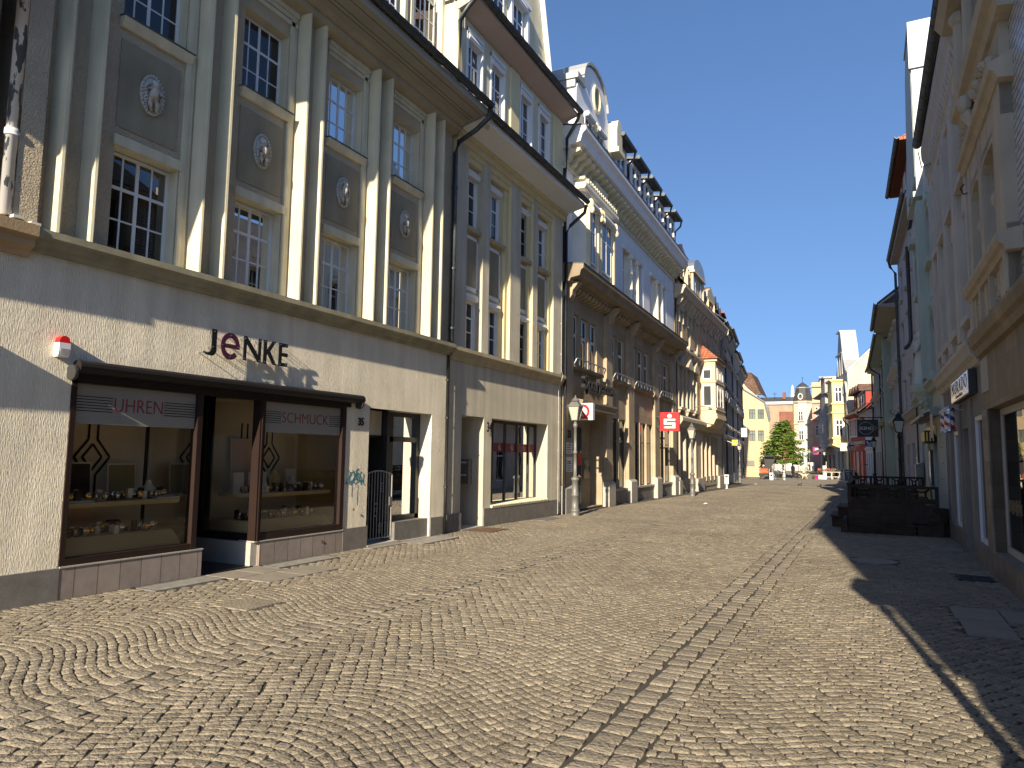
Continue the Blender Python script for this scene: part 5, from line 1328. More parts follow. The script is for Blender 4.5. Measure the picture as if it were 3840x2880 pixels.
    for (y, z, hh, m_) in ((.07, .5, .22, 0), (-.02, .5, .22, 0), (-.12, .48, .25, 0), (-.06, .45, .03, 0), (.06, .33, .12, 1), (.1, .08, .26, 1)): e.box(-.076, -.072, y - .02, y + .02, z, z + hh, m_)
    e.build('mark', ['letter_red', 'black_text'], S, 1)
# ================================================================ right side of the street
def flip(b, u0, u1):
    b.v = [(u0 + u1 - p[0], p[1], p[2]) for p in b.v]; return b

def ornate():
    B = Bld('ornate_building', 'tall house of beige carved stone and pale glazed brick above an ochre stone shopfront', 'building', (1.64, -1.5), .3, 'R')
    U1 = 14.42; U0 = .1
    B.wall('ground_floor_wall', 'ochre_slab', U0, U1, 0, 3.22, [(9.4, 13.9, .34, 2.42, .3)], back=6)
    t = MB(); t.box(13.9, 14.42, -.3, .02, -.03, 2.42)
    B.put('stone_pillar', t, 'travertine')
    B.puts('plinth', MB().box(6, 13.898, -.3, .015, -.05, .36), 'travertine')
    B.put('pale_slab', MB().box(13.7, 14.36, 0, .012, 2.68, 3.18), 'light_granite')
    fr = MB(); D = -.2
    fr.box(13.80, 13.895, D, D + .06, .365, 2.41); fr.box(9.5, 13.80, D, D + .06, .365, .46); fr.box(9.5, 13.80, D, D + .06, 2.32, 2.41)
    w = B.put('shop_window', fr, 'grey_frame')
    ps = MB(); ps.box(9.5, 12.70, D + .02, D + .03, .46, 2.30)
    B.put('pane', MB().box(9.5, 13.8, D + .035, D + .04, .46, 2.32), GLS, w)
    B.puts('poster', MB().box(9.5, 13.79, D + .02, D + .03, 1.2, 2.05), 'poster_red', w); B.puts('poster', MB().box(9.5, 13.79, D + .02, D + .03, .72, 1.199), 'poster_dark', w)
    B.puts('poster', MB().box(9.5, 13.79, D + .02, D + .03, .46, .719), 'poster_band', w); B.puts('poster', MB().box(9.5, 13.79, D + .02, D + .03, 2.051, 2.31), 'band_grey', w)
    lo = MB()
    for k in range(7): lo.ball((13.55 - .33 * k, D + .03, 1.35 + .28 * (k % 3)), .13, .003, .16 + .03 * (k % 2), 10, 6)
    B.put('printed_loaf', lo, 'vase_ochre', w)
    r2 = MB()
    for k in range(9): r2.tube([(13.7 - .1 * k, D + .032, .95 + .03 * sin(k * 2)), (13.67 - .1 * k, D + .032, 1.12 + .03 * sin(k * 3))], .008, 4)
    B.put('graffiti', r2, 'pale_text', w)
    # carved first floor and bay
    co = [(0, 3.22), (.06, 3.24), (.08, 3.34), (.13, 3.38), (.16, 3.48), (.16, 3.54), (0, 3.6)]
    B.cornice(8, 14.35, co, 'ochre_slab', name='string_course')
    B.wall('upper_wall', 'glazed_brick', U0, U1, 3.5, 8.6, [(11.55, 12.45, 4.35, 5.6, .4), (12.8, 13.5, 4.35, 5.6, .4), (11.5, 12.4, 7.1, 8.5, .4), (12.7, 13.5, 7.1, 8.5, .4)], back=6, reveal='beige_stone')
    bx = MB(); bx.box(10.95, 13.75, 0, .10, 3.55, 6.75)
    fr = MB()
    for (a, b) in ((10.95, 11.5), (12.48, 12.75), (13.52, 13.78)): fr.box(a, b, 0, .13, 3.56, 6.0)
    fr.box(10.95, 13.78, 0, .12, 5.62, 6.0); fr.box(10.95, 13.78, 0, .12, 4.12, 4.34)
    for (a, b) in ((11.5, 12.48), (12.75, 13.52)):
        fr.plate([(a, 5.45), (a, 5.7), (b, 5.7), (b, 5.45), (b - .1, 5.55), ((a + b) / 2 + .06, 5.58), ((a + b) / 2, 5.62), ((a + b) / 2 - .06, 5.58), (a + .1, 5.55)], -.1, .12)
        B.window(a, b, 4.34, 5.56, w=-.3, nx=2, rows=(-.5,), t=.07, bar=.04, mull=.08, fmat='grey_frame', pmat='pane_far')
        fr.tube([((a + b) / 2, .02, 4.36), ((a + b) / 2, .02, 5.5)], [.05, .035], 8); fr.ball(((a + b) / 2, .03, 4.95), .08, .08, .12, 8, 6)
    B.put('window_surround', fr, 'beige_stone')
    pil = MB()
    for u in (10.95, 12.05, 12.9, 13.66): pil.box(u, u + .12, 0, .16, 3.56, 4.0)
    pil.box(10.95, 13.78, .0, .06, 3.56, 4.0)
    B.put('parapet', pil, 'beige_stone')
    cv = MB(); r3 = random.Random(3)
    for (a, b) in ((12.22, 12.84), (13.07, 13.6), (11.2, 12.0)):
        for k in range(46):
            u = a + (b - a) * r3.random(); v = 3.6 + .36 * r3.random()
            cv.ball((u, .08, v), r3.uniform(.02, .05), r3.uniform(.03, .06), r3.uniform(.02, .05), 6, 4)
    B.put('carved_panel', cv, 'beige_stone')
    led = [(0, 4.0), (.16, 4.0), (.18, 4.06), (.22, 4.08), (.25, 4.14), (.25, 4.2), (0, 4.26)]
    B.cornice(10.8, 13.95, led, 'beige_stone', name='ledge')
    B.cornice(10.8, 14.0, [(0, 5.98), (.15, 6.0), (.19, 6.08), (.23, 6.10), (.25, 6.18), (0, 6.3)], 'beige_stone', name='ledge')
    o2 = MB(); o2.box(10.95, 13.8, 0, .1, 6.25, 6.8)
    for k in range(80):
        u = 11.0 + 2.7 * r3.random(); hh = .28 * (1 - abs((u - 12.4) / 1.5)); v = 6.3 + hh * r3.random() + .12 * r3.random()
        o2.ball((u, .16, v), r3.uniform(.03, .07), r3.uniform(.05, .12), r3.uniform(.03, .07), 6, 4)
    o2.ball((12.4, .28, 6.45), .09, .1, .13, 8, 6); o2.tube([(12.4, .25, 6.3), (12.35, .2, 6.1)], [.1, .05], 8)
    B.put('carved_pediment', o2, 'beige_stone')
    B.cornice(10.6, 14.0, [(0, 6.72), (.15, 6.74), (.19, 6.84), (.27, 6.88), (.30, 7.0), (0, 7.1)], 'beige_stone', name='cornice')
    u2 = MB()
    for u in (11.0, 12.48, 13.55): u2.tube([(u + .1, .14, 7.15), (u + .1, .14, 8.3)], [.12, .09], 10); u2.ball((u + .1, .14, 8.35), .15, .15, .14, 8, 6); u2.box(u - .06, u + .26, 0, .1, 7.1, 8.6)
    B.puts('column', u2, 'beige_stone')
    for (a, b) in ((11.5, 12.4), (12.7, 13.5)): B.window(a, b, 7.12, 8.5, w=-.3, nx=2, rows=(-.6,), t=.07, fmat='grey_frame', pmat='pane_far')
    B.cornice(8, U1, [(0, 8.5), (.3, 8.55), (.4, 8.7), (0, 8.8)], 'beige_stone', name='top_cornice')
    roof(B, U0, U1, .2, 8.75, -4, 11.5, 'slate')
    hk = MB().tube([(13.95, .0, 5.75), (13.98, .16, 5.72), (13.95, .2, 5.8), (13.9, .16, 5.85)], .012, 5); B.put('hook', hk, 'iron')
    return B

def barber_house():
    B = Bld('barber_building', 'beige pilastered house over a taupe barber shopfront in shade', 'building', (1.585, 12.95), .2, 'R')
    U1 = 6.15
    ops = [(.10, 1.28, .34, 2.40, .1), (1.9, 2.75, .0, 2.25, .3), (3.5, 4.6, .34, 2.26, .1), (5.0, 5.7, .34, 2.26, .1)]
    B.wall('ground_floor_wall', 'taupe', 0, U1, 0, 3.3, ops, back=6)
    B.puts('plinth', MB().box(-.02, 1.5, 0, .05, -.08, .33).box(2.8, U1, 0, .04, -.08, .33), 'dark_granite')
    for q in (ops[0], ops[2], ops[3]): B.window(q[0], q[1], q[2], q[3], w=-.07, nx=1, rows=(), t=.075, fmat='pvc_white', pmat='pane_dark', name='shop_window', dep=.05)
    B.put('door', MB().box(1.9, 2.75, -.3, -.25, 0, 2.25), 'anthracite')
    pl = MB()
    for (a, b) in ((1.3, 1.7), (2.9, 3.3), (4.65, 5.05)): pl.box(a, b, 0, .035, .33, 2.7)
    B.puts('shop_pilaster', pl, 'taupe')
    B.cornice(.0, U1 + .06, [(0, 3.16), (.05, 3.18), (.08, 3.26), (.14, 3.32), (.17, 3.42), (.20, 3.48), (.20, 3.54), (0, 3.6)], 'beige_plain', name='shop_cornice')
    cols = [(.28, 1.02), (2.0, 2.74), (3.5, 4.2), (4.9, 5.5)]
    ops = [(a, b, 4.02, 5.42, .35) for a, b in cols] + [(a, b, 6.35, 7.72, .35) for a, b in cols]
    B.wall('upper_wall', 'beige_plain', 0, U1, 3.5, 8.75, ops, back=6, reveal='beige_plain')
    for q in ops:
        B.window(q[0], q[1], q[2] + .02, q[3], w=-.3, nx=2, rows=(-.62,), t=.07, fmat='grey_frame', pmat='pane_far')
        s = MB(); s.box(q[0] - .1, q[1] + .1, -.3, .14, q[2] - .12, q[2]); s.box(q[0] - .02, q[1] + .02, 0, .05, q[2] - .55, q[2] - .2); B.put('window_sill', s, 'beige_plain')
    p = MB()
    for (a, b) in ((0, .2), (1.15, 1.85), (2.85, 3.4), (4.3, 4.8), (5.6, 6.1)): p.box(a, b, 0, .1, 3.55, 8.1); p.box(a + .12, b - .12, .1, .13, 3.7, 7.9) if b - a > .4 else None
    B.puts('pilaster', p, 'beige_plain')
    B.cornice(0, U1, [(0, 8.0), (.08, 8.02), (.10, 8.2), (.13, 8.24), (.13, 8.5), (.15, 8.52), (.17, 8.7), (.23, 8.85), (.24, 9.1), (0, 9.15)], 'beige_plain', dent=(.24, .12, .1, .18, 8.3, 8.5))
    B.gutter(-.05, U1 + .1, .30, 9.28, r=.095)
    g2 = MB().tube([(.3, .30, 9.2), (.3, .32, 9.0), (.3, .3, 8.85), (-.3, .12, 8.75)], .055, 8); B.put('drainpipe', g2, 'gutter_dark', smooth=True)
    B.put('wire', MB().tube([(U1 + .1, .28, 9.1), (U1 - .2, .25, 8.6), (U1 - 1.2, .14, 8.3)], .012, 5), 'iron')
    roof(B, 0, U1, .22, 9.2, -3.5, 12.2, 'slate')
    # sign
    S = B.own('barber_sign', MB().box(.6, 3.2, .01, .12, 2.75, 3.15), 'sign_black', 'long mirror faced barber shop sign on the taupe shopfront', 'sign')
    b = MB().box(-1.28, 1.28, .0555, .062, .02, .38); b.build('sign_face', 'silver', S, 1)
    t = flip(fit(text_mb('MURADO', 1, .004, -.012, 0, 1, 1.25), -1.12, 1.12, .13, .36, .0645), -1.12, 1.12); t.build('lettering', 'sign_black', S, 1)
    t = flip(fit(text_mb('Friseur & Barber', 1, .004, .0), -.5, .5, .045, .105, .0645), -.5, .5); t.build('lettering', 'sign_black', S, 1)
    for i, (u, lb) in enumerate(((2.35, 'nearer of two barber poles with blue and red stripes by the shop sign'), (3.1, 'farther of two barber poles with blue and red stripes by the shop sign'))):
        P = B.empty('barber_pole', u, .25, 2.2, lb, 'barber pole', 'barber poles')
        n, k_ = 20, 14; c = MB()
        for j in range(k_):
            for q in range(n):
                a0, a1 = 2 * pi * q / n, 2 * pi * (q + 1) / n; z0, z1 = .04 + .32 * j / k_, .04 + .32 * (j + 1) / k_
                ph = int(((q / n) * 4 + (j / k_) * 4) % 4); m = (0, 2, 1, 2)[ph]
                c.add([(.085 * cos(a0), .085 * sin(a0), z0), (.085 * cos(a1), .085 * sin(a1), z0), (.085 * cos(a1), .085 * sin(a1), z1), (.085 * cos(a0), .085 * sin(a0), z1)], [(0, 1, 2, 3)], m)
        c.build('striped_cylinder', ['stripe_blue', 'stripe_red', 'stripe_white'], P, 1)
        e = MB().lathe(0, 0, [(.10, 0), (.105, .02), (.09, .04)], 16); e.lathe(0, 0, [(.09, .36), (.105, .375), (.105, .40), (.07, .43), (.02, .45), (.02, .47)], 16)
        e.tube([(0, -.24, .38), (0, 0, .42)], .012, 6); e.tube([(.1, 0, .02), (.1, 0, .38)], .006, 5); e.tube([(-.1, 0, .02), (-.1, 0, .38)], .006, 5)
        e.build('end_cap', 'chrome', P, 1, True)
    return B

def mint_house():
    B = Bld('mint_building', 'pale mint house with a curved gable, arched windows and a corner statue on a bracket', 'building', (1.55, 19.6), .25, 'R')
    U1 = 8.0
    arch = [(.45, 1.5, 3.85, 5.35), (2.9, 3.7, 3.9, 5.2), (.55, 1.45, 6.75, 8.1), (3.0, 3.8, 6.8, 8.0), (5.2, 6.0, 4.0, 5.2), (5.2, 6.0, 6.8, 8.0)]
    ops = [(*a, .4) for a in arch] + [(3.6, 4.7, .2, 2.3, .4), (1.5, 2.7, .2, 2.3, .3), (6.0, 7.2, .3, 2.3, .3)]
    gab = lambda b: b.plate([(2.4, 9.5), (6.4, 9.5), (6.4, 10.4), (5.6, 11.2), (5.2, 12.2), (4.8, 13.4), (4.2, 13.9), (2.4, 13.9)], -.35, .18)
    B.wall('wall', 'mint_pale', -.5, U1, -.1, 9.6, ops, back=7, extra=gab, reveal='mint')
    cap = MB()
    for (p, q) in (((.6, 10.4), (1.4, 11.2)), ((1.4, 11.2), (1.9, 12.2)), ((1.9, 12.2), (2.3, 13.0)), ((2.3, 13.0), (2.9, 13.35)), ((2.9, 13.35), (3.5, 13.0)), ((3.5, 13.0), (3.9, 12.2)), ((3.9, 12.2), (5, 10.4))):
        cap.add([(p[0], -.9, p[1]), (q[0], -.9, q[1]), (q[0], .1, q[1]), (p[0], .1, p[1]), (p[0], -.9, p[1] + .08), (q[0], -.9, q[1] + .08), (q[0], .1, q[1] + .08), (p[0], .1, p[1] + .08)], [(0, 1, 2, 3), (4, 5, 6, 7), (2, 3, 7, 6), (0, 1, 5, 4)])
    cap = MB(); cap.box(2.32, 2.398, -.6, .16, 9.0, 12.6); cap.box(2.25, 2.398, -.6, .22, 12.6, 13.9); cap.box(2.25, 4.3, -.42, .22, 13.902, 13.97)
    B.put('gable_cap', cap, 'zinc_pale')
    for a in arch:
        B.window(*a, w=-.34, nx=2, rows=(-.66,), t=.06, fmat='grey_frame', pmat='pane_far')
        t = MB(); c = (a[0] + a[1]) / 2; r = (a[1] - a[0]) / 2
        for i in range(10):
            p, q = pi * i / 10, pi * (i + 1) / 10
            t.plate([(c + r * cos(p), a[3] - .3 + (r + .0) * .8 * sin(p)), (c + r * cos(q), a[3] - .3 + r * .8 * sin(q)), (c + (r + .13) * cos(q), a[3] - .25 + (r + .2) * sin(q)), (c + (r + .13) * cos(p), a[3] - .25 + (r + .2) * sin(p))], -.02, .05)
            t.add([(c + r * cos(p), -.05, a[3] - .3 + r * .8 * sin(p)), (c + r * cos(q), -.05, a[3] - .3 + r * .8 * sin(q)), (c + r * cos(q), -.05, a[3] + .1), (c + r * cos(p), -.05, a[3] + .1)], [(0, 1, 2, 3)])
        t.box(a[0] - .12, a[0], 0, .05, a[2], a[3] - .25); t.box(a[1], a[1] + .12, 0, .05, a[2], a[3] - .25); t.box(a[0] - .12, a[1] + .12, -.3, .12, a[2] - .14, a[2])
        t.ball((c, .06, a[3] + .32), .12, .07, .17, 8, 6); t.ball((c - .2, .05, a[3] + .22), .1, .05, .08, 8, 6); t.ball((c + .2, .05, a[3] + .22), .1, .05, .08, 8, 6)
        B.put('window_surround', t, 'mint')
    m = MB(); m.box(1.75, 2.7, 0, .22, 3.8, 8.6)
    B.put('pilaster_strip', m, 'mint')
    B.cornice(-.02, U1, [(0, 3.42), (.1, 3.44), (.14, 3.55), (.22, 3.6), (.22, 3.68), (0, 3.75)], 'mint', name='ledge')
    st = MB(); u = 1.4
    cb = MB().lathe(0, 0, [(.02, 2.55), (.08, 2.75), (.16, 2.9), (.26, 3.1), (.32, 3.2), (.42, 3.3), (.46, 3.42), (.46, 3.5)], 14); cb.v = [(u + 1.2 + p[0], .05 + p[1], p[2] + .2) for p in cb.v]
    for k in range(16): cb.ball((u + 1.2 + .22 * sin(k * 1.7), .2 + .06 * cos(k), 3.1 + .02 * k), .07, .07, .06, 6, 4)
    B.put('bracket', cb, 'mint')
    b = MB(); x = u + 1.2
    b.lathe(x, .22, [(.2, 3.72), (.22, 3.8), (.17, 4.0), (.16, 4.4), (.13, 4.55), (.15, 4.75), (.17, 4.88), (.07, 4.95), (.06, 5.0)], 12); b.ball((x, .23, 5.08), .085, .09, .11, 10, 7)
    b.tube([(x - .15, .24, 4.86), (x - .2, .3, 4.65), (x - .08, .4, 4.6)], [.055, .05, .035], 7); b.tube([(x + .15, .24, 4.86), (x + .22, .25, 4.6), (x + .18, .32, 4.42)], [.055, .05, .035], 7)
    B.put('statue', b, 'mint_pale', smooth=True)
    for (v, u0_) in ((8.9, 2.3), (8.2, 4.6), (9.3, 3.6)): B.put('ledge', MB().box(u0_, u0_ + .8, 0, .25, v, v + .16), 'mint')
    # drainpipe with elbow
    B.put('drainpipe', MB().tube([(U1 - .15, .14, 9.0), (U1 - .15, .14, 5.8), (U1 - .2, .2, 5.6), (U1 - 1.0, .35, 5.35)], .06, 8), 'gutter_dark', smooth=True)
    B.put('drainpipe', MB().tube([(U1 - .05, .06, 5.4), (U1 - .05, .06, -.1)], .03, 6), 'gutter_dark')
    # half folded awning
    aw = MB(); n = 10
    aw.along([(.13 + .12 * cos(pi * 2 * i / n), 2.84 + .11 * sin(2 * pi * i / n)) for i in range(n)], .1, 4.9)
    aw.along([(.2, 2.87), (.40, 2.78), (.40, 2.73), (.37, 2.72), (.2, 2.8)], .15, 4.85, 1)
    aw.along([(.37, 2.71), (.43, 2.71), (.43, 2.78), (.37, 2.78)], .12, 4.88, 2)
    B.own('shop_awning', aw, ['mail_grey', 'anthracite', 'zinc_pale'], 'half rolled grey awning with a shiny front rail on the mint house', 'awning')
    g = MB().box(2.0, 3.2, .01, .24, 2.13, 2.45)
    G = B.own('gold_sign', g, 'box_dark', 'dark box sign with raised gold letter strokes by the mint house door', 'sign')
    gs = MB()
    for k in range(9): gs.box(-.55 + .12 * k, -.50 + .12 * k, .116, .135, .03 + .03 * (k % 2), .29)
    for k in range(3): gs.box(-.62, -.601, -.09 + .07 * k, -.06 + .07 * k, .04, .28)
    gs.build('gold_stroke', 'gold', G, 1)
    B.put('gold_fascia', MB().box(1.6, 4.6, .01, .06, 2.35, 2.58), 'gold')
    B.put('showcase', MB().box(2.95, 3.4, .0, .07, 1.0, 1.95), 'anthracite'); B.put('showcase_glass', MB().box(2.98, 3.37, .071, .078, 1.04, 1.91), 'silver')
    B.own('cloth_banner', MB().box(-.1, .12, .2, .24, 2.2, 2.75), 'card_pink', 'pink cloth hanging under the near end of the grey awning', 'banner')
    q = MB().box(6.7, 7.35, 0, .22, 1.0, 1.5).along([(0, 1.5), (.27, 1.5), (0, 1.62)], 6.65, 7.4); q.tube([(7.0, .1, 1.0), (7.0, .1, .55)], .03, 6)
    B.own('meter_box', q, 'mail_grey', 'small grey meter box on the mint house beside the drainpipe', 'box')
    js = MB()
    for k in range(7): js.box(.02, .5, .0, .006, .45 + .38 * k, .46 + .38 * k)
    B.puts('joint', js, 'iron')
    roof(B, 5.0, U1, .1, 9.6, -3.5, 12, 'slate')
    return B

def lavender():
    B = Bld('lavender_building', 'plain lavender grey rendered house with small windows beyond the mint house', 'building', (1.70, 27.6), 1.6, 'R')
    U1 = 9.6
    cols = [(1.0, 1.75), (4.5, 5.3), (7.2, 8.0)]
    ops = []
    for (a, b) in cols: ops += [(a, b, 3.85, 5.1, .3), (a, b, 6.35, 7.6, .3), (a, b, 8.7, 9.9, .3), (a - .2, b + .3, .2, 2.35, .35)]
    B.wall('wall', 'lavender_grey', 0, U1, -.2, 10.9, ops, back=7)
    for q in ops: B.window(*q[:4], w=-.26, nx=2, rows=(-.66,), t=.06, fmat='white_frame', pmat='pane_far')
    for q in ops:
        s = MB()
        if q[2] > 3: sill(s, q[0] - .1, q[1] + .1, q[2], w=.12, t=.1); s.along([(-.02, q[3]), (.08, q[3] + .02), (.1, q[3] + .12), (-.02, q[3] + .16)], q[0] - .08, q[1] + .08); B.put('window_sill', s, 'lavender_grey')
    B.cornice(0, U1, [(0, 3.3), (.12, 3.34), (.2, 3.46), (.28, 3.5), (.28, 3.58), (0, 3.66)], 'lavender_grey', name='string_course')
    B.put('soffit', MB().along([(0, 10.8), (.3, 10.8), (.32, 10.95), (0, 11.0)], 0, U1), 'soffit_board')
    B.gutter(0, U1 + .05, .36, 11.05, r=.09)
    roof(B, 0, U1, .32, 11.0, -2.5, 13.4, 'tile_brown')
    d = MB().box(.4, 6.2, -2.4, .05, 11.2, 13.1); dm = B.put('dormer', d, 'tile_red')
    for k in range(3): B.window(.9 + 1.8 * k, 1.7 + 1.8 * k, 11.5, 12.7, w=.06, nx=2, rows=(), t=.07, pmat='pane_far', parent=dm)
    B.put('dormer_roof', MB().along([(.4, 13.0), (.4, 13.12), (-2.6, 14.2), (-2.6, 13.0)], .2, 6.5), 'tile_red', dm)
    B.gutter(.1, 6.6, .48, 13.1, r=.08, parent=dm, name='dormer_gutter')
    B.put('drainpipe', MB().tube([(U1, .36, 11.0), (U1, .3, 10.7), (U1, .1, 10.4), (U1, .1, -.2)], .06, 7), 'gutter_dark')
    t = MB()
    for k in range(6): t.box(3.2, 3.45, 0, .03, .9 + .16 * k, 1.02 + .16 * k)
    B.put('bell_panel', t, 'silver')
    return B

def simple(name, label, p0, ang, U1, h, mat, cols, rows, over=.45, rm='tile_brown', sur=None, group=None, lowtop=2.3, shop=True, soff=None, fm='white_frame'):
    B = Bld(name, label, 'building', p0, ang, 'R', group)
    ops = []
    for (a, b) in cols:
        for (c, d) in rows: ops.append((a, b, c, d, .28))
        if shop: ops.append((a - .12, b + .25, .1, lowtop, .35))
    B.wall('wall', mat, 0, U1, -.7, h, ops, back=7)
    for q in ops: B.window(*q[:4], w=-.24, nx=2 if q[2] > 1 else 1, rows=(-.66,), t=.07, fmat=fm if q[2] > 1 else 'anthracite', pmat='pane_far')
    for q in ops:
        if q[2] > 1:
            s = MB(); sill(s, q[0] - .1, q[1] + .1, q[2], w=.14, t=.12)
            if sur: s.along([(0, q[3] + .04), (.2, q[3] + .1), (.24, q[3] + .2), (0, q[3] + .28)], q[0] - .12, q[1] + .12); s.box(q[0] - .1, q[0], 0, .06, q[2], q[3]); s.box(q[1], q[1] + .1, 0, .06, q[2], q[3])
            B.put('window_sill', s, sur or mat)
    B.put('soffit', MB().along([(0, h - .1), (over, h), (over, h + .12), (0, h + .12)], 0, U1), soff or mat)
    B.gutter(-.05, U1 + .05, over + .1, h + .16, r=.09)
    roof(B, 0, U1, over + .05, h + .12, -3, h + 3.2, rm)
    return B

def right_rows():
    # green corner house with a white framed upper floor, seen between lavender and beige
    B = simple('pale_building', 'pale grey house with a boarded overhanging eave beyond the lavender house', (1.42, 37.3), 1.2, 7.8, 8.9, 'pale_stucco', [(.6, 1.4), (2.4, 3.2), (4.2, 5.0), (6.0, 6.8)], [(4.35, 5.5), (6.75, 8.1)], over=.85, sur='pale_stucco', soff='soffit_board')
    B.cornice(0, 7.8, [(0, 5.85), (.15, 5.9), (.3, 6.05), (.3, 6.15), (0, 6.25)], 'pale_stucco', name='string_course'); B.cornice(0, 7.8, [(0, 3.5), (.15, 3.55), (.3, 3.7), (.3, 3.8), (0, 3.95)], 'pale_stucco', name='shop_cornice')
    B.put('gable_board', MB().along([(.8, 8.95), (.9, 8.95), (-2.5, 11.6), (-2.6, 11.5)], -.06, .02), 'zinc_pale')
    B = simple('green_building', 'grey green stucco house with a deep dark gutter and a KIND sign', (1.32, 45.1), 1.4, 15.3, 8.7, 'green_grey', [(5.0, 6.0), (7.6, 8.6), (10.2, 11.2), (12.8, 13.8)], [(4.6, 6.2), (7.1, 8.3)], over=.75, sur='green_grey', rm='tile_red')
    B.cornice(0, 15.3, [(0, 4.2), (.2, 4.25), (.35, 4.4), (0, 4.55)], 'green_grey', name='string_course')
    B.puts('corner_strip', MB().box(.0, .9, 0, .5, -.5, 8.5).box(3.2, 3.6, 0, .3, 4.5, 8.5), 'green_grey')
    B.put('drainpipe', MB().tube([(15.1, .8, 8.8), (15.1, .7, 8.5), (15.1, .12, 8.1), (15.1, .12, -.4)], .07, 7), 'gutter_dark')
    B.put('drainpipe', MB().tube([(9.3, .12, 8.6), (9.3, .12, -.4)], .07, 7), 'gutter_dark')
    S = B.empty('kind_sign', 6.5, 1.25, 3.15, 'square dark blue sign reading KIND hanging beside the nearest right lantern', 'sign')
    MB().box(-.05, .05, -.62, .62, 0, 1.12).build('sign_case', 'sign_navy', S, 1)
    MB().tube([(0, -1.3, 1.25), (0, .65, 1.25)], .035, 6).tube([(0, .3, 1.25), (0, .3, 1.1)], .02, 5).tube([(0, -.3, 1.25), (0, -.3, 1.1)], .02, 5).build('bracket', 'iron', S, 1)
    e = MB(); t = fit(text_mb('KIND', 1, .004, .03), -.42, .36, .45, .66, 0); e.merge(t)
    pts = [(-.1 + .40 * cos(a), .56 + .40 * sin(a)) for a in [radians(38 + 284 * i / 24) for i in range(25)]] + [(.54, .56)]
    for p, q in zip(pts, pts[1:] + pts[:1]):
        dx, dz = q[0] - p[0], q[1] - p[1]; l = hypot(dx, dz); nx_, nz_ = -dz / l * .012, dx / l * .012
        e.add([(p[0] + nx_, 0, p[1] + nz_), (q[0] + nx_, 0, q[1] + nz_), (q[0] - nx_, 0, q[1] - nz_), (p[0] - nx_, 0, p[1] - nz_)], [(0, 1, 2, 3)])
    e.v = [(-.055 - p[1], -p[0], p[2]) for p in e.v]; e.build('lettering', 'pale_text', S, 1)
    B = simple('beige_building', 'beige stucco house with crowned windows left of the green house', (.94, 60.5), 2.7, 9.8, 9.3, 'beige_plain', [(1.0, 1.9), (3.4, 4.3), (5.8, 6.7), (8.1, 9.0)], [(4.7, 6.2), (7.3, 8.9)], over=.5, sur='beige_plain')
    for v in (4.1, 6.7): B.cornice(0, 9.8, [(0, v), (.25, v + .08), (.35, v + .2), (0, v + .35)], 'beige_plain', name='string_course')
    B.put('drainpipe', MB().tube([(9.75, .2, 10.2), (9.75, .12, 9.5), (9.75, .12, -.5)], .08, 7), 'gutter_dark')
    S = B.empty('blue_sign', 5.2, .7, 2.75, 'small blue box sign beyond the KIND sign', 'sign'); MB().box(-.05, .05, -.35, .35, 0, .55).build('sign_case', 'stripe_blue', S, 1)
    MB().box(-.056, -.05, -.2, .2, .1, .16).box(-.056, -.05, -.2, .2, .26, .32).box(-.056, -.05, -.2, -.14, .1, .32).box(-.056, -.05, .14, .2, .26, .45).build('mark', 'sign_white', S, 1)
    B = simple('white_building', 'low white house with a big brown tiled roof and tiny windows', (.47, 70.3), 5.5, 8.8, 6.0, 'white_wall', [(1.0, 1.7), (3.2, 3.9), (5.3, 6.0), (7.2, 7.9)], [(4.2, 5.6)], over=.5, rm='tile_brown')
    B.cornice(0, 8.8, [(0, 2.6), (.1, 2.65), (.15, 2.75), (0, 2.85)], 'white_wall', name='string_course')
    fe = MB()
    for v in (6.9, 7.5, 8.1): fe.tube([(3.0, .5, v), (8.0, .5, v)], .035, 5)
    for u in (3.0, 4.6, 6.3, 8.0): fe.tube([(u, .5, 6.6), (u, .5, 8.1)], .035, 5)
    for v in (6.9, 8.1): fe.tube([(3.0, .5, v), (3.0, -.8, v)], .03, 5)
    B.own('roof_railing', fe, 'zinc', 'metal railing standing on the roof slope of the low white house', 'railing')
    sg = MB().tube([(6.0, .1, 1.2), (6.0, .5, 1.25)], .04, 5).box(5.7, 6.3, .3, .35, 1.1, 1.3); B.own('wall_fixture', sg, 'iron', 'small dark fixture on the white wall beside the far lantern', 'fixture')
    # red house
    B = simple('red_building', 'dark red house with white framed windows and a round emblem sign', (-.42, 79.1), 9.5, 8.9, 6.2, 'red_wall', [(1.0, 1.55), (2.6, 3.15), (4.2, 4.75), (5.8, 6.35), (7.3, 7.85)], [(4.2, 5.85)], over=.6, rm='tile_brown', shop=False, sur='white_frame')
    B.cornice(0, 8.9, [(0, 3.25), (.15, 3.3), (.22, 3.42), (.22, 3.5), (0, 3.6)], 'beige_plain', name='string_course')
    dr = MB(); dr.box(1.0, 2.2, 0, .06, -.6, 2.5); dr.box(5.8, 7.0, 0, .06, -.6, 2.5); B.put('door', dr, 'red_door'); B.put('dark_door', MB().box(3.4, 5.0, 0, .05, -.6, 2.5), 'anthracite')
    d = MB().box(.5, 7.8, -2.2, -.3, 6.4, 8.7); dm = B.put('dormer', d, 'red_wall')
    for k in range(4):
        u = .8 + 1.8 * k; B.window(u, u + .9, 7.1, 8.4, w=-.29, nx=2, rows=(), t=.08, fmat='shop_brown', pmat='pane_far', parent=dm)
        B.put('dormer_roof', MB().add([(u - .4, .3, 8.6), (u + .45, .3, 9.4), (u + 1.3, .3, 8.6), (u - .4, -3, 8.6), (u + .45, -3, 9.4), (u + 1.3, -3, 8.6)], [(0, 1, 2), (0, 1, 4, 3), (1, 2, 5, 4)]), 'tile_brown', dm)
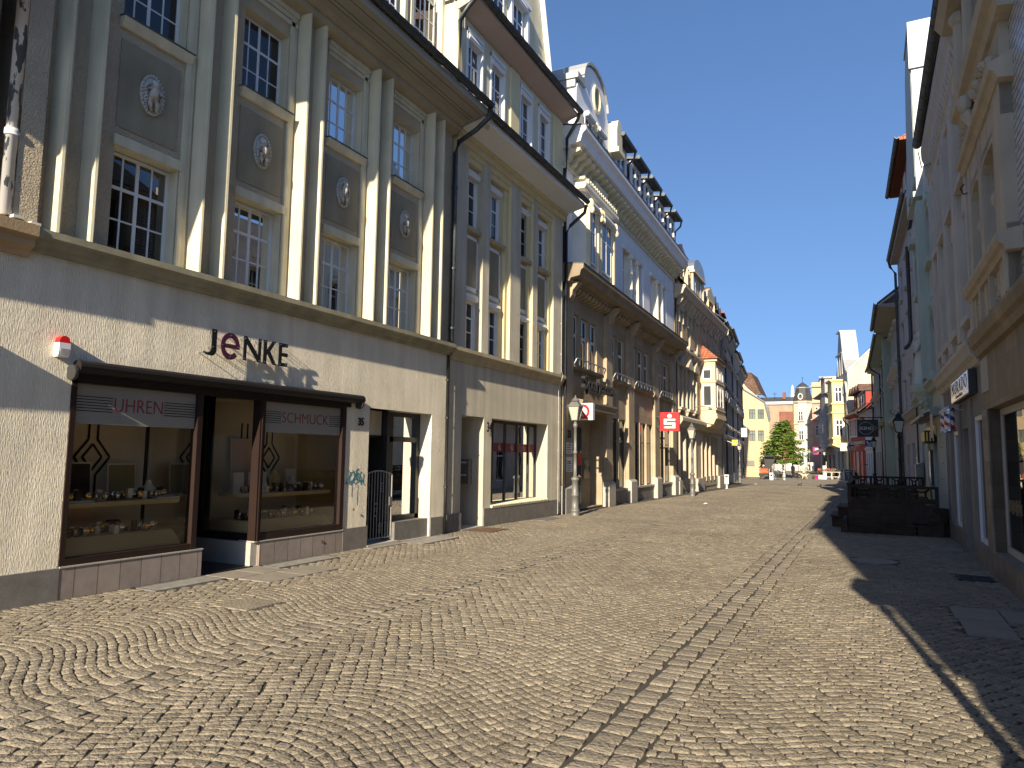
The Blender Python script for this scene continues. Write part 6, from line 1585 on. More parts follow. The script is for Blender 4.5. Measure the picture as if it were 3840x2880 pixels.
    S = B.empty('emblem_sign', 3.1, .75, 2.7, 'round white emblem sign projecting from the red house', 'sign')
    n = 24; MB().prism([(.42 * cos(2 * pi * i / n), .42 + .42 * sin(2 * pi * i / n)) for i in range(n)], -.05, .05, lambda p, t: (t, p[0], p[1])).tube([(0, -.75, .42), (0, -.4, .42)], .03, 5).build('sign_disc', 'sign_white', S, 1)
    e = MB().prism([(.36 * cos(2 * pi * i / n), .42 + .36 * sin(2 * pi * i / n)) for i in range(n)], -.056, -.052, lambda p, t: (t, p[0], p[1])); e.build('dark_ring', 'shop_brown', S, 1)
    e = MB().prism([(.31 * cos(2 * pi * i / n), .42 + .31 * sin(2 * pi * i / n)) for i in range(n)], -.062, -.058, lambda p, t: (t, p[0], p[1])); e.build('disc_face', 'card_pink', S, 1)
    MB().box(-.068, -.063, -.22, .16, .36, .5).box(-.068, -.063, -.2, -.15, .22, .36).box(-.068, -.063, .08, .13, .22, .36).box(-.068, -.063, .14, .24, .46, .6).build('animal_mark', 'shop_brown', S, 1)
    S = B.empty('board_sign', 7.0, .8, 2.6, 'pale square board sign between the red house and the yellow oriel', 'sign'); MB().box(-.05, .05, -.55, .55, 0, .9).build('sign_case', 'pale_stucco', S, 1)
    B.put('gutter_elbow', MB().tube([(8.9, .7, 6.3), (8.9, .65, 6.0), (8.9, .2, 5.5), (8.9, .12, -.6)], .08, 7), 'gutter_dark')
    # yellow oriel house with the mint gable above
    B = Bld('gable_building', 'house with a bright yellow oriel, a mint curved gable and a pale bare fire wall', 'building', (-1.9, 88.0), 11, 'R')
    B.wall('wall', 'grey_gable', 0, 10, -.8, 10.8, [(1.2, 2.4, .2, 2.6, .4), (4.5, 6.0, .2, 2.6, .4), (7.2, 8.6, .2, 2.6, .4)], back=9)
    for (a, b) in ((1.2, 2.4), (4.5, 6.0), (7.2, 8.6)): B.window(a, b, .2, 2.6, w=-.3, nx=1, rows=(.8,), t=.09, fmat='anthracite', pmat='pane_dark', name='shop_window')
    B.put('yellow_pillar', MB().box(.1, 1.1, 0, .3, -.7, 3.3), 'yellow_pale')
    o = MB(); a, b, P = 2.6, 6.2, 1.35
    o.upright([(a, 0), (a + .15, P), (b - .4, P), (b, 0)], 3.5, 10.7)
    for v in (3.3, 4.05, 7.0, 8.05, 10.7): o.upright([(a - .14, 0), (a + .02, P + .14), (b - .3, P + .14), (b + .14, 0)], v, v + .16)
    o.upright([(a - .25, 0), (a - .05, P + .25), (b - .2, P + .25), (b + .25, 0)], 10.8, 10.95); o.along([(0, 2.9), (P * .7, 3.1), (P + .1, 3.32), (0, 3.32)], a, b)
    ob = B.put('oriel', o, 'yellow_wall')
    for (v0, v1) in ((4.35, 6.3), (8.3, 10.1)):
        f = MB(); u = a + .075; y0, y1 = .28, 1.1
        f.box(u - .08, u, y0, y1, v0, v0 + .1); f.box(u - .08, u, y0, y1, v1 - .1, v1); f.box(u - .08, u, y0, y0 + .1, v0, v1); f.box(u - .08, u, y1 - .1, y1, v0, v1); f.box(u - .08, u, (y0 + y1) / 2 - .05, (y0 + y1) / 2 + .05, v0, v1); f.box(u - .08, u, y0, y1, v0 + (v1 - v0) * .64, v0 + (v1 - v0) * .64 + .1)
        f.box(u - .12, u - .02, y0 - .12, y0, v0 - .1, v1 + .12); f.box(u - .12, u - .02, y1, y1 + .12, v0 - .1, v1 + .12)
        w = B.put('oriel_window', f, 'white_frame', ob); B.put('pane', MB().box(u - .06, u - .05, y0 + .05, y1 - .05, v0 + .05, v1 - .05), 'pane_far', w)
    rl = MB()
    for k in range(9): rl.ball((a + .04, .35 + .09 * k, 7.3 + .22 * sin(k * 1.1)), .03, .07, .09, 6, 4)
    B.put('stucco_relief', rl, 'yellow_wall', ob)
    g = MB().plate([(.2, 10.8), (7.6, 10.8), (7.6, 11.5), (6.4, 13.2), (5.6, 15.2), (4.9, 16.6), (2.9, 16.6), (2.2, 15.2), (1.4, 13.0), (.2, 11.6)], -.5, .1)
    B.put('gable', g, 'grey_gable')
    cp = MB()
    for (p, q) in (((.2, 11.6), (1.4, 13.0)), ((1.4, 13.0), (2.2, 15.2)), ((2.2, 15.2), (2.9, 16.6))):
        cp.add([(p[0], -1.4, p[1]), (q[0], -1.4, q[1]), (q[0], .3, q[1]), (p[0], .3, p[1]), (p[0] - .15, -1.4, p[1] + .1), (q[0] - .15, -1.4, q[1] + .1), (q[0] - .15, .3, q[1] + .1), (p[0] - .15, .3, p[1] + .1)], [(0, 1, 2, 3), (4, 5, 6, 7), (2, 3, 7, 6), (0, 1, 5, 4)])
    cp.box(2.75, 5.0, -1.4, .35, 16.6, 16.75)
    B.put('gable_cap', cp, 'zinc_pale')
    for u in (2.2, 3.6, 5.0): B.window(u, u + .9, 11.6, 13.8, w=.11, nx=2, rows=(-.6,), t=.1, fmat='white_frame', pmat='pane_far')
    ar = MB()
    for u in (2.1, 3.5, 4.9): ar.tube([(u, .25, 11.5), (u, .25, 13.9)], .08, 6); ar.box(u - .2, u + 1.3, .1, .35, 13.95, 14.1)
    B.put('gable_ornament', ar, 'pale_stucco')
    ar2 = MB()
    for i in range(8):
        p, q = pi * i / 8, pi * (i + 1) / 8; ar2.plate([(1.3 + .8 * cos(p), 9.2 + 1.1 * sin(p)), (1.3 + .8 * cos(q), 9.2 + 1.1 * sin(q)), (1.3 + 1.1 * cos(q), 9.2 + 1.4 * sin(q)), (1.3 + 1.1 * cos(p), 9.2 + 1.4 * sin(p))], 0, .3)
    ar2.box(.2, .5, 0, .25, 6.6, 9.2); B.put('arch_moulding', ar2, 'grey_gable'); B.put('arch_pane', MB().box(.6, 2.0, .01, .03, 6.8, 9.4), 'pane_far')
    fw_ = MB().add([(-.02, .1, 5.5), (-.02, -9.5, 5.5), (-.02, -9.5, 13.6), (-.02, -6.0, 17.0), (-.02, -5.2, 17.0), (-.02, .1, 11.5)], [(0, 1, 2, 3, 4, 5)])
    B.put('fire_wall', fw_, 'firewall_pale')
    B.put('main_roof', MB().along([(-.2, 11.4), (-.2, 11.6), (-5.5, 16.9), (-10, 12.5), (-10, 12.3), (-5.5, 16.6)], .1, 9.8), 'slate_grey')
    vg = MB().add([(-.18, .2, 11.45), (.25, .2, 11.45), (.25, -5.5, 17.1), (-.18, -5.5, 17.1), (-.18, .2, 11.7), (.25, .2, 11.7), (.25, -5.5, 17.3), (-.18, -5.5, 17.3)], [(0, 1, 2, 3), (4, 5, 6, 7), (0, 3, 7, 4), (1, 2, 6, 5)])
    B.put('verge', vg, 'zinc_pale')
    br = MB(); r4 = random.Random(8)
    # far grey fronts behind
    B = simple('far_grey_building', 'narrow shaded grey house with a steep eave left of the yellow oriel', (-3.8, 98), 14, 9, 9.9, 'grey_stucco', [(.8, 1.8), (3.2, 4.2), (5.6, 6.6), (7.4, 8.4)], [(4.2, 5.8), (7.2, 8.8)], over=.8, sur='pale_stucco')
    B.put('tower_bay', MB().box(1.0, 3.4, 0, .9, 3.6, 12.0).box(.8, 3.6, -.1, 1.1, 12.0, 12.2), 'grey_stucco')
    B.put('chimney', MB().box(.4, 1.2, -2.2, -1.5, 10, 15.0).box(.3, 1.3, -2.3, -1.4, 15.0, 15.25), 'grey_stucco')
    B.put('side_roof', MB().along([(-1.2, 12.2), (-1.2, 12.4), (-4, 15.0), (-4.5, 12.2)], .9, 4.5), 'tile_red')
    B.put('side_wall', MB().box(1.0, 4.4, -4.4, -1.3, 9.5, 12.3), 'red_brick_far')
    S = B.empty('dark_awning', 4.0, .9, 2.4, 'dark sloping awning over the far shopfront behind the flower tables', 'awning'); MB().along([(-.8, .9), (1.2, .1), (1.2, 0), (-.8, .8)], -2.5, 2.5).build('awning_cloth', 'anthracite', S, 1)
    B = simple('far_grey_building', 'farthest shaded grey house on the right behind the magenta sign', (-5.2, 106.5), 9, 9.5, 8.4, 'grey_stucco', [(.8, 1.8), (3.4, 4.4), (6.0, 7.0), (8.0, 9.0)], [(3.9, 5.5), (6.4, 7.9)], over=.7, sur='pale_stucco', rm='slate')
    ft = MB()
    for k in range(4): ft.ball((2.0 + .5 * k, .5, 6.3), .22, .25, .5, 7, 5)
    B.put('stucco_figure', ft, 'pale_stucco')
    S = B.empty('magenta_sign', 1.2, 1.2, 2.35, 'square magenta sign with a white T far down the street', 'sign'); MB().box(-.06, .06, -.52, .52, 0, 1.0).build('sign_case', 'magenta', S, 1)
    MB().tube([(0, -1.2, .8), (0, -.5, .8)], .03, 5).build('bracket', 'iron', S, 1)
    MB().box(-.068, -.062, -.26, .26, .66, .8).box(-.068, -.062, -.07, .07, .24, .66).box(-.068, -.062, -.16, .16, .2, .28).box(-.068, -.062, -.26, -.2, .5, .66).box(-.068, -.062, .2, .26, .5, .66).box(-.068, -.062, -.3, -.22, .38, .46).box(-.068, -.062, .22, .3, .38, .46).build('letter', 'sign_white', S, 1)

# ================================================================ far end of the street
def far_end():
    def fbld(name, label, loc): return thing(name, label, 'building', loc)
    def put(root, name, b, mat, parent=None):
        lx, ly, lz = root.location; 
        b.v = [(p[0] - lx, p[1] - ly, p[2] - lz) for p in b.v]
        o = b.build(name, mat, parent or root, 1); return o
    Y = 92.0
    R = fbld('ochre_building', 'ochre rendered house end with green framed windows behind the tree', (-13, Y, -.6))
    wins = [(-14.9, -13.9, 6.5, 7.75), (-13.3, -12.52, 6.5, 7.72), (-12.28, -11.52, 6.5, 7.7), (-14.9, -13.9, 3.8, 5.0), (-13.3, -12.58, 3.8, 5.1), (-12.28, -11.58, 3.8, 5.1)]
    x0, x1 = -19, -10.3; b = MB()
    xs = sorted({x0, -10.95, *[w[0] for w in wins], *[w[1] for w in wins]}); vs = sorted({-1., 6.2, *[w[2] for w in wins], *[w[3] for w in wins], 8.3})
    for i in range(len(xs) - 1):
        for j in range(len(vs) - 1):
            cx_, cv_ = (xs[i] + xs[i + 1]) / 2, (vs[j] + vs[j + 1]) / 2
            if any(w[0] < cx_ < w[1] and w[2] < cv_ < w[3] for w in wins): continue
            if vs[j] >= 6.2 and xs[i + 1] > -11.5 + .01: continue
            b.quad((xs[i], Y, vs[j]), (xs[i + 1], Y, vs[j]), (xs[i + 1], Y, vs[j + 1]), (xs[i], Y, vs[j + 1]))
    xr = [q for q in xs if q >= -11.53][0]
    b.poly([(xr, Y, 6.2), (-10.95, Y, 6.2), (-11.42, Y, 8.3), (xr, Y, 8.3)]); b.poly([(x0, Y, 8.3), (-11.42, Y, 8.3), (-11.42, Y, 8.5), (-14.75, Y, 10.75), (x0, Y, 13.6)])
    b.quad((-10.95, Y, -1), (-12.3, Y + 9, -1), (-12.3, Y + 9, 6.2), (-10.95, Y, 6.2)); b.quad((x0, Y + 9, -1), (-12.3, Y + 9, -1), (-12.3, Y + 9, 6.2), (x0, Y + 9, 8))
    for w in wins:
        for (p, q) in (((w[0], w[2]), (w[1], w[2])), ((w[1], w[2]), (w[1], w[3])), ((w[0], w[3]), (w[1], w[3])), ((w[0], w[2]), (w[0], w[3]))): b.quad((p[0], Y, p[1]), (q[0], Y, q[1]), (q[0], Y + .25, q[1]), (p[0], Y + .25, p[1]))
    put(R, 'wall', b, 'ochre_plain')
    for w in wins:
        f = MB(); t = .07; a, c, d, e = w; y = Y + .12
        f.box(a, a + t, y, y + .05, d, e); f.box(c - t, c, y, y + .05, d, e); f.box(a + t, c - t, y, y + .05, d, d + t); f.box(a + t, c - t, y, y + .05, e - t, e); f.box((a + c) / 2 - .03, (a + c) / 2 + .03, y, y + .05, d + t, e - t); f.box(a + t, c - t, y + .005, y + .045, d + (e - d) * .62, d + (e - d) * .62 + .05)
        o = put(R, 'window', f, 'green_frame'); put(R, 'pane', MB().box(a, c, y + .06, y + .07, d, e), 'pane_pale', o)
        put(R, 'window_sill', MB().box(a - .06, c + .06, Y - .08, Y + .1, d - .07, d - .002), 'yellow_pale', o)
    vg = MB()
    for (p, q) in (((-16.5, 11.95), (-14.75, 10.8)), ((-14.75, 10.8), (-11.42, 8.58)), ((-11.42, 8.58), (-10.9, 6.2))): vg.tube([(p[0], Y - .05, p[1]), (q[0], Y - .05, q[1])], .11, 5)
    put(R, 'verge', vg, 'zinc')
    rf = MB().add([(-19, Y - .1, 13.7), (-14.75, Y - .1, 10.85), (-16.2, Y + 9, 10.85), (-20, Y + 9, 13.7), (-11.42, Y - .1, 8.62), (-12.8, Y + 9, 8.62), (-10.85, Y - .1, 6.2), (-12.25, Y + 9, 6.2)], [(0, 1, 2, 3), (1, 4, 5, 2), (4, 6, 7, 5)]); put(R, 'roof', rf, 'tile_brown')
    rl = MB()
    for v in (-.3, 0, .3, .6, .9, 1.2, 1.5, 1.8): rl.box(-18, -12.0, Y - .02, Y - .002, v, v + .03)
    put(R, 'base_joint', rl, 'brown_wall')
    sh = put(R, 'shop_panel', MB().box(-12.05, -11.2, Y - .12, Y - .02, -.6, 1.9), 'shop_brown')
    put(R, 'panel_band', MB().box(-12.04, -11.21, Y - .135, Y - .12, 1.55, 1.9), 'green_frame', sh)
    put(R, 'lettering', fit_xz(text_mb('DÖNER', 1, .01, .03), -12.0, -11.25, 1.6, 1.84, Y - .14), 'sign_white', sh)
    gf = MB(); r5 = random.Random(2)
    for k in range(12): gf.tube([(-11.95 + .6 * r5.random(), Y - .13, .2 + .7 * r5.random()) for _ in range(4)], .025, 4)
    put(R, 'graffiti', gf, 'sign_white', sh)
    put(R, 'notice_board', MB().box(-13.7, -12.75, Y - .1, Y - .02, .75, 1.4).box(-14.1, -13.85, Y - .1, Y - .02, .5, 1.1), 'mail_grey')
    # pale gable behind with a hipped brown roof
    R = fbld('pale_gable_building', 'pale gable with a steep brown tiled roof rising behind the ochre house', (-16, 101, -.5))
    put(R, 'gable', MB().add([(-20, 100, 8), (-13.35, 100, 8), (-13.35, 100, 10.1), (-14.2, 100, 10.9), (-16.1, 100, 13.2), (-20, 100, 17), (-20, 106, 8), (-13.35, 106, 8), (-13.35, 106, 10.1)], [(0, 1, 2, 3, 4, 5), (1, 7, 8, 2)]), 'firewall_pale')
    put(R, 'roof', MB().add([(-16.15, 100, 13.3), (-14.15, 100.2, 13.3), (-12.9, 100.2, 10.3), (-13.5, 99.9, 10.2), (-14.6, 99.9, 11.2), (-14.15, 107, 13.3), (-12.9, 107, 10.3), (-16.15, 107, 13.3)], [(0, 1, 2, 3, 4), (1, 5, 6, 2), (0, 1, 5, 7)]), 'tile_brown')
    put(R, 'dish', MB().lathe(-13.0, 99.9, [(.05, 10.1), (.3, 10.25), (.32, 10.3)], 10).tube([(-13.0, 99.9, 9.8), (-13.0, 99.9, 10.2)], .04, 5), 'zinc')
    # brown side wall with the flat black roof
    R = fbld('brown_building', 'brown side wall under a low black roof in the far background', (-14, 130, .5))
    put(R, 'wall', MB().box(-19, -11.6, 130, 138, -.5, 11.0), 'brown_wall'); put(R, 'cornice', MB().box(-19, -11.5, 129.7, 138, 11.0, 11.5), 'pale_stucco')
    put(R, 'roof', MB().add([(-19, 129.8, 11.5), (-11.5, 129.8, 11.5), (-11.5, 133, 12.5), (-19, 133, 12.5), (-15.9, 129.8, 11.5), (-15.5, 133, 12.5)], [(0, 1, 2, 3)]), 'lead_cap')
    put(R, 'red_patch', MB().box(-13.8, -11.58, 129.9, 130, -.5, 9.75), 'red_brick_far')
    put(R, 'chimney', MB().box(-13.3, -12.8, 131, 131.6, 12, 13.2), 'red_brick_far')
    an = MB().tube([(-14.6, 131.5, 12), (-14.6, 131.5, 13.2)], .03, 4).tube([(-15, 131.5, 12.9), (-14.2, 131.5, 12.9)], .02, 4).tube([(-14.9, 131.5, 13.1), (-14.3, 131.5, 13.1)], .02, 4); put(R, 'aerial', an, 'iron')
    mr = MB()
    for k in range(3): mr.tube([(-15.9 + .15 * k, 129.9, 10.6), (-15.5 + .1 * k, 129.7, 9.2 - .4 * k)], .12, 5)
    put(R, 'mural', mr, 'slate_grey')
    # corner building with the dark mansard tower
    R = fbld('tower_building', 'cream ashlar corner house with a dark mansard tower and oval dormer', (-10.2, 131, .6))
    c = (-10.05, 131.6); n = 8
    def octo(r, z0, z1, r2=None, sx=1.0):
        b = MB(); r2 = r if r2 is None else r2
        b.lathe(c[0], c[1], [(r, z0), (r2, z1)], n); return b
    put(R, 'corner_wall', octo(1.62, -.5, 11.4), 'white_ashlar')
    put(R, 'cornice', MB().lathe(c[0], c[1], [(1.62, 11.1), (1.85, 11.3), (1.95, 11.45), (1.95, 11.55), (1.6, 11.6)], n).lathe(c[0], c[1], [(1.64, 7.55), (1.74, 7.6), (1.74, 7.75), (1.64, 7.8)], n).lathe(c[0], c[1], [(1.64, 3.5), (1.8, 3.6), (1.8, 3.8), (1.64, 3.85)], n), 'white_ashlar')
    put(R, 'mansard_roof', MB().lathe(c[0], c[1], [(1.9, 11.6), (1.6, 12.1), (1.35, 12.8), (1.2, 13.7), (1.32, 13.85), (1.25, 13.95), (.6, 14.5), (.12, 14.85), (.05, 15.0)], n), 'slate')
    put(R, 'roof_band', MB().lathe(c[0], c[1], [(1.22, 13.72), (1.36, 13.86), (1.36, 13.95), (1.2, 13.97)], n), 'zinc_pale')
    wv = MB().tube([(c[0], c[1], 14.9), (c[0], c[1], 15.8)], .025, 4).box(c[0] - .2, c[0] + .2, c[1] - .01, c[1] + .01, 15.6, 15.7).box(c[0] - .12, c[0] + .12, c[1] - .01, c[1] + .01, 15.3, 15.36); put(R, 'weather_vane', wv, 'iron')
    ovc = (-10.32, 130.02); ov = MB(); m_ = 18
    for i in range(m_):
        a, b_ = 2 * pi * i / m_, 2 * pi * (i + 1) / m_; ov.plate([(ovc[0] + .25 * cos(a), 12.3 + .36 * sin(a)), (ovc[0] + .25 * cos(b_), 12.3 + .36 * sin(b_)), (ovc[0] + .42 * cos(b_), 12.3 + .56 * sin(b_)), (ovc[0] + .42 * cos(a), 12.3 + .56 * sin(a))], ovc[1] - .15, ovc[1] + .6)
    put(R, 'oval_dormer', ov, 'pale_stucco')
    yf = c[1] - 1.62 * cos(pi / 8) - .0
    for (v0, v1, ar) in ((8.1, 9.8, 1), (4.85, 6.5, 1), (.9, 2.9, 0)):
        a, b_ = -10.75, -9.95; w = MB(); y = yf - .06
        w.box(a, b_, y, y + .1, v0, v0 + .08); w.box(a, b_, y, y + .1, v1 - .08, v1); w.box(a, a + .08, y, y + .1, v0, v1); w.box(b_ - .08, b_, y, y + .1, v0, v1); w.box((a + b_) / 2 - .04, (a + b_) / 2 + .04, y, y + .1, v0, v1); w.box(a, b_, y, y + .1, v0 + (v1 - v0) * .6, v0 + (v1 - v0) * .6 + .06)
        o = put(R, 'window' if ar else 'door', w, 'white_frame'); put(R, 'pane', MB().box(a + .02, b_ - .02, y + .03, y + .05, v0, v1), 'pane_far', o)
        if ar: put(R, 'arch', MB().plate([((a + b_) / 2 + .46 * cos(pi * i / 10), v1 + .1 + .62 * sin(pi * i / 10)) for i in range(11)], y - .02, y + .1), 'pale_stucco'); put(R, 'window_sill', MB().box(a - .1, b_ + .1, y - .12, y + .1, v0 - .16, v0 - .002), 'slate_grey')
    put(R, 'side_wing', MB().box(-13.0, -11.2, 131.4, 145, -.5, 10.6).box(-9, -8.2, 131.8, 140, -.5, 11.2), 'white_ashlar')
    put(R, 'wing_roof', MB().add([(-13.1, 131.3, 10.6), (-11.1, 131.3, 11.4), (-11.1, 145, 11.4), (-13.1, 145, 10.6)], [(0, 1, 2, 3)]).box(-13.1, -11.2, 131.3, 131.5, 10.5, 10.7), 'slate')
    gb = MB().plate([(-12.3, 10.6), (-11.4, 10.6), (-11.45, 12.6), (-11.62, 14.3), (-11.8, 14.7), (-11.98, 14.3), (-12.15, 12.4)], 133, 133.6); put(R, 'gable', gb, 'pale_stucco')
    for k in range(3): put(R, 'wing_dormer', MB().box(-11.5, -11.1, 133 + 2.2 * k, 134 + 2.2 * k, 11, 12.6), 'slate_grey')
    for v in (2.2, 5.2, 8.1):
        for k in range(2):
            w = put(R, 'wing_window', MB().box(-12.75 + .8 * k, -12.25 + .8 * k, 131.3, 131.4, v, v + 1.5), 'white_frame'); put(R, 'pane', MB().box(-12.7 + .8 * k, -12.3 + .8 * k, 131.28, 131.3, v + .06, v + 1.44), 'pane_far', w)
    gf = MB(); r6 = random.Random(4)
    for k in range(10): gf.tube([(-9.5 + .6 * r6.random(), yf - .05, .5 + 1.6 * r6.random()) for _ in range(4)], .03, 4)
    put(R, 'graffiti', gf, 'graffiti_teal')
    # pink and peach house, white fire wall behind
    R = fbld('pink_building', 'narrow pink house with a peach top floor right of the tower', (-7.2, 119, 0)); Y = 118
    put(R, 'wall', MB().box(-7.75, -6.3, Y, Y + 10, -.5, 10.3), 'pink_wall'); put(R, 'top_floor', MB().box(-7.7, -6.4, Y + .05, Y + 10, 10.3, 13.45), 'peach_wall')
    ct = MB()
    for v in (3.6, 7.6, 10.2, 12.7): ct.box(-7.95, -6.2, Y - .25, Y + .1, v, v + .2)
    put(R, 'cornice', ct, 'pink_wall')
    for (v0, v1) in ((8.2, 9.65), (5.15, 6.8)):
        o = put(R, 'window', MB().box(-7.3, -6.9, Y - .06, Y, v0, v1), 'white_frame'); put(R, 'pane', MB().box(-7.25, -7.12, Y - .07, Y - .06, v0 + .08, v1 - .5).box(-7.08, -6.95, Y - .07, Y - .06, v0 + .08, v1 - .5).box(-7.25, -6.95, Y - .07, Y - .06, v1 - .42, v1 - .06), 'pane_far', o)
    R = fbld('bare_wall_building', 'bare white fire wall block rising behind the pink house', (-5.6, 124, 0))
    put(R, 'fire_wall', MB().box(-6.75, -3.5, 122, 136, -.5, 14.6), 'firewall_white'); put(R, 'side_strip', MB().add([(-7.1, 124, -.5), (-6.75, 122, -.5), (-6.75, 122, 14.6), (-7.1, 124, 14.3)], [(0, 1, 2, 3)]), 'grey_stucco')
    put(R, 'roof_edge', MB().box(-6.85, -3.4, 121.9, 136.1, 14.6, 14.72), 'zinc_pale')
    R = fbld('fence_row', 'grey construction fence across the far square behind the tree', (-11, 112, -.2)); R['category'] = 'fence'
    fc = MB()
    for k in range(7): fc.box(-14.5 + 1.0 * k, -13.55 + 1.0 * k, 114 + .5 * k, 114.05 + .5 * k, -.1, 1.2)
    put(R, 'fence_panel', fc, 'pale_stucco')

def fit_xz(b, x0, x1, z0, z1, y):
    b = fit(b, x0, x1, z0, z1, 0); b.v = [(p[0], y - p[1], p[2]) for p in b.v]; return b
# ================================================================ street furniture
def lamp(x, y, label, iron='lamp_iron', gl='lamp_glass', h=3.42, rz=0.):
    L = thing('street_lamp', label, 'street lamp', (x, y, zg(y)), rz, 'old style street lanterns')
    k = h / 3.42
    p = MB()
    p.lathe(0, 0, [(.125, 0), (.125, .12), (.135, .14), (.135, .17), (.105, .19), (.10, .55), (.115, .56), (.115, .60), (.095, .62), (.09, .98), (.12, 1.0), (.12, 1.05), (.07, 1.09), (.052, 1.12)], 14)
    p.lathe(0, 0, [(.052, 1.12), (.048, 1.75), (.066, 1.76), (.066, 1.80), (.047, 1.82), (.044, 2.48), (.06, 2.49), (.07, 2.58), (.05, 2.60), (.04, 2.66)], 14)
    p.build('post', iron, L, 1, True)
    b = MB(); z0, z1 = 2.70, 3.08
    for q in range(4):
        a = pi / 4 + q * pi / 2
        b.tube([(.12 * cos(a), .12 * sin(a), z0), (.225 * cos(a), .225 * sin(a), z1)], .012, 5)
    b.lathe(0, 0, [(.02, 2.62), (.05, 2.68), (.135, 2.69), (.135, 2.71), (.02, 2.715)], 4)
    b.lathe(0, 0, [(.235, 3.075), (.25, 3.085), (.25, 3.10), (.13, 3.22), (.10, 3.235), (.115, 3.25), (.115, 3.27), (.06, 3.32), (.05, 3.34), (.02, 3.36), (.028, 3.385), (.008, 3.42)], 4)
    b.lathe(0, 0, [(.11, 3.24), (.12, 3.26), (.07, 3.32), (.02, 3.34)], 12)
    for q in range(4):
        a = pi / 4 + q * pi / 2; b.ball((.24 * cos(a), .24 * sin(a), 3.10), .016, .016, .03, 6, 4)
    b.build('lantern_frame', iron, L, 1)
    g = MB().lathe(0, 0, [(.113, z0 + .01), (.218, z1 - .005)], 4); g.build('lantern_glass', gl, L, 1)
    for o in L.children: o.scale = (1, 1, k)
    return L

def lamps():
    lamp(-7.5, 18.95, 'grey street lamp standing in front of the bank entrance')
    lamp(-7.47, 33.7, 'grey street lamp in front of the brick oriel house shopfront')
    lamp(-9.72, 61.6, 'small grey street lamp by the white sign at the far end of the left row')
    lamp(.90, 27.5, 'black green street lamp rising behind the wooden terrace beside the KIND sign', 'lamp_green', 'lamp_glass_shade')
    lamp(.22, 50, 'dark street lamp in front of the low white house', 'lamp_green', 'lamp_glass_shade')
    lamp(-1.55, 65.5, 'sunlit grey street lamp beside the folding board near the red house')
    lamp(-5.2, 99, 'distant dark street lamp right of the magenta sign', 'lamp_green', 'lamp_glass_shade')
    lamp(-7.6, 108, 'distant slim street lamp left of the magenta sign')
    lamp(1.1, 1.9, 'street lamp behind the photographer whose shadow falls across the setts', h=4.2)

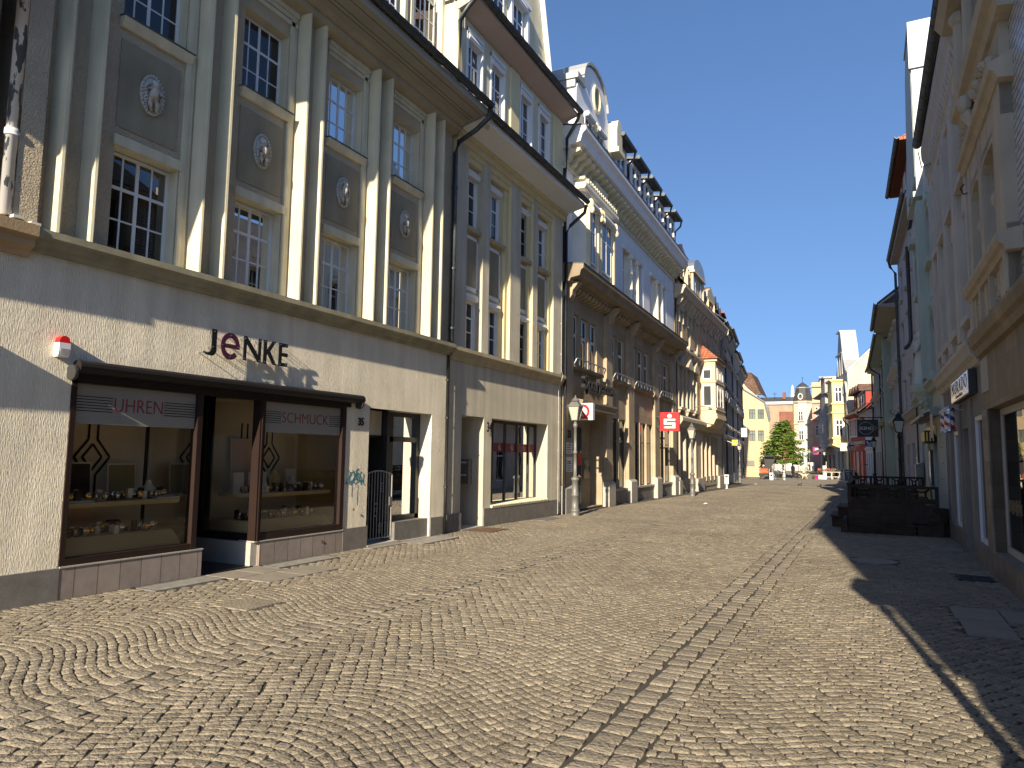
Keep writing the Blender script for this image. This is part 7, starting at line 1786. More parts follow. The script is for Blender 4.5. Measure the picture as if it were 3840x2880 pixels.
def terrace():
    T = thing('terrace', 'dark stained wooden terrace with panelled fences standing on the right pavement', 'terrace', (.4, 18.6, zg(18.6)))
    z = zg(18.6)
    def put(n, b, m, p=None):
        b.v = [(q[0] - .4, q[1] - 18.6, q[2]) for q in b.v]; return b.build(n, m, p or T, 1)
    # platform
    d = MB(); d.box(-.52, 1.42, 18.5, 24.3, .27, .31)
    put('deck', d, 'dark_timber')
    s = MB(); r = random.Random(5)
    for k in range(5): s.box(-.50, .86 + .03 * (k % 2), 18.46 - .012 * (k % 2), 18.5, .02 + .058 * k, .07 + .058 * k)
    s.box(.9, 1.40, 18.44, 18.5, .0, .26)
    for k in range(4): s.box(-.62, -.54, 18.5, 21.3, .04 + .07 * k, .095 + .07 * k)
    s.box(-.66, -.52, 18.4, 18.52, 0, .29); s.box(-.75, -.6, 18.9, 21, .3, .52) if False else None
    put('step_board', s, 'dark_timber')
    st = MB(); st.box(-.92, -.54, 20.0, 21.6, .0, .24); st.box(-.95, -.54, 19.9, 21.7, .24, .28); st.box(-.78, -.54, 20.1, 21.5, .28, .46); st.box(-.80, -.54, 20.0, 21.6, .46, .50)
    put('entry_step', st, 'dark_timber')
    def fence(x0, x1, y, along_x, ztop, n, name):
        F = None; b = MB()
        def bx(a0, a1, w0, w1, z0, z1, bb):
            if along_x: bb.box(a0, a1, y + w0, y + w1, z0, z1)
            else: bb.box(y + w0, y + w1, a0, a1, z0, z1)
        p = (x1 - x0) / n
        for k in range(n + 1): bx(x0 + p * k - .035, x0 + p * k + .035, -.035, .035, .28, ztop, b)
        bx(x0, x1, -.045, .045, ztop - .055, ztop + .0, b); bx(x0, x1, -.03, .03, ztop - .34, ztop - .30, b)
        F = put(name, b, 'dark_timber')
        bo = MB(); zz_ = [.34, .47, .60, ztop - .45]
        k = 0; v = .32
        while v < ztop - .36:
            bx(x0 + .02, x1 - .02, -.015 + .006 * (k % 2), .015 + .006 * (k % 2), v, v + .118, bo); v += .128; k += 1
        put('board', bo, 'dark_timber', F)
        og = MB()
        for k in range(n):
            a, c = x0 + p * k + .05, x0 + p * k + p - .05; m = (a + c) / 2; hw = (c - a) / 2; zc = ztop - .18; hz = .125
            for e in (a + .06, c - .06): bx(e - .012, e + .012, -.015, .015, ztop - .3, ztop - .055, og)
            hw -= .08
            for sx, sz in ((1, 0), (-1, 0), (0, 1), (0, -1)):
                pts = []
                for i in range(9):
                    t = -1 + 2 * i / 8
                    if sx: u_, v_ = m + sx * (hw * .42 + hw * .5 * t * t), zc + hz * t
                    else: u_, v_ = m + hw * .85 * t, zc + sz * (hz * .42 + hz * .5 * t * t)
                    pts.append((u_, y, v_) if along_x else (y, u_, v_))
                og.tube(pts, .017, 4)
        put('lattice_ornament', og, 'dark_timber', F)
        return F
    fence(-.46, 1.30, 18.55, True, 1.10, 3, 'fence_panel')
    fence(18.6, 24.2, -.47, False, 1.14, 5, 'fence_panel')
    fence(-.46, 1.36, 24.2, True, 1.2, 4, 'fence_panel')
    pl = MB(); pl.box(.92, 1.2, 18.56, 18.58, .84, 1.04); put('yellow_board', pl, 'olive_board')
    bn = MB(); bn.box(.0, .9, 21, 21.06, .3, .85); bn.box(0, .9, 20.6, 21, .68, .74); put('bench', bn, 'dark_timber_up')
    # slatted bin
    W = thing('slatted_bin', 'round wooden slatted bin between the terrace and the house wall', 'litter bin', (1.36, 18.75, zg(18.75)))
    for k in range(20):
        a = 2 * pi * k / 20; ca, sa = cos(a), sin(a)
        MB().add([(.19 * ca - .024 * sa, .19 * sa + .024 * ca, 0), (.19 * ca + .024 * sa, .19 * sa - .024 * ca, 0), (.17 * ca + .022 * sa, .17 * sa - .022 * ca, .62), (.17 * ca - .022 * sa, .17 * sa + .022 * ca, .62), (.175 * ca - .024 * sa, .175 * sa + .024 * ca, 0), (.175 * ca + .024 * sa, .175 * sa - .024 * ca, 0), (.155 * ca + .022 * sa, .155 * sa - .022 * ca, .62), (.155 * ca - .022 * sa, .155 * sa + .022 * ca, .62)], [(0, 1, 2, 3), (4, 5, 6, 7), (0, 3, 7, 4), (1, 2, 6, 5), (3, 2, 6, 7)]).build('slat', 'dark_timber_up', W, 1)
    MB().lathe(0, 0, [(.15, .01), (.14, .6), (.12, .6)], 14).build('liner', 'iron', W, 1)
    MB().lathe(0, 0, [(.193, .33), (.196, .34), (.193, .36)], 20).build('hoop', 'iron', W, 1)

# ================================================================ people and animals
def skin_fig(name, joints, bones, mat, parent=None, sub=2):
    """one continuous skinned surface over connected joints {name: ((x,y,z), radius)}"""
    me = bpy.data.meshes.new(name); keys = list(joints); ix = {k: i for i, k in enumerate(keys)}
    me.from_pydata([joints[k][0] for k in keys], [(ix[a], ix[b]) for a, b in bones], [])
    o = bpy.data.objects.new(name, me); C.objects.link(o)
    md = o.modifiers.new("skin", 'SKIN')
    sv = me.skin_vertices[0].data if me.skin_vertices else None
    if sv is None:
        bpy.context.view_layer.objects.active = o; sv = me.skin_vertices.new().data if hasattr(me.skin_vertices, 'new') else None
    if sv is not None:
        for k in keys:
            r = joints[k][1]; sv[ix[k]].radius = r if isinstance(r, tuple) else (r, r); sv[ix[k]].use_root = False
        sv[0].use_root = True
    md.use_smooth_shade = True
    s = o.modifiers.new("sub", 'SUBSURF'); s.levels = sub; s.render_levels = sub
    dg = bpy.context.evaluated_depsgraph_get(); dg.update()
    m2 = bpy.data.meshes.new_from_object(o.evaluated_get(dg)); bpy.data.objects.remove(o)
    m2.polygons.foreach_set("use_smooth", [True] * len(m2.polygons))
    m2.materials.clear()
    for m in (mat if isinstance(mat, (list, tuple)) else [mat]): m2.materials.append(MATS[m])
    o = bpy.data.objects.new(name, m2); C.objects.link(o)
    if parent is not None: o.parent = parent
    return o

def person(x, y, rz, label, top='cloth_black', legs='cloth_black', hair='hair_dark', lean=0., head=0., arms=((.05, .1), (.05, .1)), stride=.1, h=1.72, coat=False, sit=False, group=None, hood=False, phone=False, shoes='paint_white', z=None):
    """facing local -Y; lean bends the trunk forward, arms = (shoulder swing, elbow bend) per side"""
    P = thing('person', label, 'person', (x, y, zg(y) if z is None else z), rz, group); k = h / 1.75
    hipz = .46 if sit else .92
    def rot(dy, dz, a): return (-dy * cos(a) - dz * sin(a), dz * cos(a) - dy * sin(a))     # forward is -y
    J = {}; B_ = []
    J['pelvis'] = ((0, 0, hipz), (.155, .11))
    def trunk(d, side=0., fw=0.): yy, zz_ = rot(fw, d, lean); return (side, yy, hipz + zz_)
    J['waist'] = (trunk(.18), (.14, .10)); J['chest'] = (trunk(.36), (.17, .115)); J['neck0'] = (trunk(.50), (.10, .08)); J['neck'] = (trunk(.57), .055)
    hd = lean + head
    ny, nz = trunk(.57)[1:]
    J['head'] = ((0, ny - .02 * cos(hd) - .10 * sin(hd), nz + .10 * cos(hd)), (.078, .095)); J['crown'] = ((0, ny - .17 * sin(hd), nz + .20 * cos(hd)), (.07, .085))
    B_ += [('pelvis', 'waist'), ('waist', 'chest'), ('chest', 'neck0'), ('neck0', 'neck'), ('neck', 'head'), ('head', 'crown')]
    hands = []
    for s, (sw, eb) in zip((-1, 1), arms):
        n = 'l' if s < 0 else 'r'
        sh = trunk(.46, s * .19); J['sh' + n] = (sh, .062)
        a = sw; ex, ey, ez = sh[0] + s * .04, sh[1] - .29 * sin(a), sh[2] - .29 * cos(a); J['el' + n] = ((ex, ey, ez), .046)
        b = sw + eb; wx, wy, wz = ex - s * .03, ey - .25 * sin(b), ez - .25 * cos(b); J['wr' + n] = ((wx, wy, wz), .034)
        B_ += [('chest', 'sh' + n), ('sh' + n, 'el' + n), ('el' + n, 'wr' + n)]; hands.append((s, (wx, wy, wz), b))
        st = stride * s
        hp = (s * .09, 0, hipz - .06); J['hip' + n] = (hp, .092)
        if sit: kn, an = (s * .11, -.42, .47), (s * .11, -.40, .09)
        else: kn, an = (s * .10, -.02 - st * .6, .50), (s * .10, .03 - st * 1.3, .09)
        J['kn' + n] = (kn, .062); J['an' + n] = (an, .045); J['toe' + n] = ((an[0], an[1] - .15, .035), (.045, .03))
        B_ += [('pelvis', 'hip' + n), ('hip' + n, 'kn' + n), ('kn' + n, 'an' + n), ('an' + n, 'toe' + n)]
    o = skin_fig('body', J, B_, [top, legs, 'skin', shoes], P)
    me = o.data; mi = []
    for p in me.polygons:
        c = p.center; m = 0
        if c.z < hipz + .02 and not (abs(c.x) > .2 and c.z > .55): m = 1
        if c.z < .075: m = 3
        if c.z > nz - .01 and abs(c.x) < .13: m = 2
        mi.append(m)
    me.polygons.foreach_set("material_index", mi)
    hm = MB()
    for s, w, b in hands:                                       # palm, four curled fingers and a thumb
        d = Vector((0, -sin(b), -cos(b))); q = Vector(w); pl = q + d * .05
        hm.ball(tuple(pl), .034, .024, .048, 8, 6)
        for i in range(4):
            f = pl + Vector(((i - 1.5) * .018, 0, 0)) + d * .035; ln = (.062, .072, .068, .055)[i]
            hm.tube([tuple(f), tuple(f + d * ln * .5), tuple(f + d * ln * .85 + Vector((0, -.012, .004)))], [.0095, .009, .007], 6)
        t = pl + Vector((-s * .03, -.008, 0)); hm.tube([tuple(t), tuple(t + d * .03 + Vector((-s * .018, -.012, 0))), tuple(t + d * .055 + Vector((-s * .02, -.02, 0)))], [.011, .010, .008], 6)
    hm.build('hands', 'skin', P, 1, True)
    hx, hy, hz = J['head'][0]; cx_, cy_, cz_ = J['crown'][0]
    f = Vector((0, -cos(hd), -sin(hd)))                         # face direction
    fm = MB(); mid = Vector(((hx + cx_) / 2, (hy + cy_) / 2, (hz + cz_) / 2)); upd = Vector((0, -sin(hd), cos(hd)))
    nose = mid + f * .092 - upd * .02; fm.ball(tuple(nose), .013, .02, .02, 6, 5)
    for s in (-1, 1): fm.ball(tuple(mid + Vector((s * .078, .01, 0)) - upd * .01), .01, .02, .03, 6, 5)
    fo = fm.build('nose_and_ears', 'skin', P, 1, True)
    em = MB()
    for s in (-1, 1): em.ball(tuple(mid + f * .083 + Vector((s * .03, 0, 0)) + upd * .012), .012, .006, .007, 6, 4)
    em.ball(tuple(mid + f * .085 - upd * .062), .022, .006, .006, 6, 4)
    em.build('eyes_and_mouth', 'hair_dark', P, 1, True)
    hb = MB(); hc = mid + upd * .035 - f * .018
    hb.ball(tuple(hc), .088, .098, .105 if not hood else .13, 12, 8)
    if hood: hb.ball(tuple(mid - f * .03 - upd * .06), .105, .10, .16, 10, 6)
    hb.build('hair' if not hood else 'hood', hair, P, 1, True)
    if coat:
        cb = MB().lathe(0, .0, [(.15, hipz + .42), (.17, hipz + .3), (.165, hipz + .1), (.19, hipz - .1), (.215, hipz - .30), (.20, hipz - .31)], 14); cb.v = [(p[0], p[1] * .72, p[2]) for p in cb.v]
        cb.build('coat', top, P, 1, True)
    if phone:
        s, w, b = hands[1]; d = Vector((0, -sin(b), -cos(b))); q = Vector(w) + d * .12
        ph = MB().box(-.036, .036, -.07, .07, -.005, .005); o2 = ph.build('phone', 'sign_black', None, 1); o2.location = Vector((x, y, P.location.z)) + Matrix.Rotation(rz, 3, 'Z') @ (q * k); o2.rotation_euler = (.5, 0, rz); tag(o2, 'phone held by the person in the bank doorway', 'phone')
    P.scale = (k, k, k)
    return P

def dog(x, y, rz, label, mat, s=1.0, head=-.1):
    D = thing('dog', label, 'dog', (x, y, zg(y)), rz); D.scale = (s, s, s)
    J = {'hip': ((0, .26, .50), (.10, .12)), 'belly': ((0, .05, .50), (.10, .11)), 'chest': ((0, -.2, .48), (.115, .15)), 'neck': ((0, -.36, .60), .085), 'skull': ((0, -.47, .70 + head), .08), 'muzzle': ((0, -.60, .65 + head), .042), 'nose': ((0, -.67, .635 + head), .03),
         'tail0': ((0, .38, .55), .04), 'tail1': ((0, .52, .62), .028), 'tail2': ((0, .62, .74), .015)}
    B_ = [('hip', 'belly'), ('belly', 'chest'), ('chest', 'neck'), ('neck', 'skull'), ('skull', 'muzzle'), ('muzzle', 'nose'), ('hip', 'tail0'), ('tail0', 'tail1'), ('tail1', 'tail2')]
    for q, n in ((-1, 'l'), (1, 'r')):
        J['sh' + n] = ((q * .08, -.2, .38), .055); J['el' + n] = ((q * .085, -.17, .27), .038); J['wr' + n] = ((q * .085, -.2 - .03 * q, .12), .028); J['pw' + n] = ((q * .085, -.24 - .03 * q, .025), .03)
        J['th' + n] = ((q * .08, .24, .40), .07); J['kn' + n] = ((q * .09, .17, .30), .05); J['hk' + n] = ((q * .085, .32 + .03 * q, .19), .028); J['ft' + n] = ((q * .085, .27 + .03 * q, .025), .03)
        B_ += [('chest', 'sh' + n), ('sh' + n, 'el' + n), ('el' + n, 'wr' + n), ('wr' + n, 'pw' + n), ('hip', 'th' + n), ('th' + n, 'kn' + n), ('kn' + n, 'hk' + n), ('hk' + n, 'ft' + n)]
    skin_fig('body', J, B_, mat, D)
    e = MB()
    for q in (-1, 1): e.add([(q * .05, -.43, .77 + head), (q * .085, -.46, .74 + head), (q * .10, -.45, .64 + head), (q * .06, -.42, .70 + head)], [(0, 1, 2, 3)])
    e.build('ears', mat, D, 1)
    return D

def pigeon(x, y, rz, label):
    P = thing('pigeon', label, 'pigeon', (x, y, zg(y)), rz, None)
    b = MB().ball((0, 0, .12), .05, .10, .055, 10, 7); b.ball((0, -.10, .20), .028, .03, .03, 8, 6); b.tube([(0, -.06, .14), (0, -.10, .19)], [.04, .027], 8); b.tube([(0, -.125, .2), (0, -.155, .193)], [.008, .002], 5)
    b.add([(-.03, .07, .12), (.03, .07, .12), (.035, .2, .10), (-.035, .2, .10)], [(0, 1, 2, 3)])
    b.build('body', 'gutter_dark', P, 1, True)
    MB().tube([(-.02, 0, .08), (-.02, -.01, 0)], .006, 4).tube([(.02, 0, .08), (.02, -.01, 0)], .006, 4).build('legs', 'skin', P, 1)
    P.scale = (1.35,) * 3

def bicycle(x, y, rz, label, mat='iron'):
    B = thing('bicycle', label, 'bicycle', (x, y, zg(y)), rz, None)
    for cx_ in (-.52, .52):
        n = 24; w = MB(); w.tube([(cx_ + .33 * cos(2 * pi * i / n), 0, .34 + .33 * sin(2 * pi * i / n)) for i in range(n + 1)], .022, 6, cap=False)
        o = w.build('wheel', 'sign_black', B, 1, True); sp = MB()
        for i in range(10): a = pi * i / 10; sp.tube([(cx_ + .32 * cos(a), 0, .34 + .32 * sin(a)), (cx_ - .32 * cos(a), 0, .34 - .32 * sin(a))], .003, 3)
        sp.build('spokes', 'zinc', o, 1)
    f = MB()
    for p, q in (((-.52, .34), (-.08, .30)), ((-.52, .34), (-.2, .75)), ((-.08, .30), (-.22, .82)), ((-.08, .30), (.36, .72)), ((-.2, .74), (.35, .8)), ((.52, .34), (.33, .95))): f.tube([(p[0], 0, p[1]), (q[0], 0, q[1])], .018, 6)
    f.build('frame', mat, B, 1, True)
    MB().tube([(.33, 0, .95), (.36, -.05, 1.02), (.28, -.27, 1.02)], .014, 5).tube([(.36, .05, 1.02), (.28, .27, 1.02)], .014, 5).tube([(.36, -.05, 1.02), (.36, .05, 1.02)], .014, 5).build('handlebar', 'iron', B, 1)
    MB().ball((-.25, 0, .90), .14, .07, .04, 8, 5).tube([(-.22, 0, .82), (-.24, 0, .9)], .014, 5).build('saddle', 'sign_black', B, 1)
    MB().box(-.75, -.3, -.07, .07, .70, .73).tube([(-.72, .06, .7), (-.52, .04, .34)], .008, 4).build('rack', 'iron', B, 1)
    MB().lathe(0, 0, [(.09, -.01), (.09, .01)], 12).tube([(0, .02, 0), (.1, .08, -.12)], .01, 4).build('crank', 'zinc', B, 1); B.children[-1].location = (-.08, 0, .30); B.children[-1].rotation_euler = (pi / 2, 0, 0)

def tree():
    x, y = -9.15, 89.0; r = random.Random(21)
    T = thing('tree', 'young chestnut tree with layered bright green foliage standing in the square', 'tree', (x, y, zg(y)))
    t = MB(); t.tube([(0, 0, 0), (.03, 0, .9), (0, .02, 2.0), (.02, 0, 3.4), (0, .05, 5.2), (.03, 0, 6.9)], [.14, .12, .11, .09, .06, .02], 9)
    limbs = []
    for k in range(64):
        z = 1.75 + 4.9 * (k / 64) ** .95; f = (z - 1.6) / 5.6
        R = max(.3, 2.85 * (1 - f) ** .72) * r.uniform(.72, 1.08); a = k * 2.4 + r.uniform(-.4, .4)
        tip = (R * cos(a), R * sin(a), z + .15 - .28 * R * .3 + r.uniform(-.15, .2)); m = (R * .5 * cos(a), R * .5 * sin(a), z + .16)
        t.tube([(0, 0, z - .1), m, tip], [.045 * (1.1 - f), .03 * (1.1 - f), .012], 5); limbs.append(((0, 0, z - .1), m, tip, R))
    t.build('trunk', 'bark', T, 1, True)
    lf = MB()
    def leaf(p, s, yaw, droop):                                 # a hand shaped leaf: five drooping blades
        for k in range(5):
            a = yaw + (k - 2) * .62; L_ = s * (1 - .16 * abs(k - 2)); d = Vector((cos(a), sin(a), -droop)); n = Vector((-sin(a), cos(a), 0)); p0 = Vector(p)
            lf.add([tuple(p0), tuple(p0 + d * L_ * .6 + n * L_ * .2), tuple(p0 + d * L_ + Vector((0, 0, -.05 * s))), tuple(p0 + d * L_ * .6 - n * L_ * .2)], [(0, 1, 2, 3)])
    for (a, m, tip, R) in limbs:
        n = int(20 + 24 * R)
        for i in range(n):
            f = r.uniform(.38, 1.04); q = Vector(m).lerp(Vector(tip), (f - .38) / .62) if f > .38 else Vector(m)
            c = q + Vector((r.gauss(0, .26), r.gauss(0, .26), r.gauss(.02, .12)))
            leaf(tuple(c), r.uniform(.22, .36), r.uniform(0, 2 * pi), r.uniform(.15, .75))
    for i in range(60): leaf((r.gauss(0, .16), r.gauss(0, .16), 6.2 + .55 * r.random()), r.uniform(.2, .32), r.uniform(0, 6.3), r.uniform(-.1, .6))
    lf.build('crown', 'leaf', T, 1); T.scale = (.97, .97, .97)

def square_things():
    tree()
    person(-7.95, 87.5, radians(150), 'person in a long black hooded coat standing by the bicycles', coat=True, hair='cloth_black', hood=True, stride=.06, h=1.72)
    person(-6.45, 84.2, radians(100), 'person in a grey jacket bending towards two dogs', top='cloth_grey', legs='cloth_beige', lean=.55, head=.2, arms=((.5, .3), (.4, .35)), stride=.12)
    person(-9.25, 80.0, radians(60), 'person in a pale shirt with folded arms beside the dark cart', top='cloth_grey', legs='cloth_denim', arms=((.3, 1.2), (.3, 1.2)), lean=.1)
    person(-8.1, 104, radians(10), 'distant person in pale clothes walking behind the black coated person', top='paint_white', legs='cloth_beige', h=1.55)
    person(-1.05, 73.2, radians(-100), 'person in black sitting hunched against the red house', sit=True, lean=.45, head=.3, arms=((.7, .5), (.7, .5)), z=zg(73) - .0)
    person(-3.6, 93.0, radians(-60), 'person in dark clothes sitting behind the flower tables', sit=True, lean=.2, arms=((.5, .6), (.5, .6)))
    person(-8.52, 20.95, radians(42), 'person in black leaning in the bank doorway and looking at a phone', lean=.14, head=.5, arms=((.1, .5), (.5, .95)), stride=.05, phone=True, h=1.62, z=.02)
    dog(-6.95, 83.6, radians(-70), 'black dog standing in front of the bending person', 'fur_black', 1.05, -.25); dog(-6.45, 83.2, radians(-60), 'cream dog beside the black dog', 'fur_cream', .95, .0)
    pigeon(-4.45, 53.5, radians(70), 'dark pigeon walking on the setts, left of two'); pigeon(-3.1, 51.9, radians(120), 'dark pigeon walking on the setts, right of two')
    bicycle(-8.5, 77.5, radians(8), 'black bicycle leaning beside the white bollard, farther one'); bicycle(-8.0, 76.2, radians(-6), 'black bicycle parked sideways in front of the tree')
    bicycle(-9.1, 76.6, radians(14), 'black bicycle half hidden behind the cream planter box')
    Z = zg
    def own(name, b, mats, label, cat, x, y, rz=0, group=None): return tag(b.build(name, mats, None, 1, False, (x, y, Z(y))), label, cat, group)
    c = thing('cargo_cart', 'orange topped cargo cart standing in front of the brown panel', 'cart', (-10.1, 79.6, Z(79.6)), .1)
    MB().box(-.45, .45, -.3, .3, .62, 1.0).add([(-.45, -.3, 1.0), (.45, -.3, 1.0), (.36, .25, 1.12), (-.36, .25, 1.12)], [(0, 1, 2, 3)]).build('orange_box', 'orange_box', c, 1)
    MB().box(-.5, .5, -.33, .33, .3, .62).build('tray', 'sign_black', c, 1)
    for q in (-.38, .38):
        n = 16; MB().tube([(q + .0, .28 * cos(2 * pi * i / n), .28 + .26 * sin(2 * pi * i / n)) for i in range(n + 1)], .03, 5, cap=False).build('wheel', 'sign_black', c, 1)
    MB().tube([(-.5, .3, .6), (-.55, .5, 1.05)], .02, 5).tube([(.5, .3, .6), (.55, .5, 1.05)], .02, 5).build('handle', 'paint_white', c, 1)
    k = thing('black_stand', 'black stand with a dark hood beside the orange cart', 'stall', (-9.75, 81.2, Z(81)))
    MB().box(-.45, .45, -.35, .35, 0, 1.05).box(-.55, -.45, -.4, .4, 0, 1.1).build('counter', 'sign_black', k, 1); MB().box(-.5, .5, .2, .4, 1.05, 2.5).add([(-.5, -.2, 2.3), (.5, -.2, 2.3), (.5, .4, 2.55), (-.5, .4, 2.55)], [(0, 1, 2, 3)]).build('hood', 'anthracite', k, 1); MB().box(-.6, -.53, -.3, .1, 0, .95).build('white_side', 'paint_white', k, 1)
    for (x, y, h, l) in ((-7.75, 76.3, 1.0, 'white bollard at the end of the bicycles'), (-8.6, 110, .9, 'distant white bollard by the fence')):
        own('bollard', MB().lathe(0, 0, [(.10, 0), (.10, h * .82), (.12, h * .83), (.12, h * .9), (.09, h * .97), (.02, h)], 12), 'paint_white', l, 'bollard', x, y)
    pb = thing('planter_box', 'cream box with a dark emblem standing before the parked bicycles', 'planter', (-8.85, 75.4, Z(75.4)))
    MB().box(-.17, .17, -.17, .17, 0, .72).build('box', 'paint_white', pb, 1); MB().box(-.1, .1, -.178, -.171, .38, .56).box(-.03, .03, -.178, -.171, .1, .14).build('emblem', 'sign_black', pb, 1)
    # grey litter bins on the left pavement and in the square
    def bin_(x, y, label):
        b = thing('litter_bin', label, 'litter bin', (x, y, Z(y)), .2); b.scale = (.75, .75, .85)
        MB().box(-.17, .17, -.15, .15, .32, .98).box(-.19, .19, -.17, .17, .94, 1.02).build('bin_body', 'zinc', b, 1); MB().box(-.07, .07, -.07, .07, 0, .32).box(-.12, .12, -.12, .12, 0, .03).build('post', 'zinc', b, 1); MB().box(-.1, .1, -.158, -.15, .82, .92).build('slot', 'sign_black', b, 1)
    bin_(-8.05, 45.9, 'grey metal litter bin on a post on the left pavement'); bin_(-10.9, 104, 'far grey litter bin left of the tree trunk')
    # flower stall
    n0 = 'white trestle tables of the flower stall'
    for i, (x, y, l) in enumerate(((-4.35, 87.6, 'white trestle table of the flower stall, leftmost and full of pink flowers'), (-3.55, 88.4, 'white trestle table in the middle of the flower stall'), (-2.85, 89.0, 'white trestle table at the right end of the flower stall'))):
        t = thing('trestle_table', l, 'table', (x, y, Z(y)), .12, n0)
        MB().box(-.5, .5, -.4, .4, .78, .83).build('table_top', 'paint_white', t, 1)
        for sx in (-1, 1):
            for sy in (-1, 1): MB().tube([(sx * .36, sy * .3, .78), (sx * .46, sy * .36, 0)], .03, 5).build('leg', 'paint_white', t, 1)
        MB().box(-.42, .42, -.35, -.31, .25, .30).build('stretcher', 'paint_white', t, 1)
        pl = MB(); r = random.Random(30 + i)
        for q in range(90):
            c_ = Vector((r.uniform(-.5, .5), r.uniform(-.4, .4), .83 + r.uniform(0, .22))); d = Vector((r.uniform(-1, 1), r.uniform(-1, 1), r.uniform(.2, 1))).normalized() * .11; e = d.cross(Vector((0, 0, 1))) * .5
            pl.add([tuple(c_), tuple(c_ + d * .5 + e), tuple(c_ + d), tuple(c_ + d * .5 - e)], [(0, 1, 2, 3)], 1 if (q % 3 == 0 and i == 0) or q % 9 == 0 else 0)
        own('potted_flowers', pl, ['plant_green', 'flower_pink'], 'green and pink flowers on the %s trestle table' % ('left', 'middle', 'right')[i], 'flowers', x, y, 0, 'flowers on the trestle tables')
    fl = MB(); r = random.Random(9)
    for q in range(140): fl.ball((r.uniform(-.9, .9), r.uniform(-.3, .3), .85 + r.uniform(0, .35)), .05, .05, .045, 6, 4, q % 2)
    own('flower_tray', fl, ['flower_pink', 'plant_green'], 'long row of pink flowers behind the white crate at the stall', 'flowers', -4.6, 90.2)
    own('flower_bench', MB().box(-1, 1, -.3, .3, .7, .82).box(-.9, -.8, -.3, .3, 0, .7).box(.8, .9, -.3, .3, 0, .7), 'dark_timber', 'dark bench carrying the long row of pink flowers', 'bench', -4.6, 90.2)
    cr = MB()
    for v in (0, .17, .34): cr.box(-.42, .42, -.22, -.19, v, v + .12); cr.box(-.42, .42, .19, .22, v, v + .12); cr.box(-.42, -.39, -.19, .19, v, v + .12); cr.box(.39, .42, -.19, .19, v, v + .12)
    cr.box(-.42, .42, -.22, .22, .0, .02); cr.box(-.4, -.34, -.19, -.14, 0, .48)
    own('crate', cr, 'paint_white', 'white slatted crate standing before the flower tables', 'crate', -4.75, 85.9)
    own('bucket', MB().lathe(0, 0, [(.15, 0), (.2, .4), (.21, .42), (.18, .42)], 14), 'magenta', 'magenta flower bucket left of the white crate', 'bucket', -5.35, 85.6)
    own('flower_pot', MB().lathe(0, 0, [(.1, 0), (.14, .22), (.1, .22)], 12).ball((0, 0, .32), .15, .15, .14, 8, 5, 1), ['box_dark', 'plant_green'], 'small dark pot with a plant left of the magenta bucket', 'flower pot', -5.7, 85.8)
    # folding board
    A = thing('folding_board', 'white framed folding advertising board on the pavement before the red house', 'sign board', (-1.72, 68.5, Z(68.5)), radians(14))
    def panel(sg, nm, ln):
        R_ = MB(); R_.box(-.36, .36, -.015, .015, .18, 1.25); o = R_.build(nm, 'slate_grey', A, 1); o.location = (0, sg * .28, 0); o.rotation_euler = (sg * .2, 0, 0)
        f = MB().box(-.42, -.36, -.025, .025, 0, 1.3).box(.36, .42, -.025, .025, 0, 1.3).box(-.42, .42, -.025, .025, 1.25, 1.3).box(-.42, .42, -.025, .025, .18, .24); f.build('board_frame', 'paint_white', o, 1)
        if ln: MB().box(-.25, .25, -.02, -.016, 1.0, 1.12).box(-.2, .1, -.02, -.016, .8, .88).box(-.1, .2, -.02, -.016, .4, .6).build('print_mark', 'pale_text', o, 1)
    panel(-1, 'front_panel', True); panel(1, 'back_panel', False)
    ws = MB().box(-.2, .2, -.06, .06, .25, 1.5).box(-.25, .25, -.08, .08, 0, .1).tube([(.16, 0, 1.5), (.2, 0, 2.0)], .03, 5); own('white_stand', ws, 'paint_white', 'white standing display before the magenta sign', 'stand', -4.9, 93)
    # litter
    for (x, y, l) in ((-5.6, 27.5, 'small white scrap of paper on the setts near the bank'), (-7.9, 57.5, 'white scrap of paper far along the left pavement')):
        own('paper_scrap', MB().add([(-.1, -.05, .012), (.06, -.07, .03), (.1, .05, .014), (-.03, .07, .05), (0, 0, .06)], [(0, 1, 4), (1, 2, 4), (2, 3, 4), (3, 0, 4)]), 'sign_white', l, 'litter', x, y)
    for k in range(4): own('square_post', MB().lathe(0, 0, [(.04, 0), (.04, .85), (.02, .9)], 8), 'iron', 'thin dark post in a row along the far square', 'post', -9.4 + .9 * k, 112 + .3 * k, 0, 'thin posts along the far square')

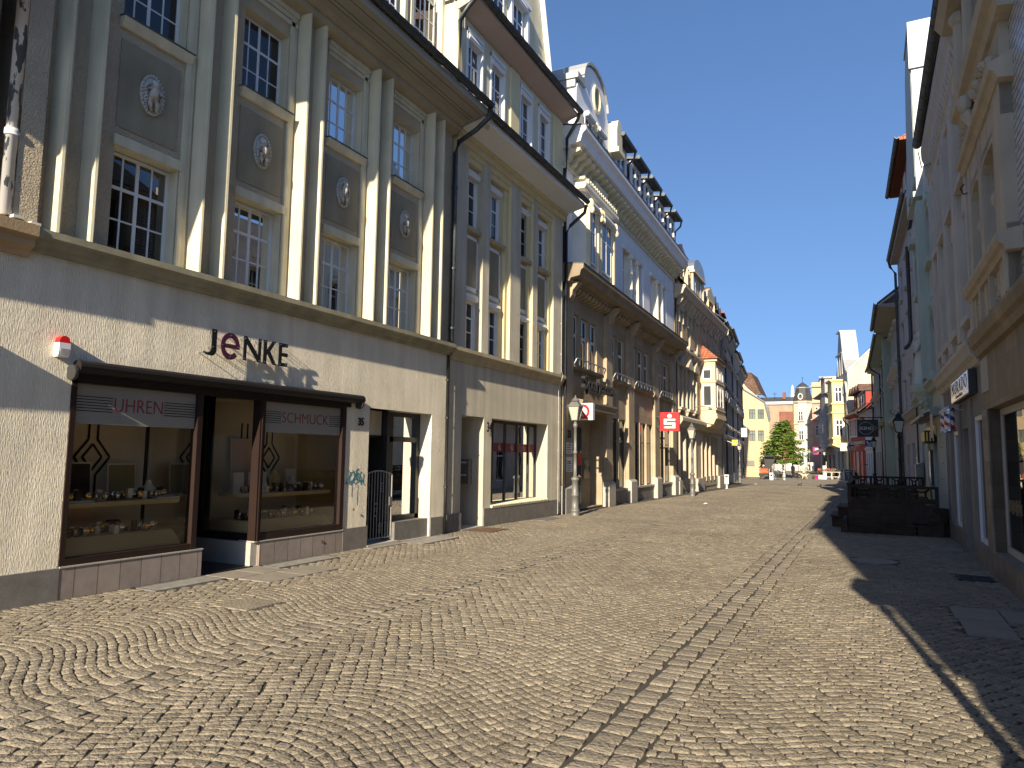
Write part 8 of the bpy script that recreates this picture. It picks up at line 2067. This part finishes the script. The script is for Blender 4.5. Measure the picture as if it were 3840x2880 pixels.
# ================================================================ covers, gratings and slabs in the paving
def covers():
    flat_thing('cellar_grating', -7.92, -7.50, 5.75, 6.75, 'iron_grey', 'long iron cellar grating below the left jeweller window', 'grating', None, 'grate')
    flat_thing('cellar_grating', -7.92, -7.55, 7.75, 9.0, 'iron_grey', 'iron cellar grating below the right jeweller window', 'grating', None, 'grate')
    flat_thing('cellar_grating', -7.92, -7.35, 11.15, 12.35, 'iron_grey', 'iron grating in front of the narrow photo shop window', 'grating', None, 'grate')
    flat_thing('metal_plate', -7.95, -7.3, 13.5, 14.4, 'rust_plate', 'rusty metal plate before the doorway of number 34', 'cover')
    flat_thing('cellar_grating', -7.9, -7.5, 16.9, 18.0, 'iron_grey', 'grey cellar cover under the bank office window', 'grating')
    n = 'pale stone slabs before the jeweller entrance'
    for i, (x0, x1, y0, y1, l) in enumerate(((-7.95, -7.42, 6.80, 7.28, 'pale stone slab at the jeweller entrance, against the left plinth'), (-7.95, -7.42, 7.30, 7.72, 'pale stone slab at the jeweller entrance, against the corner post'), (-7.40, -6.85, 6.85, 7.5, 'pale stone slab at the jeweller entrance, left in the outer row'), (-7.40, -6.85, 7.52, 8.15, 'pale stone slab at the jeweller entrance, right in the outer row'))):
        flat_thing('stone_slab', x0, x1, y0, y1, 'slab', l, 'paving slab', n)
    flat_thing('stone_slab', -7.95, -7.75, 10.1, 11.1, 'slab', 'narrow stone slab at the iron gate', 'paving slab')
    for (x0, x1, y0, y1, l) in ((.75, 1.2, 9.0, 9.7, 'large dark slab in the shaded right pavement, nearer the street'), (1.22, 1.62, 9.0, 9.7, 'large dark slab in the shaded right pavement, against the wall'), (.78, 1.2, 8.2, 8.98, 'large dark slab in the shaded right pavement, nearest the camera')):
        flat_thing('stone_slab', x0, x1, y0, y1, 'slab', l, 'paving slab')
    flat_thing('stone_slab', .95, 1.5, 15.7, 16.2, 'slab', 'slab before the barber shop door in shade', 'paving slab')
    flat_thing('manhole_cover', -.35, .35, 13.0, 13.7, 'slab', 'round manhole cover in the shadow of the right houses', 'manhole cover', None, 'disc')
    flat_thing('drain_cover', -4.06, -3.5, 6.2, 6.7, 'light_granite', 'square pale drain cover among the setts', 'drain cover') if False else None
    flat_thing('drain_cover', -6.35, -5.85, 5.55, 6.05, 'cobble_large', 'square pale cover set with small stones in the left paving', 'drain cover')
    flat_thing('drain_grating', 1.05, 1.5, 11.9, 12.4, 'iron', 'square iron drain grating beside the stone pillar', 'grating', None, 'grate')
    flat_thing('drain_cover', -5.2, -4.2, 41, 41.3, 'iron', 'dark slot drain across the setts in the middle distance', 'drain cover')

# ================================================================ build
ground(); covers(); cobbles()
neighbour(); jeweller(); cream34(); bank(); brick_oriel(); left_rows()
ornate(); barber_house(); mint_house(); lavender(); right_rows(); far_end()
lamps(); terrace(); square_things()
